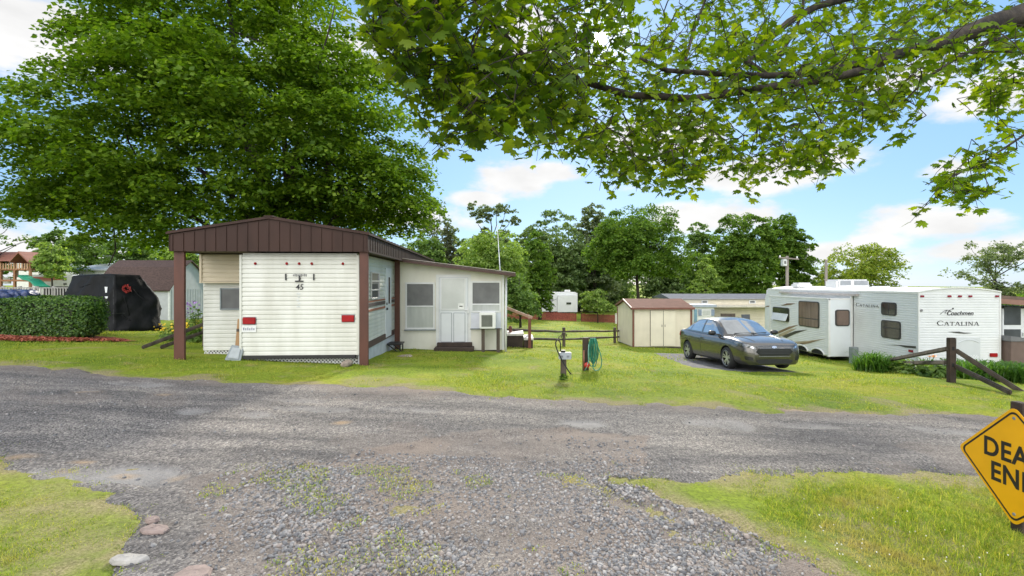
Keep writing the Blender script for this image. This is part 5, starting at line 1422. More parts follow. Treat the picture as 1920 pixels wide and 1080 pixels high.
# running gear
m = MB()
for y in (20.35, 21.25):
    prof = [(.33, -.1), (.39, -.09), (.39, .09), (.33, .1)]
for y in (18.5, 19.5):
    w_ = MB(); zc = g(12.3, y) + .32
    w_.lathe([(0, -.10), (.2, -.10), (.30, -.11), (.34, -.08), (.34, .08), (.30, .11), (0, .11)], (SX + .42, y, zc), 'x', 22); ob = w_.build('wheel', RUBBER, rv, True)
    w_ = MB(); w_.lathe([(0, -.115), (.17, -.112), (.19, -.10)], (SX + .42, y, zc), 'x', 18); w_.build('rim', ALU, ob, True)
    a_ = MB()
    pts = [(SX - .022, y + .40 * math.cos(t), SZ0 + .02 + .20 * math.sin(t)) for t in np.linspace(0, math.pi, 14)]
    d_ = MB(); d_.prism([(SX - .0125, p_[1], p_[2]) for p_ in pts], (-.004, 0, 0)); d_.build('wheel_well_shade', DARK, rv)  # dark half-disc laid on the wall, standing in for wheel-well shade
    a_.tube(pts, .028, 6); a_.build('wheel_arch', WTRIM, rv, True)
m = MB(); m.box(CX0 + .2, CX1 - .2, CY0 + .3, CY1 - 1, -1.75, CZB - .002); m.build('chassis', DARK, rv)
m = MB(); q = P3(1597, 655, 17.4); m.box(q.x - .11, q.x + .11, 17.2, 17.4, g(q.x, 17.4) - .1, P3(0, 650, 17.4).z); m.build('drain_box', GREYMETAL, rv, bevel=.01)

# screen porch on the camper's far side
sp = thing('screen_porch', 'brown-roofed porch with a dark screened door at the right edge beside the white travel trailer', 'porch', (16.3, 15.8, g(16.3, 15.8)), 0, world=True)
Yp = 15.9
m = MB(); m.prism([(15.29, Yp - .5, P3(0, 573, Yp).z), (15.29, Yp - .5, P3(0, 554, Yp).z), (18.6, Yp - .5, P3(0, 572, Yp).z), (18.6, Yp - .5, P3(0, 580, Yp).z)][0:4], (0, 5, 0))
m.v = []; m.f = []
m.prism([(15.29, Yp - .5, 1.22), (18.8, Yp - .5, .98), (18.8, Yp - .5, 1.08), (15.29, Yp - .5, 1.32)], (0, 5.2, 0)); po = m.build('roof', M('porch_brown', (.13, .085, .065), .6, .15, 5), sp)
m = MB(); m.prism([(15.29, Yp - .52, 1.05), (18.8, Yp - .52, .82), (18.8, Yp - .52, .97), (15.29, Yp - .52, 1.215)], (0, .03, 0)); m.build('fascia', M('porch_rust', (.24, .13, .10), .6, .1, 5), po)
m = MB(); m.box(15.29, 18.6, Yp, Yp + 4, g(16, Yp) - .2, .85); m.build('wall', M('porch_white', (.66, .67, .65), .5, .05, 3), sp)
dx0, dx1 = P3(1879, 0, Yp).x, P3(1910, 0, Yp).x
m = MB(); m.box(dx0 - .05, dx1 + .12, Yp - .06, Yp - .002, g(16, Yp), .84); dp = m.build('door', WDOOR, sp, bevel=.004)
m = MB(); m.box(dx0, dx1, Yp - .07, Yp - .061, P3(0, 609, Yp).z, P3(0, 575, Yp).z); m.build('pane', M('dark_screen', (.05, .055, .065), .3, .3, 2), dp)
m = MB(); m.box(dx0, dx1, Yp - .07, Yp - .061, P3(0, 644, Yp).z, P3(0, 617, Yp).z); m.build('pane', M('dark_screen', (.05, .055, .065)), dp)
m = MB(); m.box(dx1 + .04, dx1 + .07, Yp - .1, Yp - .06, P3(0, 630, Yp).z, P3(0, 623, Yp).z); m.build('handle', ALU, dp)
cb = thing('storage_bin', 'low brown storage bin with a grey sloping lid by the screened porch door', 'bin', (15.62, 15.0, g(15.62, 15.0)), 0, world=True)
z1 = P3(0, 640, 14.8).z; zg = g(15.6, 15)
m = MB(); m.box(15.33, 16.2, 14.75, 15.35, zg - .05, z1); m.build('body', M('bin_brown', (.14, .095, .08), .6, .1, 5), cb, bevel=.01)
m = MB(); m.prism([(15.30, 14.72, z1 + .002), (16.22, 14.72, z1 + .002), (15.9, 14.72, z1 + .10), (15.30, 14.72, z1 + .17)], (0, .66, 0)); m.build('lid', M('bin_grey', (.15, .15, .16), .5, .1, 5), cb, bevel=.008)

# ------------------------------------------------------------------ the grey saloon car
cf, cr_ = Vector((6.46, 14.2)), Vector((6.27, 16.84))
hd = (cf - cr_).normalized(); mid = (cf + cr_) / 2
# the wheels named above are on the car's right flank: shift half a track to its left
left = Vector((-hd.y, hd.x)); ctr = mid + left * .78
czf, czr = g(*(cf + left * .78)), g(*(cr_ + left * .78))
car = thing('sedan_car', 'dark grey metallic sedan car parked nose towards the road on the short dark strip', 'car', (ctr.x, ctr.y, (czf + czr) / 2 + .012), 0)
car.rotation_euler = Euler((0, -math.atan2(czf - czr, 2.65), math.atan2(hd.y, hd.x)), 'XYZ')
PAINT = M('metallic_grey_paint', (.112, .105, .097), .26, .05, 2, metal=.7, coat=1., spec=.6)
CARGL = M('car_glass', (.42, .45, .47), .04, .05, 3, metal=.85, spec=1.0, coat=.6)
CBLK = M('black_plastic', (.016, .016, .017), .4, .2, 20)
CHR = M('chrome', (.75, .76, .78), .12, .04, 5, metal=1.)
def spl(xs, ys, q):
    """smooth monotone-ish interpolation through the given stations"""
    xs, ys = np.array(xs, float), np.array(ys, float); d = np.diff(ys) / np.diff(xs); mth = np.zeros(len(xs))
    mth[1:-1] = np.where(d[:-1] * d[1:] > 0, 2 * d[:-1] * d[1:] / (d[:-1] + d[1:] + 1e-12), 0); mth[0], mth[-1] = d[0], d[-1]
    i = np.clip(np.searchsorted(xs, q) - 1, 0, len(xs) - 2); h = xs[i + 1] - xs[i]; t = (q - xs[i]) / h
    return (2 * t ** 3 - 3 * t ** 2 + 1) * ys[i] + (t ** 3 - 2 * t ** 2 + t) * h * mth[i] + (-2 * t ** 3 + 3 * t ** 2) * ys[i + 1] + (t ** 3 - t ** 2) * h * mth[i + 1]
XS = [-2.26, -2.22, -2.08, -1.75, -1.2, -.4, .5, 1.0, 1.4, 1.75, 2.0, 2.14, 2.22, 2.255]
WD = [.60, .74, .84, .885, .905, .91, .91, .905, .905, .895, .865, .80, .71, .58]
ZBt = [.42, .34, .26, .21, .19, .18, .18, .18, .185, .19, .20, .20, .21, .24]
ZSh = [.90, 1.0, 1.04, 1.045, 1.02, .985, .955, .95, .935, .895, .845, .80, .755, .69]
def build_car():
    q = np.concatenate([[-2.26, -2.245, -2.22], np.linspace(-2.18, 2.1, 54), [2.14, 2.18, 2.215, 2.24, 2.255]])
    w, zb_, zs = spl(XS, WD, q), spl(XS, ZBt, q), spl(XS, ZSh, q)
    V = []; prof_n = 0
    for x, W_, b_, s in zip(q, w, zb_, zs):
        hgt = s - b_
        crown = .05 if x < .9 else .05 - .035 * min(1, (x - .9) / 1.2)
        half = [(0, b_), (W_ * .55, b_), (W_ * .86, b_ + .01), (W_ * .945, b_ + .07), (W_ * .965, b_ + hgt * .2), (W_ * .985, b_ + hgt * .38), (W_ * 1.0, b_ + hgt * .56), (W_ * .992, b_ + hgt * .68), (W_ * .985, b_ + hgt * .76), (W_ * .968, b_ + hgt * .86), (W_ * .935, b_ + hgt * .945), (W_ * .88, s - .008), (W_ * .80, s + .004), (W_ * .62, s + crown * .45), (W_ * .45, s + crown * .72), (W_ * .2, s + crown * .95), (0, s + crown)]
        ring = [(x, -y, z) for y, z in half] + [(x, y, z) for y, z in half[-2:0:-1]]
        prof_n = len(ring); V += ring
    F = []; n = len(q)
    for i in range(n - 1):
        for k in range(prof_n): F.append((i * prof_n + k, i * prof_n + (k + 1) % prof_n, (i + 1) * prof_n + (k + 1) % prof_n, (i + 1) * prof_n + k))
    F.append(tuple(range(prof_n - 1, -1, -1))); F.append(tuple((n - 1) * prof_n + k for k in range(prof_n)))
    me = bpy.data.meshes.new('body'); me.from_pydata(V, [], F)
    bm = bmesh.new(); bm.from_mesh(me); bmesh.ops.recalc_face_normals(bm, faces=bm.faces); bm.to_mesh(me); bm.free()
    tmp = bpy.data.objects.new('cut_body', me); COL.objects.link(tmp)
    cut = MB()
    for x in (-1.325, 1.325):
        for sgn in (-1, 1):
            ya, yb2 = sgn * .62, sgn * 1.1
            cut.lathe([(0, min(ya, yb2)), (.372, min(ya, yb2)), (.372, max(ya, yb2)), (0, max(ya, yb2))], (x, 0, .325), 'y', 36)
    cme = bpy.data.meshes.new('cutter'); cme.from_pydata(cut.v, [], cut.f)
    bm = bmesh.new(); bm.from_mesh(cme); bmesh.ops.remove_doubles(bm, verts=bm.verts, dist=1e-5); bmesh.ops.recalc_face_normals(bm, faces=bm.faces); bm.to_mesh(cme); bm.free()
    co = bpy.data.objects.new('cutter', cme); COL.objects.link(co)
    md = tmp.modifiers.new('b', 'BOOLEAN'); md.operation = 'DIFFERENCE'; md.object = co; md.solver = 'EXACT'
    dg = bpy.context.evaluated_depsgraph_get(); dg.update()
    bme = bpy.data.meshes.new_from_object(tmp.evaluated_get(dg)); bpy.data.objects.remove(tmp); bpy.data.objects.remove(co)
    bme.materials.clear(); bme.materials.append(PAINT); bme.materials.append(CBLK)
    # inside of the arches is dark
    for p in bme.polygons:
        c = p.center; p.material_index = 0
        for x in (-1.325, 1.325):
            if abs(math.hypot(c.x - x, c.z - .325) - .365) < .02 and abs(c.y) > .6 and abs(p.normal.y) < .3: p.material_index = 1
            if abs(abs(c.y) - .62) < .01 and math.hypot(c.x - x, c.z - .325) < .372: p.material_index = 1
    # upper half: roof and pillars
    cab = MB()
    fr = [(1.02, .985), (.66, 1.215), (.34, 1.40)]
    CXs = [-1.86, -1.62, -1.30, -.98, -.65, -.3, .05, .32, .6, .85, 1.06]
    CZs = [1.07, 1.20, 1.36, 1.462, 1.502, 1.514, 1.50, 1.445, 1.28, 1.125, .985]
    CY = [.66, .65, .63, .615, .61, .612, .618, .63, .685, .735, .775]
    qq = np.linspace(-1.86, 1.06, 44); cz = spl(CXs, CZs, qq); cy = spl(CXs, CY, qq)
    def bulge(x, s): return (.16 * max(0, (x - .1)) / .96 if x > .1 else (-.12 * max(0, (-.85 - x)) / 1.0 if x < -.85 else 0)) * (1 - s * s)
    def edge_z(x_i): return cz[x_i]
    m_ = 13; base = 0; vs = []
    belt_y = lambda x: float(spl(XS, WD, np.array([x]))[0]) * .905
    belt_z = lambda x: float(spl(XS, ZSh, np.array([x]))[0]) - .012
    for i, x in enumerate(qq):
        for k in range(m_):
            s = -1 + 2 * k / (m_ - 1); vs.append((x + bulge(x, s), s * cy[i], cz[i] - .05 * s * s - .03 * s ** 4 * (1 if -1.2 < x < .4 else .4)))
    fs = [(i * m_ + k, i * m_ + k + 1, (i + 1) * m_ + k + 1, (i + 1) * m_ + k) for i in range(len(qq) - 1) for k in range(m_ - 1)]
    cab.add(vs, fs)
    ezf = lambda i: cz[i] - .05 - .03 * (1 if -1.2 < qq[i] < .4 else .4)
    for sgn in (-1, 1):
        vs = []
        for i, x in enumerate(qq):
            a = Vector((x, sgn * cy[i], ezf(i))); b_ = Vector((x, sgn * belt_y(x), belt_z(x)))
            if b_.z > a.z: b_.z = a.z - .001; b_.y = sgn * (abs(a.y) + .01)
            for k in range(4):
                t = k / 3; p = a.lerp(b_, t); p.y += sgn * .022 * math.sin(math.pi * t); vs.append(p)
        cab.add(vs, [(i * 4 + k, i * 4 + k + 1, (i + 1) * 4 + k + 1, (i + 1) * 4 + k) for i in range(len(qq) - 1) for k in range(3)])
    cme = bpy.data.meshes.new('cab'); cme.from_pydata(cab.v, [], cab.f)
    bm = bmesh.new(); bm.from_mesh(cme); bmesh.ops.remove_doubles(bm, verts=bm.verts, dist=1e-4); bmesh.ops.recalc_face_normals(bm, faces=bm.faces)
    up = max(bm.faces, key=lambda f: f.calc_center_median().z)
    if up.normal.z < 0: bmesh.ops.reverse_faces(bm, faces=bm.faces)
    bm.to_mesh(cme)
    cab_bvh = BVHTree.FromBMesh(bm); bm.free()
    bm = bmesh.new(); bm.from_mesh(bme); body_bvh = BVHTree.FromBMesh(bm)
    bm.from_mesh(cme); bm.to_mesh(bme); bm.free()
    bo = link('body', bme, None, car)
    for p in bme.polygons: p.use_smooth = True
    try: bme.set_sharp_from_angle(angle=R(38))
    except Exception: pass
    # panels laid on the surface by casting rays on it
    def lay(poly, axis, bvh, name, mat, parent=car, off=.006, n=14, origin=4., flip=1, thick=None):
        """poly in the plane across `axis`; a grid of points inside it is dropped on the surface along the axis"""
        P_ = np.array(poly, float); (a0, b0), (a1, b1) = P_.min(0), P_.max(0)
        bm_ = bmesh.new(); vv = [bm_.verts.new((p[0], p[1], 0)) for p in poly]; f = bm_.faces.new(vv)
        bmesh.ops.triangulate(bm_, faces=[f])
        for k in range(1, n):
            for (o_, nn_) in (((a0 + (a1 - a0) * k / n, 0, 0), (1, 0, 0)), ((0, b0 + (b1 - b0) * k / n, 0), (0, 1, 0))):
                bmesh.ops.bisect_plane(bm_, geom=bm_.verts[:] + bm_.edges[:] + bm_.faces[:], plane_co=o_, plane_no=nn_)
        bad = []
        for v in bm_.verts:
            a, b_ = v.co.x, v.co.y
            if axis == 'y': o_, d_ = Vector((a, flip * origin, b_)), Vector((0, -flip, 0))
            elif axis == 'x': o_, d_ = Vector((flip * origin, a, b_)), Vector((-flip, 0, 0))
            else: o_, d_ = Vector((a, b_, origin)), Vector((0, 0, -1))
            h = bvh.ray_cast(o_, d_)
            if h[0] is None: bad.append(v); continue
            nn_ = h[1] if h[1].dot(d_) < 0 else -h[1]
            v.co = h[0] + nn_ * off
        if bad: bmesh.ops.delete(bm_, geom=bad, context='VERTS')
        me2 = bpy.data.meshes.new(name); bm_.to_mesh(me2); bm_.free()
        return link(name, me2, mat, parent, True)
    # windscreen, rear window, side windows
    ws = lay([(-.66, 1.005), (-.52, 1.0), (0, .995), (.52, 1.0), (.66, 1.005), (.615, 1.17), (.555, 1.40), (.3, 1.432), (0, 1.442), (-.3, 1.432), (-.555, 1.40), (-.615, 1.17)], 'x', cab_bvh, 'windscreen', CARGL, n=22)
    lay([(-.60, 1.12), (.60, 1.12), (.54, 1.33), (.3, 1.37), (-.3, 1.37), (-.54, 1.33)], 'x', cab_bvh, 'rear_window', CARGL, flip=-1, n=16)
    for sgn in (-1, 1):
        lay([(.80, 1.0), (-.26, 1.015), (-.26, 1.40), (.05, 1.385), (.32, 1.30)], 'y', cab_bvh, 'side_window', CARGL, flip=sgn, n=12)
        lay([(-.36, 1.02), (-1.18, 1.045), (-1.06, 1.275), (-.80, 1.375), (-.36, 1.405)], 'y', cab_bvh, 'side_window', CARGL, flip=sgn, n=12)
        lay([(-1.22, 1.05), (-1.50, 1.085), (-1.16, 1.225)], 'y', cab_bvh, 'side_window', CARGL, flip=sgn, n=6)
        # door shut lines, sill, handles
        for xx in (.98, -.31, -1.12):
            lay([(xx - .006, .32), (xx + .006, .32), (xx + .006, .96), (xx - .006, .96)], 'y', body_bvh, 'shut_line', CBLK, flip=sgn, n=6, off=.0025)
        lay([(-.92, .225), (.92, .225), (.92, .245), (-.92, .245)], 'y', body_bvh, 'sill_strip', CHR, flip=sgn, n=10, off=.003)
        for xx in (-.20, -1.02):
            h = body_bvh.ray_cast(Vector((xx, sgn * 3, .83)), Vector((0, -sgn, 0)))[0]
            mm = MB(); mm.box(xx - .10, xx + .10, h.y - .02, h.y + .022) if False else mm.box(xx - .10, xx + .10, min(h.y - sgn * .01, h.y + sgn * .028), max(h.y - sgn * .01, h.y + sgn * .028), .815, .845)
            mm.build('door_handle', PAINT, car, bevel=.008)
        # mirror
        mm = MB(); mm.lathe([(0, -.11), (.055, -.10), (.078, -.04), (.08, .04), (.06, .1), (0, .115)], (0, 0, 0), 'y', 14)
        mm.v = [(.70 + x * .85, sgn * 1.0 + y, 1.03 + z * .95) for x, y, z in mm.v]; mo = mm.build('mirror', CBLK, car, True)
        mm = MB(); mm.beam((.72, sgn * .80, .985), (.70, sgn * .94, 1.0), .07, .04); mm.build('mirror_arm', CBLK, mo)
        # lamps
        lay([(sgn * .50, .64), (sgn * .66, .68), (sgn * .80, .735), (sgn * .875, .82), (sgn * .83, .83), (sgn * .68, .775), (sgn * .55, .71)] [::sgn], 'x', body_bvh, 'headlight', M('headlight_lens', (.15, .155, .165), .06, .7, 16, coat=1., metal=.3), n=16, off=.007)
        lay([(sgn * .59, .675), (sgn * .66, .695), (sgn * .66, .74), (sgn * .60, .715)][::sgn], 'x', body_bvh, 'lamp_reflector', CHR, n=6, off=.011)
        lay([(1.72, .80), (1.80, .765), (2.03, .735), (2.06, .80), (1.95, .835), (1.78, .845)], 'y', body_bvh, 'headlight_return', M('headlight_lens', (.15, .155, .165)), flip=sgn, n=10, off=.006)
        lay([(sgn * .60, .33), (sgn * .78, .36), (sgn * .80, .46), (sgn * .62, .43)][::sgn], 'x', body_bvh, 'fog_recess', CBLK, n=8, off=.006)
        lay([(sgn * .55, .80), (sgn * .80, .78), (sgn * .82, .93), (sgn * .60, .97)][::sgn], 'x', body_bvh, 'tail_light', REDLENS, flip=-1, n=10, off=.008)
        lay([(-1.93, .83), (-2.16, .80), (-2.16, .97), (-2.0, .955)], 'y', body_bvh, 'tail_light_return', REDLENS, flip=sgn, n=8, off=.006)
    lay([(-.42, .47), (.42, .47), (.53, .575), (.47, .66), (-.47, .66), (-.53, .575)], 'x', body_bvh, 'grille', M('grille_black', (.012, .012, .013), .35, .2, 30), n=14, off=.006)
    for z in (.535, .575, .615):
        lay([(-.44, z - .006), (.44, z - .006), (.44, z + .006), (-.44, z + .006)], 'x', body_bvh, 'grille_bar', M('grille_bar_grey', (.05, .05, .054), .3), n=12, off=.012)
    lay([(-.46, .445), (.46, .445), (.46, .46), (-.46, .46)], 'x', body_bvh, 'bumper_strip', M('bumper_silver', (.3, .3, .32), .25, .05, 5, metal=.7), n=12, off=.008)
    lay([(-.45, .25), (.45, .25), (.54, .33), (.42, .37), (-.42, .37), (-.54, .33)], 'x', body_bvh, 'lower_intake', CBLK, n=12, off=.006)
    lay([(.075 * math.cos(t), .705 + .032 * math.sin(t)) for t in np.linspace(0, 2 * math.pi, 16, endpoint=False)], 'x', body_bvh, 'badge', M('badge_silver_blue', (.45, .50, .62), .2, .1, 5, metal=.6), n=4, off=.012)
    # bonnet creases and wiper
    for sgn in (-1, 1):
        mm = MB(); pts = []
        for k in range(9):
            x = 1.05 + k * .12; y = sgn * (.58 - .16 * (k / 8) ** 1.2); h = body_bvh.ray_cast(Vector((x, y, 3)), Vector((0, 0, -1)))[0]
            if h: pts.append(h + Vector((0, 0, .001)))
        mm.tube(pts, .010, 6); mm.build('bonnet_crease', PAINT, car, True)
    mm = MB()
    for ya, yb2 in ((-.50, .08), (.05, .55)):
        pa = cab_bvh.ray_cast(Vector((3, ya, 1.02)), Vector((-1, 0, 0)))[0]; pb = cab_bvh.ray_cast(Vector((3, yb2, 1.035)), Vector((-1, 0, 0)))[0]
        if pa and pb: mm.tube([pa + Vector((.02, 0, .015)), pb + Vector((.02, 0, .015))], .010, 6)
    mm.build('wiper', CBLK, car)
    mm = MB(); mm.box(-1.2, 1.2, -.6, .6, .16, .19); mm.build('underside', CBLK, car)
    # wheels
    for x in (-1.325, 1.325):
        for sgn in (-1, 1):
            y = sgn * .80
            mm = MB(); mm.lathe([(.20, -.10), (.235, -.108), (.30, -.105), (.322, -.075), (.325, 0), (.322, .075), (.30, .105), (.235, .108), (.20, .10)], (x, y, .325), 'y', 36)
            wo = mm.build('wheel', RUBBER, car, True)
            mm = MB(); s_ = sgn
            mm.lathe([(.232, s_ * .104), (.222, s_ * .108), (.205, s_ * .09), (.20, -.09)], (x, y, .325), 'y', 36)
            mm.lathe([(0, s_ * .085), (.045, s_ * .082), (.055, s_ * .06)], (x, y, .325), 'y', 16)
            for k in range(10):
                a = 2 * math.pi * (k // 2) / 5 + (.16 if k % 2 else -.16) + .3
                ca_, sa_ = math.cos(a), math.sin(a); a2 = a + (.05 if k % 2 else -.05)
                p0 = (x + .04 * ca_, y + s_ * .074, .325 + .04 * sa_); p1 = (x + .212 * math.cos(a2), y + s_ * .088, .325 + .212 * math.sin(a2))
                mm.beam(p0, p1, .032, .018, (0, 1, 0))
            mm.build('rim', ALU, wo)
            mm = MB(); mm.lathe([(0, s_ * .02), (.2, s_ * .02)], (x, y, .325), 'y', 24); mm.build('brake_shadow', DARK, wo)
build_car()

# ------------------------------------------------------------------ the small cream shed
sh = thing('garden_shed', 'small cream metal shed with a brown roof and brown corner strips beside the car', 'shed', (5.6, 22, g(5.6, 22)), 0, world=True)
A0, A1, B0, B1 = 5.55, 8.22, 22.0, 25.2
zb = -1.27; ze = EYE - 48 / 900 * 22; zp_ = EYE - 31 / 900 * 23.6
SHC = M('cream_shed_metal', (.66, .60, .49), .5, .05, 2, .02, 30)
m = MB(); ym = (B0 + B1) / 2
m.prism([(A0, B0, zb + .04), (A0, B1, zb - .10), (A0, B1, ze - .05), (A0, ym, zp_ - .06), (A0, B0, ze - .03)], (A1 - A0, 0, 0))
x = A0 + .14
while x < A1: m.box(x - .008, x + .008, B0 - .008, B0, zb + .05, ze - .1); x += .17
y = B0 + .16
while y < B1: m.box(A0 - .008, A0, y - .008, y + .008, zb, ze - .08); y += .17
m.build('wall', SHC, sh)
SHR = M('shed_roof_brown', (.125, .060, .045), .85, .12, 3, .05, 40, spec=.08); SHT = M('shed_trim_brown', (.16, .06, .042), .5, .1, 4)
m = MB()
for (ya, yb_) in ((B0 - .12, ym), (B1 + .12, ym)):
    za = ze + .01
    m.prism([(A0 - .10, ya, za), (A0 - .10, yb_, zp_), (A0 - .10, yb_, zp_ + .03), (A0 - .10, ya, za + .03)], (A1 - A0 + .2, 0, 0))
m.build('roof', SHR, sh)
m = MB(); m.box(A0 - .11, A1 + .11, B0 - .15, B0 - .12, ze - .05, ze + .05); m.box(A0 - .03, A0 + .05, B0 - .03, B0 + .03, zb + .02, ze - .04); m.box(A1 - .05, A1 + .03, B0 - .03, B0 + .03, zb + .02, ze - .04)
m.beam((A0 - .10, B0 - .12, ze - .01), (A0 - .10, ym, zp_ - .02), .03, .10); m.beam((A0 - .10, B1 + .12, ze - .01), (A0 - .10, ym, zp_ - .02), .03, .10); m.box(A0 - .03, A0 + .02, B1 - .03, B1 + .02, zb - .1, ze - .05)
m.build('trim', SHT, sh)
da, dm, db = P3(1219.5, 0, B0).x, P3(1243.5, 0, B0).x, P3(1266, 0, B0).x
for a, c_ in ((da, dm - .01), (dm + .01, db)):
    m = MB(); m.box(a, c_, B0 - .035, B0 - .0085, zb + .07, ze - .1); o = m.build('door', M('cream_shed_door', (.70, .645, .53), .5, .05, 2), sh, bevel=.003)
    hx = c_ - .06 if a == da else a + .06
    m = MB(); m.box(hx - .012, hx + .012, B0 - .05, B0 - .0352, -.33, -.22); m.build('handle', M('shed_handle', (.1, .08, .07), .4), o)
m = MB(); m.box(dm - .009, dm + .009, B0 - .03, B0 - .009, zb + .06, ze - .1); m.box(da - .018, da - .002, B0 - .03, B0 - .009, zb + .06, ze - .1); m.build('door_gap', DARK, sh)
m = MB(); m.box(A0 + .03, A1 - .03, B0 + .02, B1 - .05, -1.75, zb + .045); m.build('base', M('shed_base', (.09, .075, .06), .9), sh)

# split-rail fence across the lawn
def rail(m, a, b, r0=.05, r1=.045):
    a, b = Vector(a), Vector(b); n = 7; pts = []
    for i in range(n):
        t = i / (n - 1); p = a.lerp(b, t)
        if 0 < i < n - 1: p += Vector((0, random.uniform(-.012, .012), random.uniform(-.014, .014)))
        pts.append(p)
    m.tube(pts, [r0 * .7] + [r0 + random.uniform(-.008, .008) for _ in range(n - 2)] + [r1 * .7], 6)
random.seed(3)
fn = thing('split_rail_fence', 'weathered two-rail wooden fence running across the lawn to the cream shed', 'fence', (2.16, 20, g(2.16, 20)), 0, world=True)
fp = [(-.25, 16.9), (2.16, 20.0), (5.2, 24.3), (6.6, 26.6)]
for i, (x, y) in enumerate(fp[:3]):
    gz = g(x, y); m = MB(); m.box(x - .06, x + .06, y - .06, y + .06, gz - .1, gz + .80); m.build('post', WOODGREY, fn, bevel=.012)
for i in range(3):
    (xa, ya), (xb_, yb_) = fp[i], fp[i + 1]
    for h in (.62, .30):
        m = MB(); rail(m, (xa, ya, g(xa, ya) + h), (xb_, yb_, g(xb_, yb_) + h)); m.build('rail', WOODGREY, fn, True)

# service post with hoses, and the hose post
q = gp(1056.5, 706); hp = thing('hookup_post', 'short wooden service post carrying a grey outlet box', 'post', (q.x, q.y, q.z))
kx = q.y / 900
m = MB(); m.box(-.055, .055, -.05, .05, -.1, .50); m.build('post', WOODGREY, hp, bevel=.01)
m = MB(); m.box(-.105, .145, -.13, -.052, .36, .50); o = m.build('outlet_box', M('grey_enamel', (.38, .41, .46), .4, .06, 5), hp, bevel=.012)
m = MB(); m.box(-.06, .03, -.11, -.055, .502, .54); m.build('weather_cap', BLACK, o, bevel=.006)
m = MB(); m.box(-.07, -.02, -.135, -.1305, .40, .44); m.box(.05, .10, -.135, -.1305, .40, .44); m.build('outlet_cover', M('dark_enamel', (.2, .21, .25), .4), o)
def pxp(px, py, base, dy=0.): 
    """offset from a post's base, in the plane through the post"""
    k = (base.y + dy) / 900; return Vector(((px - 960) * k - base.x, dy, EYE + (530 - py) * k - base.z))
ho = thing('power_cable', 'stiff black cable looped up and down over the short service post', 'cable', (q.x, q.y, q.z))
m = MB(); m.tube([pxp(*p, q, -.16) for p in ((1051, 658), (1051, 645), (1049, 638), (1045, 637), (1042, 641), (1042, 648), (1046, 660), (1052, 672), (1060, 686), (1067, 697), (1071, 702))], .012, 8); m.build('cable', BLACK, ho, True)
m = MB(); m.tube([pxp(*p, q, -.05) for p in ((1047, 640), (1048, 632), (1051, 628), (1052, 634), (1054, 625), (1058, 624), (1062, 627), (1062, 631))], .010, 8); m.build('cable_end', M('brown_rubber', (.05, .03, .025), .6), ho, True)
q2 = gp(1098, 694); hs = thing('water_post', 'dark wooden standpipe post with a red tap handle', 'post', (q2.x, q2.y, q2.z))
m = MB(); m.box(-.065, .065, -.05, .05, -.1, .72); m.build('post', WOODBROWN, hs, bevel=.01)
m = MB(); m.tube([(-.05, -.09, 0), (-.05, -.09, .45)], .018, 8); m.build('pipe', M('copper_pipe', (.3, .14, .09), .5, metal=.5), hs, True)
m = MB(); m.lathe([(0, -.15), (.05, -.145), (.062, -.13), (.062, -.11), (.03, -.10), (0, -.1)], (.01, 0, .13), 'y', 14); m.build('tap_handle', M('red_paint', (.45, .03, .02), .45), hs, True)
GH = M('green_hose', (.022, .20, .13), .4, .25, 9); LH = M('pale_green_hose', (.16, .36, .30), .4, .2, 9)
hz_ = thing('garden_hose', 'green garden hose coiled over the standpipe post with one loose loop', 'hose', (q2.x, q2.y, q2.z))
rng = np.random.RandomState(9)
m = MB()
for k in range(9):
    cx = 1108 + 1.15 * k * .9 + rng.normal(0, .8); w = 4.5 + rng.rand() * 3; lo = 676 + rng.rand() * 14; d = -.10 + .02 * k
    pts = []
    for i in range(20):
        t = 2 * math.pi * i / 19; yy = (634 + lo) / 2 - math.cos(t) * (lo - 634 - rng.rand()) / 2; xx = cx + math.sin(t) * w * (.55 + .45 * (yy - 634) / (lo - 634))
        pts.append(pxp(xx, yy, q2, d + .02 * math.sin(t)))
    m.tube(pts, .011, 7)
m.build('coil', GH, hz_, True)
m = MB(); m.tube([pxp(*p, q2, -.1) for p in ((1114, 634), (1118, 640), (1121, 650), (1126, 664), (1128.5, 676), (1127, 688), (1122, 694), (1116, 695), (1112, 690), (1112, 680), (1117, 664), (1118, 650), (1115, 638))], .011, 8); m.build('loose_loop', GH, hz_, True)
m = MB(); m.tube([pxp(*p, q2, -.14) for p in ((1104, 646), (1103, 660), (1104, 675), (1101, 686), (1096, 696))], .010, 8); m.build('tail', LH, hz_, True)

# ------------------------------------------------------------------ right-hand fence end
q = gp(1783.5, 717); fr = thing('rail_fence_end', 'dark post with rails slanting to the ground on both sides by the lily bed', 'fence', (q.x, q.y, q.z), 0, world=True)
zt = EYE + (530 - 633) / 900 * q.y
m = MB(); m.box(q.x - .085, q.x + .085, q.y - .045, q.y + .045, q.z - .1, zt); po_ = m.build('post', WOODBROWN, fr, bevel=.015)
m = MB()
for py in (653, 684): z = EYE + (530 - py) / 900 * q.y; m.box(q.x - .02, q.x + .03, q.y - .049, q.y - .0455, z - .04, z + .04)
m.build('mortise', DARK, po_)
def slat(a, b, name='rail', w=.07, h=.10):
    m = MB(); a, b = Vector(a), Vector(b)
    m.beam(a, b, w, h); return m.build(name, WOODGREY, fr, bevel=.02)
e1 = gp(1625, 687); e2 = gp(1655, 690); e3 = gp(1895, 741); 
zz = lambda py: EYE + (530 - py) / 900 * q.y
slat((q.x - .09, q.y, zz(654)), (e1.x, e1.y, e1.z + .07)); slat((q.x - .09, q.y + .03, zz(680)), (e2.x + .1, e2.y, e2.z + .16))
slat((q.x + .09, q.y, zz(656)), P3(1935, 748, 9.8)); slat((q.x + .09, q.y + .02, zz(686)), (e3.x, e3.y, e3.z + .05))
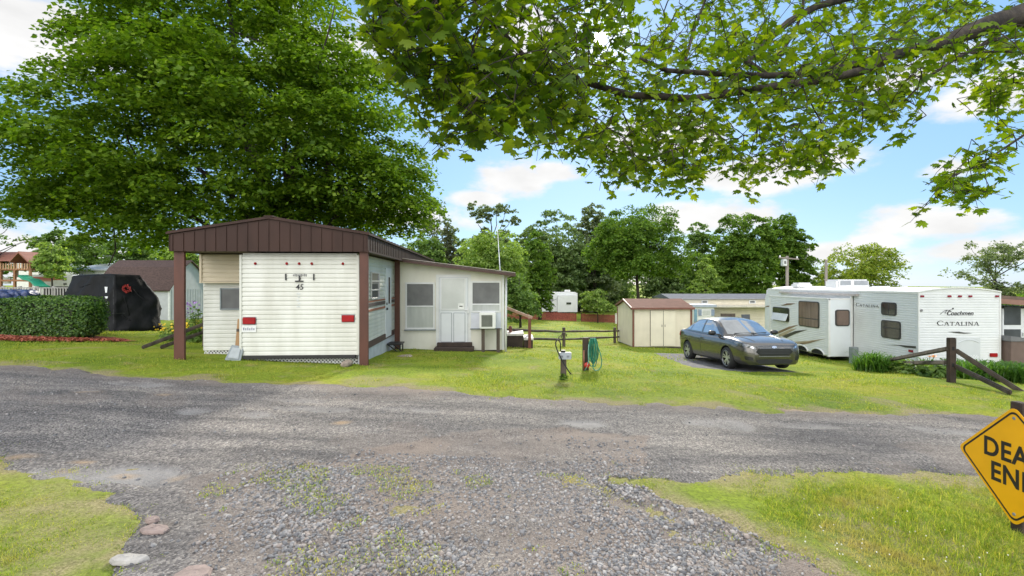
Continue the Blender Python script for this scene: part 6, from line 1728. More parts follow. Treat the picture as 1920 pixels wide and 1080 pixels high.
# left-hand fence end by the flowers
f2 = thing('rail_fence_end', 'two weathered rails slanting from the ground towards the flower bed left of the trailer', 'fence', (-9, 12, g(-9, 12)), 0, world=True)
ea = gp(266, 656)
for (pa, pb) in (((ea.x, ea.y, ea.z + .05), P3(392, 604, 12.6)), ((ea.x + .25, ea.y + .25, g(ea.x + .25, ea.y + .25) + .05), P3(395, 618, 12.9))):
    m = MB(); m.beam(pa, pb, .06, .085); m.build('rail', WOODGREY, f2, bevel=.018)
w_ = P3(388, 0, 12.8); m = MB(); m.box(w_.x - .08, w_.x + .08, 12.72, 12.88, g(w_.x, 12.8) - .1, P3(0, 592, 12.8).z); m.build('post', WOODGREY, f2, bevel=.012)

# ------------------------------------------------------------------ DEAD END sign
sg = thing('road_sign', 'yellow diamond DEAD END sign on a wooden stake at the bottom right', 'sign', (3.985, 3.81, g(4.0, 3.81)))
gz = g(4.0, 3.81)
m = MB(); m.box(.012, .085, -.045, .045, -.1, EYE + (530 - 753) / 900 * 3.83 - gz); m.build('stake', WOODBROWN, sg, bevel=.006)
cz = (P3(0, 766, 3.79).z + P3(0, 985, 3.8).z) / 2 - gz; hd_ = (P3(0, 765, 3.79).z - P3(0, 985, 3.8).z) / 2
YEL = M('sign_yellow', (.85, .42, .008), .42, .07, 3, .03, 20, spec=.4); SBK = M('sign_black', (.02, .017, .014), .5, .2, 10)
def diamond(h, r=.05):
    pts = []
    for k in range(4):
        a = math.pi / 2 * k; c = Vector((math.cos(a), math.sin(a))) * (h - r * 1.2)
        for j in range(5): t = a - math.pi / 4 + math.pi / 2 * j / 4; pts.append((c.x + r * math.cos(t), c.y + r * math.sin(t)))
    return pts
def dia(h0, h1, x, d, name, mat, parent):
    o_, i_ = diamond(h0, .045), diamond(h1, .04) if h1 else None
    mm = MB(); n = len(o_)
    if not h1: mm.prism([(x, a, cz + b_) for a, b_ in o_], (d, 0, 0))
    else:
        v = [(x, a, cz + b_) for a, b_ in o_] + [(x, a, cz + b_) for a, b_ in i_]; v += [(x - d, y, z) for _, y, z in v]
        f = []
        for k in range(n):
            k2 = (k + 1) % n
            f += [(2 * n + k, 2 * n + k2, 3 * n + k2, 3 * n + k), (k, k2, 2 * n + k2, 2 * n + k), (n + k, n + k2, 3 * n + k2, 3 * n + k)]
        mm.add(v, f)
    return mm.build(name, mat, parent)
plate = dia(hd_, None, 0, .004, 'plate', YEL, sg)
dia(hd_ - .028, hd_ - .046, -.0002, .0012, 'border', SBK, plate)
for s_, dz in (('DEAD', .085), ('END', -.105)):
    put_text('lettering', text_mesh(s_, .215, .005, 0, .0007, xs=.84, space=1.06), SBK, plate, (-.0015, 0, cz + dz), (R(90), 0, R(-90)))
m = MB()
for z in (hd_ - .085, -hd_ + .085): m.lathe([(0, -.006), (.011, -.004), (.013, 0)], (0, 0, cz + z), 'x', 10)
m.build('bolt', GREYMETAL, plate)

# ------------------------------------------------------------------ plants
def box_leaves(rng, n, c, s, leaf, mat, name, parent, tilt=.8, core=True):
    """a clipped block of foliage: leaves over its faces and a little inside, rounded edges"""
    d = unit(rng.normal(0, 1, (n, 3))); k = np.abs(d) ** 5.5
    d = d / (k.sum(1, keepdims=True) ** (1 / 5.5))
    r = rng.uniform(.88, 1.03, (n, 1)); P = d * r * np.array(s) / 2
    P += (.035 * nz(P[:, 0], P[:, 1] + P[:, 2], 6, 1))[:, None] * d
    P = P + np.array(c)
    V, F = leaf_quads(P, leaf, rng, tilt, d, 1.2)
    o = link(name, np_mesh(name, V, F), mat, parent)
    return o
hx0, hx1 = P3(-20, 0, 13).x - 1.6, -11.85
hd2 = thing('clipped_hedge', 'dense clipped green hedge with a bright top standing in red mulch at the left', 'hedge', ((hx0 + hx1) / 2, 13.6, g(-12.5, 13.4)))
rng = np.random.RandomState(4)
HC = ((0, 0, .55), (hx1 - hx0, 1.1, 1.12))
box_leaves(rng, 26000, HC[0], HC[1], .055, LM_HEDGE, 'foliage', hd2)
m = MB()
for k in range(14): x = rng.uniform(-.45, .45) * (hx1 - hx0); limb(m, (x, rng.uniform(-.3, .3), -.05), (x + rng.normal(0, .2), rng.uniform(-.4, .4), .8), .03, .01, rng)
m.build('stem', BARK, hd2, True)
m = MB(); m.box(-(hx1 - hx0) / 2 + .12, (hx1 - hx0) / 2 - .12, -.42, .42, .12, .98); m.build('light_block_core', M('hedge_inside', (.025, .035, .012), .95, .4, 20, .8, 40), hd2, bevel=.1)  # solid dark core added to stop light passing through the leaves
# tall bit of hedge further back
h3 = thing('clipped_hedge', 'lower strip of green hedge behind the front hedge, before the picket railing', 'hedge', (P3(110, 0, 15.4).x, 15.4, g(-14.5, 15.4)))
box_leaves(rng, 7000, (0, 0, .62), (2.9, .7, 1.22), .06, LM_HEDGE, 'foliage', h3)
m = MB(); m.box(-1.3, 1.3, -.2, .2, -.05, 1.05); m.build('light_block_core', M('hedge_inside', (.025, .035, .012)), h3, bevel=.08)  # the same added light-stopping core in the lower hedge
def mulch():
    xs = np.arange(-17.5, -9.2, .07); ys = np.arange(11.3, 15.2, .07); X, Y = grid(xs, ys)
    cx, cy = (hx0 + hx1) / 2 - 1, 13.35
    right = gp(228, 641).x
    d = np.maximum(((X - (right - 4)) / 4.0), 0) ** 2 + ((Y - 13.3) / 1.62) ** 2 + .16 * nz(X, Y, 2.2, 1)
    kk = d < 1
    Z = G(X, Y) + .03 + .05 * np.clip(1 - d, 0, 1) + .012 * nz(X, Y, 12, 2)
    nx, ny = len(xs), len(ys); I = np.arange(nx * ny).reshape(ny, nx)
    F = np.stack([I[:-1, :-1], I[:-1, 1:], I[1:, 1:], I[1:, :-1]], -1).reshape(-1, 4); F = F[kk.ravel()[F].sum(1) >= 2]
    V = np.stack([X, Y, Z], -1).reshape(-1, 3)
    MU = M('red_mulch', (.28, .075, .045), .95, .45, 26, 1., 60, col2=(.13, .035, .022))
    o = link('mulch_bed', np_mesh('mulch_bed', V, F), MU, None, True); tag(o, kind='structure')
    rng = np.random.RandomState(6); n = 5200
    x = rng.uniform(-16, right + .1, n); y = rng.uniform(11.55, 13.3, n)
    k = np.maximum(((x - (right - 4)) / 4.0), 0) ** 2 + ((y - 13.3) / 1.62) ** 2 < 1.12
    x, y = x[k], y[k]; P = np.stack([x, y, G(x, y) + .05 + rng.uniform(0, .03, len(x))], -1)
    V, F = leaf_quads(P, .055, rng, .5)
    mm = leafmat('mulch_chip', (.12, .03, .018), (.27, .07, .04), (.42, .15, .09), trans=.05, gloss=.05)
    o = link('mulch_chips', np_mesh('mulch_chips', V, F), mm); tag(o, 'loose red bark chips round the foot of the hedge', 'mulch', kind='stuff')
mulch()
def strap_plant(name, label, x, y, h, r, n, mat, seed, group=None, flowers=None, cat='plant', wide=.014):
    """a fountain of arching strap leaves"""
    rng = np.random.RandomState(seed); t = thing(name, label, cat, (x, y, g(x, y)), 0, group)
    Vs = []; Fs = []
    a = rng.uniform(0, 6.28, n); rr = r * rng.uniform(.25, 1, n); hh = h * rng.uniform(.3, 1.12, n); b0 = rng.normal(0, r * .22, (n, 2))
    for seg in range(6): pass
    ts = np.linspace(0, 1, 6)
    pts = []
    for tt in ts:
        px = b0[:, 0] + np.cos(a) * rr * tt ** 1.3; py = b0[:, 1] + np.sin(a) * rr * tt ** 1.3
        pz = hh * (1.75 * tt - .95 * tt ** 2.6); pts.append(np.stack([px, py, pz], -1))
    side = np.stack([-np.sin(a), np.cos(a), np.zeros(n)], -1)
    V = []
    for tt, p in zip(ts, pts):
        w = wide * (1 - tt ** 3) + .001; V += [p - side * w, p + side * w]
    V = np.stack(V, 1)
    F = np.concatenate([np.arange(n)[:, None] * 12 + np.array([[2 * k, 2 * k + 1, 2 * k + 3, 2 * k + 2]]) for k in range(5)])
    link('foliage', np_mesh('foliage', V.reshape(-1, 3), F), mat, t)
    if flowers:
        fm, k, hs = flowers; mm = MB(); sm = MB()
        for _ in range(k):
            aa = rng.uniform(0, 6.28); q_ = r * rng.uniform(.1, .9); p = Vector((math.cos(aa) * q_, math.sin(aa) * q_, h * rng.uniform(*hs)))
            sm.tube([Vector((p.x * .3, p.y * .3, 0)), p], .006, 4)
            for j in range(6):
                t_ = j * math.pi / 3; d = Vector((math.cos(t_), math.sin(t_), .5)); e = Vector((-math.sin(t_), math.cos(t_), 0)) * .022
                mm.quad(p, p + d * .04 + e, p + d * .085, p + d * .04 - e)
        mm.build('petals', fm, t); sm.build('stem', mat, t)
    return t
def gxy(px, Y): return (P3(px, 0, Y).x, Y)
strap_plant('daylily', 'big clump of arching green strap leaves at the camper slide-out corner', *gxy(1640, 14.2), .62, .62, 420, LM_LILY, 1, cat='plant')
strap_plant('daylily', 'strap-leaved clump right of the biggest one, against the camper side', *gxy(1678, 14.3), .50, .55, 300, LM_LILY, 2)
strap_plant('daylily', 'small strap-leaved clump at the left end of the camper bed', *gxy(1617, 14.6), .45, .42, 220, LM_LILY, 3)
for i, (px, Y) in enumerate(((1812, 12.6), (1838, 12.9), (1862, 12.4), (1884, 12.8), (1906, 12.3), (1928, 12.7), (1800, 13.3), (1850, 13.5), (1895, 13.4), (1830, 12.1), (1872, 11.9), (1915, 11.7))):
    strap_plant('daylily', 'green strap-leaved lily in the row right of the dark fence post', *gxy(px, Y), .52, .5, 190, LM_LILY, 10 + i, group='lilies in the row right of the dark fence post')
fmY = M('yellow_petal', (.75, .50, .02), .5); fmP = M('purple_petal', (.33, .14, .52), .5); fmO = M('orange_petal', (.75, .25, .03), .5)
strap_plant('daylily', 'lily with orange flowers behind the left rails of the dark fence end', *gxy(1738, 13.4), .5, .4, 130, LM_LILY, 30, flowers=(fmO, 3, (.95, 1.1)))
def broad_plant(name, label, x, y, h, r, n, mat, seed, leaf=.12, cat='plant', group=None, flowers=None):
    rng = np.random.RandomState(seed); t = thing(name, label, cat, (x, y, g(x, y)), 0, group)
    d = unit(rng.normal(0, 1, (n, 3))); d[:, 2] = np.abs(d[:, 2]); P = d * rng.uniform(.45, 1.03, (n, 1)) * np.array([r, r, h]); P[:, 2] += .03
    V, F = leaf_quads(P, leaf, rng, .5, d, .6); link('foliage', np_mesh('foliage', V, F), mat, t)
    m = MB()
    for k in range(6): limb(m, (rng.normal(0, .04), rng.normal(0, .04), -.03), Vector(P[rng.randint(n)]), .012, .004, rng)
    m.build('stem', LM_LILY, t)
    if flowers:
        fm, k, fs = flowers; k = k; o = d[:k] * np.array([r, r, h]) * 1.06 + np.array([0, 0, .05]); o[:, 2] = h * rng.uniform(.7, 1.15, k)
        Pf = np.repeat(o, 7, 0) + rng.normal(0, fs * .5, (k * 7, 3)); V, F = leaf_quads(Pf, fs, rng, 1.0); link('flower_heads', np_mesh('flower_heads', V, F), fm, t)  # loose petals forming the flower heads, not leaves
    return t
broad_plant('hosta', 'low broad-leaved plant under the left rails of the dark fence end', *gxy(1758, 12.4), .32, .42, 230, LM_MID, 41, .14)
broad_plant('hosta', 'broad-leaved plant behind the base of the dark fence post', *gxy(1730, 13.0), .38, .48, 260, LM_MID, 42, .14)
broad_plant('leafy_plant', 'leafy plant under the camper side marker light', *gxy(1700, 13.8), .42, .5, 300, LM_PALE, 43, .10)
broad_plant('leafy_plant', 'leafy plant between the fence post and the camper back', *gxy(1770, 13.7), .45, .5, 300, LM_MID, 44, .10)
broad_plant('yellow_lily', 'bushy plant with many yellow flowers left of the trailer wing', *gxy(338, 14.5), .50, .62, 620, LM_MID, 45, .09, flowers=(fmY, 24, .045))
broad_plant('yellow_lily', 'yellow flowering plant seen right of the left brown post', *gxy(372, 14.2), .52, .5, 500, LM_MID, 46, .09, flowers=(fmY, 16, .045))
broad_plant('purple_flower', 'tall purple flowering plant against the grey shed wall', *gxy(364, 15.2), 1.05, .32, 420, LM_MID, 47, .09, flowers=(fmP, 24, .045))
broad_plant('leafy_plant', 'dark leafy plant between the flowers and the trailer wing', *gxy(384, 14.9), .62, .35, 420, LM_DARK, 48, .09)
broad_plant('weed_clump', 'small dark weed clump at the foot of the service post', gp(1056, 712).x, gp(1056, 712).y, .10, .09, 90, LM_DARK, 49, .05)

# ------------------------------------------------------------------ left background
# black fabric shelter
bs = thing('fabric_shelter', 'black fabric covered storage shelter sagging over its frame beside the hedge', 'shelter', (P3(215, 0, 19).x, 19, g(P3(215, 0, 19).x, 19)), 0, world=True)
def draped():
    Y0 = 18.9; zg = g(-15.5, 19) - .03
    cor = lambda px, py, Y: P3(px, py, Y)
    # bottom ring and top ring, counter-clockwise from the front-left
    bl, bm_, br, brr = cor(119, 0, 19.3), cor(212, 0, 18.3), cor(302, 0, 19.6), cor(292, 0, 21.5)
    A = [Vector((bl.x, 19.3, g(bl.x, 19.3) - .03)), Vector((bm_.x, 18.3, g(bm_.x, 18.3) - .03)), Vector((br.x, 19.6, g(br.x, 19.6) - .03)), Vector((brr.x, 21.5, g(brr.x, 21.5) - .03)), Vector((cor(140, 0, 22).x, 22, g(-20, 22)))]
    mids = [cor(128, 548, 19.4), cor(214, 560, 18.45), cor(294, 558, 19.7), cor(288, 556, 21.2), cor(145, 550, 21.8)]
    T = [cor(138, 517, 19.7), cor(216, 515, 18.7), cor(262, 516, 19.6), cor(256, 516, 21.0), cor(150, 515, 21.4)]
    rng = np.random.RandomState(2)
    def ringpts(C, n=22):
        out = []
        for i in range(5):
            a, b_ = C[i], C[(i + 1) % 5]
            for k in range(n): out.append(a.lerp(b_, k / n))
        return out
    lv = []
    ra, rm, rt = ringpts(A), ringpts(mids), ringpts(T); N_ = len(ra); rows = 22
    V = []
    for j in range(rows + 1):
        t = j / rows
        for i in range(N_):
            p = ra[i].lerp(rm[i], t / .55) if t < .55 else rm[i].lerp(rt[i], (t - .55) / .45)
            s = i / N_ * 2 * math.pi; c = Vector((-15.9, 20.2, p.z)); d = (p - c); d.z = 0; d.normalize()
            k = .13 * float(nz(np.array(p.x * 1.3 + p.z * .8), np.array(p.y * 1.3 - p.z * 1.1), 1.5, 2)) * (1.1 - .8 * t) + .07 * float(nz(np.array(p.x * 2.2 - p.z * 1.2), np.array(p.y * 2), 2.4, 4)) + .10 * max(0, 1 - t * 5)
            V.append(p + d * k * (1 if 0 < j < rows else .3))
    F = [(j * N_ + i, j * N_ + (i + 1) % N_, (j + 1) * N_ + (i + 1) % N_, (j + 1) * N_ + i) for j in range(rows) for i in range(N_)]
    ctr = sum((Vector(v) for v in V[-N_:]), Vector()) / N_ + Vector((0, 0, .06)); V.append(ctr)
    F += [(rows * N_ + i, rows * N_ + (i + 1) % N_, len(V) - 1) for i in range(N_)]
    mm = MB(); mm.add(V, F); mm.build('cover', M('black_canvas', (.0085, .009, .0105), .72, .3, 3, .5, 9, spec=.25), bs, True)
    # white fasteners, a heart and a red wreath, each fixed to the cloth
    bvh = BVHTree.FromPolygons([Vector(v) for v in V], F)
    eye = Vector((0, 0, EYE))
    def on(px, py):
        h = bvh.ray_cast(eye, (P3(px, py, 10) - eye).normalized()); return h[0], h[1]
    mm = MB()
    for py0, py1 in ((538, 549), (556, 559.5), (568, 577)):
        p = [on(197, py0), on(203, py0), on(201.5, py1), on(198.5, py1)]
        if all(x[0] for x in p):
            vs = [x[0] + (x[1] if x[1].dot(eye - x[0]) > 0 else -x[1]) * .02 for x in p]; mm.quad(*vs)
    mm.build('white_strap', WTRIM, bs)
    for nm, line in (('corner_seam', [(212.5, y) for y in range(520, 616, 6)]), ('skirt_seam', [(x, 588 - (x - 205) * .03) for x in range(205, 240, 4)]), ('fold', [(228 + 2.2 * k, 590 + 2.4 * k - .12 * k * k) for k in range(9)]), ('fold', [(244 + 4.0 * k, 536 + 5.2 * k - .22 * k * k) for k in range(10)]), ('fold', [(170 - 3.6 * k, 532 + 1.2 * k) for k in range(7)]), ('fold', [(232 + k * 1.2, 552 + 4.6 * k) for k in range(10)])):
        q_ = [on(*p_) for p_ in line]; q_ = [x for x in q_ if x[0]]
        if len(q_) > 2:
            m3 = MB(); m3.tube([x[0] + (x[1] if x[1].dot(eye - x[0]) > 0 else -x[1]) * -.012 for x in q_], [.012] + [.035 if nm == 'fold' else .018] * (len(q_) - 2) + [.012], 8); m3.build(nm, M('black_canvas', (.0085, .009, .0105)) if nm == 'fold' else M('charcoal_binding', (.03, .031, .034), .7), bs, True)
    p = [on(135.5 + 5.2 * (16 * math.sin(t) ** 3) / 16, 564 - 5.2 * (13 * math.cos(t) - 5 * math.cos(2 * t) - 2 * math.cos(3 * t) - math.cos(4 * t)) / 16) for t in np.linspace(0, 2 * math.pi, 18, endpoint=False)]
    mm = MB(); mm.quad(*[x[0] + (x[1] if x[1].dot(eye - x[0]) > 0 else -x[1]) * .02 for x in p if x[0]]); mm.build('pink_heart_patch', M('pink_patch', (.55, .08, .16), .6), bs)
    h, n_ = on(236, 543)
    if h:
        n_ = n_ if n_.dot(eye - h) > 0 else -n_
        wr_ = thing('wreath', 'small red wreath hanging on the black fabric shelter', 'wreath', h + n_ * .06)
        u = Vector((0, 0, 1)).cross(n_).normalized(); v_ = n_.cross(u); rg = np.random.RandomState(3)
        mm = MB(); mm.tube([(u * math.cos(t) + v_ * math.sin(t)) * .12 for t in np.linspace(0, 2 * math.pi, 20)], .03, 8, False); mm.build('ring', M('dark_red', (.22, .03, .03), .6), wr_, True)
        P_ = np.array([(u * math.cos(t) + v_ * math.sin(t)) * (.12 + rg.normal(0, .03)) + n_ * .04 for t in rg.uniform(0, 6.28, 90)]); V2, F2 = leaf_quads(P_, .06, rg, 1.0); link('berries', np_mesh('berries', V2, F2), M('red_berry', (.5, .06, .05), .5), wr_)
draped()
# brown-roofed shed
X1, Yf, Yb_, X0 = -21.05, 29.5, 33.3, -25.6
b2 = thing('storage_shed', 'grey shed with a steep dark brown shingle roof behind the black shelter', 'shed', (X1, Yf, g(X1, Yf)), 0, world=True)
zg = g(X1, Yf) - .1; ez, rz = 1.28, 3.08; ym = (Yf + Yb_) / 2
SG = M('pale_grey_board', (.46, .48, .52), .6, .06, 3)
m = MB(); m.prism([(X1, Yf, zg), (X1, Yb_, zg), (X1, Yb_, ez), (X1, ym + .75, 2.62), (X1, ym, rz), (X1, ym - .75, 2.62), (X1, Yf, ez)], (X0 - X1, 0, 0))
y = Yf + .2
while y < Yb_: m.box(X1, X1 + .012, y - .008, y + .008, zg, ez); y += .25
m.build('wall', SG, b2)
SHB = M('dark_brown_shingle', (.062, .036, .030), .85, .3, 10, .6, 50)
m = MB()
for sg_ in (1, -1):
    pf = [(ym - sg_ * (ym - Yf + .15), ez - .12), (ym - sg_ * .75, 2.62), (ym, rz)]
    for (ya, za), (yb2, zb2) in zip(pf[:-1], pf[1:]):
        m.prism([(X1 + .12, ya, za + .01), (X1 + .12, yb2, zb2 + .01), (X1 + .12, yb2, zb2 + .09), (X1 + .12, ya, za + .09)], (X0 - X1 - .24, 0, 0))
m.build('roof', SHB, b2)
m = MB(); m.box(X1 - .08, X1 + .02, Yf - .02, Yf + .05, zg, ez - .03); m.build('corner_trim', M('white_board', (.7, .72, .74), .5), b2)
# picket railing
pk = thing('picket_railing', 'grey wooden picket railing behind the hedge', 'railing', (P3(90, 0, 23).x, 23, g(-22, 23)), 0, world=True)
xa, xb_ = P3(-30, 0, 23).x, P3(128, 0, 23).x; zt, zb_ = P3(0, 538.5, 23).z, P3(0, 568, 23).z
GW = M('grey_picket', (.30, .29, .29), .75, .15, 6)
m = MB(); m.box(xa, xb_, 22.97, 23.05, zt - .06, zt); m.box(xa, xb_, 22.98, 23.04, zb_, zb_ + .06); m.build('rail', GW, pk)
m = MB(); x = xa + .05
while x < xb_ - .05: m.box(x - .03, x + .03, 22.955, 22.969, zb_ - .02, zt - .02); x += .135
m.build('pickets', GW, pk)
for x in np.linspace(xa, xb_, 6): m = MB(); m.box(x - .05, x + .05, 23.06, 23.16, g(x, 23) - .1, zt + .05); m.build('post', GW, pk)
# blue tarps over garden things
tp = thing('tarp_pile', 'dark blue tarpaulin draped over stacked garden goods behind the hedge', 'tarpaulin', (P3(30, 0, 18.5).x, 18.5, g(-19, 18.5)), 0, world=True)
rng = np.random.RandomState(12); zg = g(-19, 18.5)
for k, (px, w, top) in enumerate(((-18, .9, 541), (14, .55, 540), (38, .6, 540.5), (60, .36, 554))):
    c = P3(px, 0, 18.3 + .2 * k); zt = P3(0, top, 18.5).z; bm = bmesh.new(); bmesh.ops.create_icosphere(bm, subdivisions=4, radius=1)
    for v in bm.verts:
        d = np.array(v.co); kk = 1 + .10 * math.sin(d[0] * 9 + k) * math.sin(d[1] * 7 + d[2] * 5) + .05 * math.sin(d[2] * 17 + d[0] * 13)
        q_ = np.sign(d) * np.abs(d) ** .6
        v.co = Vector((c.x + q_[0] * w * kk, c.y + q_[1] * .5 * kk, max(zg, zg - .05 + (zt - zg) * (.5 + .5 * min(q_[2] * kk, 1)))))
    me = bpy.data.meshes.new('tarp'); bm.to_mesh(me); bm.free()
    link('tarp', me, M('navy_tarp' if k < 3 else 'violet_tarp', (.035, .055, .15) if k < 3 else (.12, .10, .26), .35, .35, 5, .3, 10), tp, True)
# wooden playset with the green slide
pw = M('playset_cedar', (.27, .125, .065), .7, .2, 5, .2, 40); pr = M('playset_roof', (.22, .085, .06), .7, .15, 4)
Yp = 42.; ps = thing('wooden_playset', 'brown wooden playset with peaked roofs and a green wavy slide at the left edge', 'playset', (P3(25, 0, Yp).x, Yp, g(P3(25, 0, Yp).x, Yp)), 0, world=True)
def ppx(px, py, d=0): return P3(px, py, Yp + d)
gy = g(-42, Yp)
for i, (px, d) in enumerate(((-28, 0), (2, 0), (28, 0), (57, 0), (-28, 2), (2, 2), (28, 2), (57, 2))):
    q_ = ppx(px, 497, d); m = MB(); m.box(q_.x - .08, q_.x + .08, q_.y - .08, q_.y + .08, gy - .3, P3(0, 488, Yp).z); m.build('post', pw, ps)
for z_ in (505, 526):
    a, c_ = ppx(-28, z_), ppx(57, z_); m = MB(); m.box(a.x, c_.x, Yp - .1, Yp + 2.1, a.z - .08, a.z + .08); m.build('deck', pw, ps)
m = MB()
for px in range(-26, 57, 5):
    a = ppx(px, 500); m.box(a.x - .06, a.x + .06, Yp - .14, Yp - .101, ppx(0, 505).z, ppx(0, 494).z)
m.build('balustrade', M('playset_pale', (.42, .25, .15), .7), ps)
for x0, x1, ap in ((-42, 32, 471), (30, 60, 475)):
    a, c_ = ppx(x0, 490), ppx(x1, 490); ap_ = ppx(0, ap).z; m = MB()
    if x0 < 0:
        m.prism([(a.x, Yp - .4, a.z), (a.x, Yp + 1, ap_), (a.x, Yp + 2.4, a.z)], (c_.x - a.x, 0, 0))
    else:
        xm = (a.x + c_.x) / 2; m.prism([(a.x - .1, Yp - .5, a.z - .15), (xm, Yp - .5, ap_), (c_.x + .15, Yp - .5, a.z - .15), (c_.x + .15, Yp - .5, a.z - .02), (xm, Yp - .5, ap_ + .15), (a.x - .1, Yp - .5, a.z - .02)], (0, 3, 0))
    m.build('roof', pr, ps)
m = MB()
for k in range(24):
    pass
pts = [ppx(45 + 38 * t, 517 + 20 * t + 1.8 * math.sin(t * 9), -.3 - 1.2 * t) for t in np.linspace(0, 1, 16)]
for a, c_ in zip(pts[:-1], pts[1:]): m.beam(a, c_, .75, .16)
m.build('slide', M('green_slide', (.02, .23, .15), .35, .1, 5), ps)
m = MB()
for px0, px1, py0, py1 in ((-8, 6, 500, 512), (26, 34, 506, 520), (42, 52, 490, 503), (44, 54, 518, 528), (6, 20, 520, 532)):
    a, c_ = ppx(px0, py1, 1.9), ppx(px1, py0, 1.9); m = MB(); m.box(a.x, c_.x, Yp + 1.88, Yp + 1.95, a.z, c_.z); m.build('canvas_panel', M('pale_canvas', (.60, .58, .54), .7), ps)
# camper and buildings far left
def simple_camper(name, label, px0, px1, py0, py1, Y, stripe, wins, seed, deep=2.6):
    a, c_ = P3(px0, py1, Y), P3(px1, py0, Y); gz = g((a.x + c_.x) / 2, Y)
    t = thing(name, label, 'camper', ((a.x + c_.x) / 2, Y, gz), 0, world=True)
    zb3 = max(a.z, gz + .35)
    m = MB(); m.prism([(a.x, Y, zb3), (c_.x, Y, zb3), (c_.x, Y, c_.z - .15), (c_.x - .25, Y, c_.z), (a.x + .2, Y, c_.z), (a.x, Y, c_.z - .2)], (0, deep, 0)); m.build('body', WHITE2, t)
    if stripe:
        m = MB(); z = c_.z - (c_.z - zb3) * .30; m.box(a.x + .3, a.x + (c_.x - a.x) * .78, Y - .02, Y - .002, z - .18, z + .14); m.build('stripe', M('rust_stripe', (.35, .09, .06), .5), t)
    for (wx, wy, ww, wh) in wins:
        p0, p1 = P3(wx, wy + wh, Y), P3(wx + ww, wy, Y); m = MB(); m.box(p0.x, p1.x, Y - .03, Y - .003, p0.z, p1.z); m.build('window', TINT, t)
    for f in (.45, .58):
        m = MB(); x = a.x + (c_.x - a.x) * f; m.lathe([(0, -.1), (.2, -.1), (.36, -.1), (.38, -.05), (.38, .1), (0, .1)], (x, Y + .15, gz + .36), 'y', 18); m.build('wheel', RUBBER, t, True)
    m = MB(); m.box(a.x + 1, c_.x - 1, Y + .3, Y + deep - .3, gz - .2, zb3 - .002); m.build('chassis', DARK, t)
    return t
simple_camper('far_camper', 'white camper with a rust red stripe behind the green slide', 55, 139, 515, 537, 46, True, [(118, 520, 7, 6), (119, 530.5, 6, 4)], 1)
fc = simple_camper('far_camper', 'small distant white camper beyond the red slat fence', 1012, 1083, 548, 584, 68, False, [(1062, 567, 9, 4), (1034, 554, 3, 4), (1034, 562, 3, 3)], 2)
p0, p1 = P3(1046, 585, 67.4), P3(1082, 554, 67.4); m = MB(); m.box(p0.x, p1.x, 67.2, 67.95, p0.z, p1.z); m.build('slide_out', WHITE2, fc)
p0, p1 = P3(1062, 571, 67.1), P3(1071, 567, 67.1); m = MB(); m.box(p0.x, p1.x, 67.16, 67.19, p0.z, p1.z); m.build('window', TINT, fc)
for px in (1014, 1063):
    p0 = P3(px, 547, 68.5); m = MB(); m.box(p0.x - .3, p0.x + .5, 68.5, 69.2, p0.z - .05, p0.z + .25); m.build('roof_vent', GB, fc, bevel=.05)
m = MB(); m.prism([(P3(px, 0, 68).x, 67.98, P3(0, py, 68).z) for px, py in ((1012, 570), (1038, 562), (1046, 560), (1030, 567))], (0, -.02, 0)); m.build('graphic', M('grey_graphic', (.3, .31, .33), .5), fc)
def gable_house(name, label, px0, px1, eave, ridge, Y, deep, wallm, roofm, base=None, cat='building', windows=(), along='x'):
    a, c_ = P3(px0, eave, Y), P3(px1, eave, Y); gz = g((a.x + c_.x) / 2, Y) - .3; rz_ = P3(0, ridge, Y + deep / 2).z
    t = thing(name, label, cat, ((a.x + c_.x) / 2, Y, gz), 0, world=True)
    m = MB(); m.prism([(a.x + .2, Y, gz), (a.x + .2, Y + deep, gz), (a.x + .2, Y + deep, a.z), (a.x + .2, Y + deep / 2, rz_ - .05), (a.x + .2, Y, a.z)], (c_.x - a.x - .4, 0, 0)); m.build('wall', wallm, t)
    m = MB()
    for s_ in (0, 1):
        ya = Y - .3 if s_ == 0 else Y + deep + .3
        m.prism([(a.x, ya, a.z - .02), (a.x, Y + deep / 2, rz_), (a.x, Y + deep / 2, rz_ + .12), (a.x, ya, a.z + .10)], (c_.x - a.x, 0, 0))
    m.build('roof', roofm, t)
    for (wx, wy, ww, wh) in windows:
        p0, p1 = P3(wx, wy + wh, Y), P3(wx + ww, wy, Y); m = MB(); m.box(p0.x, p1.x, Y - .05, Y - .003, p0.z, p1.z); o = m.build('window', WTRIM, t)
        m = MB(); m.box(p0.x + .06, p1.x - .06, Y - .06, Y - .051, p0.z + .06, p1.z - .06); m.build('pane', TINT, o)
    return t
bh = gable_house('roofed_building', 'low building with a pale metal roof behind the black shelter', 134, 235, 507, 497, 50, 7, M('pale_wall', (.6, .6, .58), .6), M('pale_metal_roof', (.42, .45, .48), .4, .06, 3), windows=((150, 512, 8, 8),))
an = thing('roof_antenna', 'pale branched television antenna on the pale metal roof', 'antenna', (P3(190, 0, 53).x, 53.5, P3(0, 497, 53.5).z - .1)); m = MB()
m.tube([(0, 0, 0), (0, 0, .9)], .04, 6); m.build('mast', ALU, an)
m = MB(); m.tube([(-.7, 0, .9), (1.3, 0, .9)], .06, 6)
for x in (.5, .9, 1.2): m.tube([(x - .3, -.5, 1.15), (x, 0, .9)], .05, 5); m.tube([(x - .3, .5, .65), (x, 0, .9)], .05, 5)
m.build('boom', ALU, an)
gable_house('distant_house', 'house with a pinkish roof half hidden behind the wooden playset', 22, 66, 484, 469, 70, 8, M('pale_wall', (.6, .6, .58)), M('pink_roof', (.38, .20, .17), .7, .08, 3))
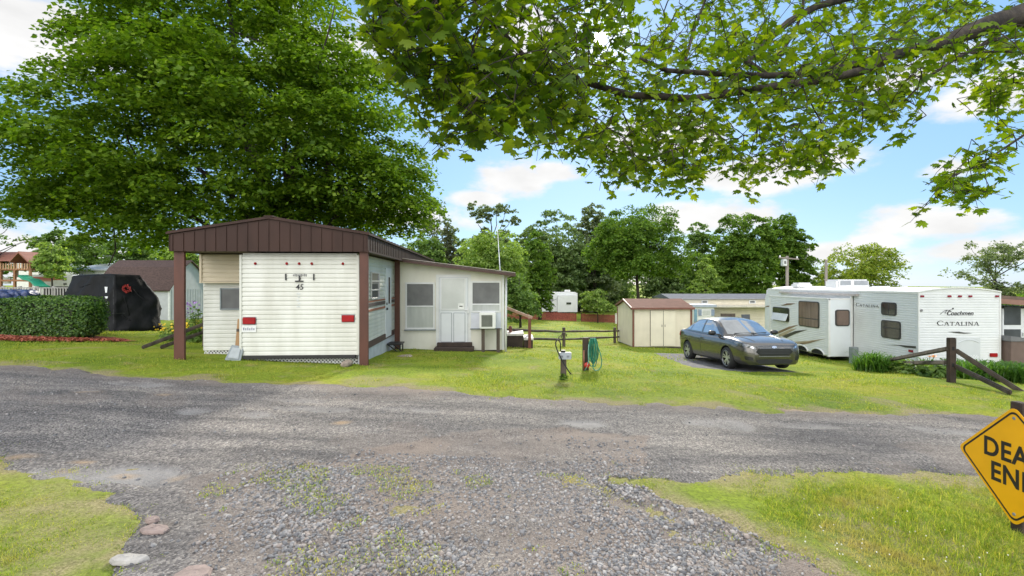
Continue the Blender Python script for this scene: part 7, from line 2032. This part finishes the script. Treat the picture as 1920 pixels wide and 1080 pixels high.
gable_house('distant_house', 'white-walled house glimpsed between the playset and the pale tree', 48, 78, 494, 487, 64, 6, M('pale_wall', (.6, .6, .58)), M('grey_blue_roof', (.40, .44, .48), .6, .08, 3), windows=((60, 500, 6, 6),))
# ------------------------------------------------------------------ mid background right
mh = thing('mobile_home', 'long cream mobile home with a grey roof behind the car', 'mobile home', (14, 32, g(14, 32)), 0, world=True)
Ym = 32.; a, c_ = P3(1262, 563, Ym), P3(1520, 558, Ym); gz = g(14, 32) - .4
CRM = M('cream_vinyl', (.66, .60, .47), .5, .05, 3)
m = MB(); siding(m, (a.x, Ym, 0), (1, 0, 0), (0, -1, 0), c_.x - a.x, gz, P3(0, 560, Ym).z, .2, .015); m.box(a.x, c_.x, Ym + .01, Ym + 4, gz, P3(0, 560, Ym).z); m.build('wall', CRM, mh)
m = MB(); m.prism([(a.x - .2, Ym - .2, P3(0, 561, Ym).z), (a.x - .2, Ym + 2, P3(0, 552, Ym).z), (a.x - .2, Ym + 4.2, P3(0, 561, Ym).z)], (c_.x - a.x + .4, 0, 0)); m.build('roof', M('slate_grey_roof', (.12, .13, .15), .9, .1, 3, spec=.05), mh)
m = MB(); m.box(a.x, c_.x, Ym - .9, Ym - .02, P3(0, 575, Ym).z, P3(0, 572, Ym).z); m.build('awning', M('pale_tan_awning', (.5, .47, .4), .5), mh)
for px in (1321, 1410):
    p0, p1 = P3(px - 6, 569, Ym), P3(px + 6, 563, Ym); m = MB(); m.box(p0.x, p1.x, Ym - .05, Ym - .018, p0.z, p1.z); o = m.build('window', WTRIM, mh); m = MB(); m.box(p0.x + .06, p1.x - .06, Ym - .06, Ym - .051, p0.z + .05, p1.z - .05); m.build('pane', SCREEN, o)
bw = thing('entry_porch', 'small white boxed porch with a shuttered window against the cream mobile home', 'porch', (P3(1320, 0, 30).x, 30, g(P3(1320, 0, 30).x, 30)), 0, world=True)
Yw = 30.; p0, p1 = P3(1300, 600, Yw), P3(1339, 576, Yw); m = MB(); m.box(p0.x, p1.x, Yw, Yw + 1.9, g(12, 30) - .2, p1.z); m.build('wall', M('porch_white', (.66, .67, .65)), bw)
m = MB(); m.box(p0.x - .1, p1.x + .1, Yw - .15, Yw + 1.9, p1.z + .001, p1.z + .16); m.build('roof', M('slate_blue_trim', (.30, .34, .40), .5), bw)
p2, p3 = P3(1312, 592, Yw), P3(1336, 580, Yw); m = MB(); m.box(p2.x, p3.x, Yw - .04, Yw - .002, p2.z, p3.z); o = m.build('window', WTRIM, bw); m = MB(); m.box(p2.x + .15, p3.x - .15, Yw - .05, Yw - .041, p2.z + .06, p3.z - .06); m.build('pane', CURTAIN, o)
SBL = M('shutter_blue', (.20, .25, .33), .5)
for xx in (p2.x, p3.x): m = MB(); m.box(xx - .1, xx + .1, Yw - .06, Yw - .042, p2.z, p3.z); m.build('shutter', SBL, bw)
m = MB(); xx = P3(1303, 0, Yw).x; m.box(xx - .06, xx + .1, Yw - .1, Yw - .003, g(12, 30), P3(0, 580, Yw).z); m.build('drainpipe', M('teal_grey', (.14, .26, .34), .5), bw)
ch = thing('garden_bench', 'dark bench in front of the cream mobile home', 'bench', (P3(1365, 0, 30.5).x, 30.5, g(P3(1365, 0, 30.5).x, 30.5)))
zz3 = P3(0, 588, 30.5).z - ch.location.z
m = MB(); m.box(-.45, .45, -.04, .04, zz3 - .45, zz3); m.build('backrest', WOODGREY, ch)
m = MB(); m.box(-.45, .45, -.5, -.041, zz3 - .55, zz3 - .46); m.build('seat', WOODGREY, ch)
for x in (-.42, .42): m = MB(); m.box(x - .04, x + .04, -.5, .04, -.1, zz3 - .551); m.build('leg', WOODGREY, ch)
ch2 = thing('patio_chair', 'dark blue grey chair beside the bench at the cream mobile home', 'chair', (P3(1398, 0, 30.5).x, 30.5, g(P3(1398, 0, 30.5).x, 30.5)))
zz3 = P3(0, 588, 30.5).z - ch2.location.z; cm = M('chair_blue', (.07, .08, .10), .5)
m = MB(); m.box(-.26, .26, -.04, .02, zz3 - .42, zz3 - .05); m.build('backrest', cm, ch2)
m = MB(); m.box(-.26, .26, -.5, -.041, zz3 - .52, zz3 - .44); m.build('seat', cm, ch2)
for x in (-.24, .24): m = MB(); m.box(x - .03, x + .03, -.5, .0, -.1, zz3 - .521); m.build('leg', cm, ch2)
# red slat fences
RF = M('red_slats', (.26, .06, .042), .75, .25, 5, .2, 30)
for px0, px1, lab in ((900, 1080, 'long red slat fence along the far edge of the lawn'), (1090, 1172, 'shorter red slat fence right of the gap, before the round shrub')):
    Y = 60.; xa, xb_ = P3(px0, 0, Y).x, P3(px1, 0, Y).x; t = thing('slat_fence', lab, 'fence', ((xa + xb_) / 2, Y, g((xa + xb_) / 2, Y)), 0, world=True)
    m = MB(); x = xa; rg = random.Random(px0)
    while x < xb_: gz = g(x, Y); m.box(x, x + .09, Y, Y + .03, gz + .02, gz + 1.0 + rg.uniform(-.05, .05)); x += .105
    m.build('slats', RF, t)
    m = MB()
    for h in (.25, .8): m.beam((xa, Y + .06, g(xa, Y) + h), (xb_, Y + .06, g(xb_, Y) + h), .05, .08)
    m.build('rail', RF, t)
    for x in np.linspace(xa, xb_, max(3, int((xb_ - xa) / 2.2))): m = MB(); m.box(x - .05, x + .05, Y + .09, Y + .19, g(x, Y) - .1, g(x, Y) + 1.08); m.build('post', WOODGREY, t)
wp = thing('marker_post', 'short pale post at the right end of the red slat fence by the shed', 'post', (P3(1155, 0, 57).x, 57, g(P3(1155, 0, 57).x, 57)))
m = MB(); m.box(-.12, .12, -.1, .1, -.1, 1.15); m.build('shaft', M('pale_post', (.5, .47, .42), .7, .1, 5), wp, bevel=.02)
m = MB(); m.prism([(-.15, -.13, 1.152), (.15, -.13, 1.152), (0, -.13, 1.28)], (0, .26, 0)); m.build('cap', M('pale_post', (.5, .47, .42)), wp)
# utility poles and wires
def pole(px, top, Y, label, cross):
    c = P3(px, top, Y); gz = g(c.x, Y); t = thing('utility_pole', label, 'pole', (c.x, Y, gz)); H = c.z - gz
    m = MB(); m.tube([(0, 0, -.3), (0, 0, H)], [.16, .12], 10); m.build('shaft', M('pole_wood', (.22, .19, .17), .85, .2, 4, .3, 40, stretch=(1, 1, .1)), t, True)
    if cross:
        k = Y / 900
        m = MB(); m.beam((-17 * k, -.12, H - .15), (20 * k, -.12, H - .30), .10, .12); m.build('crossarm', M('pole_wood', (.22, .19, .17)), t)
        for x in (-15, 17):
            m = MB(); m.lathe([(0, .22), (.05, .2), (.07, .1), (.05, 0)], (x * k, -.12, H - .16 if x < 0 else H - .25), 'z', 8); m.build('insulator', WTRIM, t, True)
        m = MB(); m.box(-11.5 * k, -3.8 * k, -.35, .1, H - 19 * k, H - 6.5 * k); o = m.build('transformer_box', M('transformer_grey', (.55, .57, .58), .45), t, bevel=.04)
        m = MB(); m.box(-9.5 * k, -6 * k, -.36, -.352, H - 15 * k, H - 9.5 * k); m.build('meter_window', M('meter_dark', (.12, .12, .12), .3), o)
    return t, Vector((c.x, Y, c.z))
t1, c1 = pole(1476, 480, 44, 'utility pole with a crossarm and a pale box before the dark trees', True)
t2, c2 = pole(1549, 487, 48, 'plain grey utility pole before the yellow green tree', False)
m = MB()
def wire(a, b, sag):
    pts = [Vector(a).lerp(Vector(b), k / 14) - Vector((0, 0, sag * math.sin(math.pi * k / 14))) for k in range(15)]; m.tube(pts, .013, 4, False)
wire(c1 + Vector((.9, -.12, -.1)), c2 + Vector((0, 0, -.1)), .25)
o = m.build('overhead_wire', BLACK); tag(o, 'thin dark wire strung between the two utility poles', 'wire')
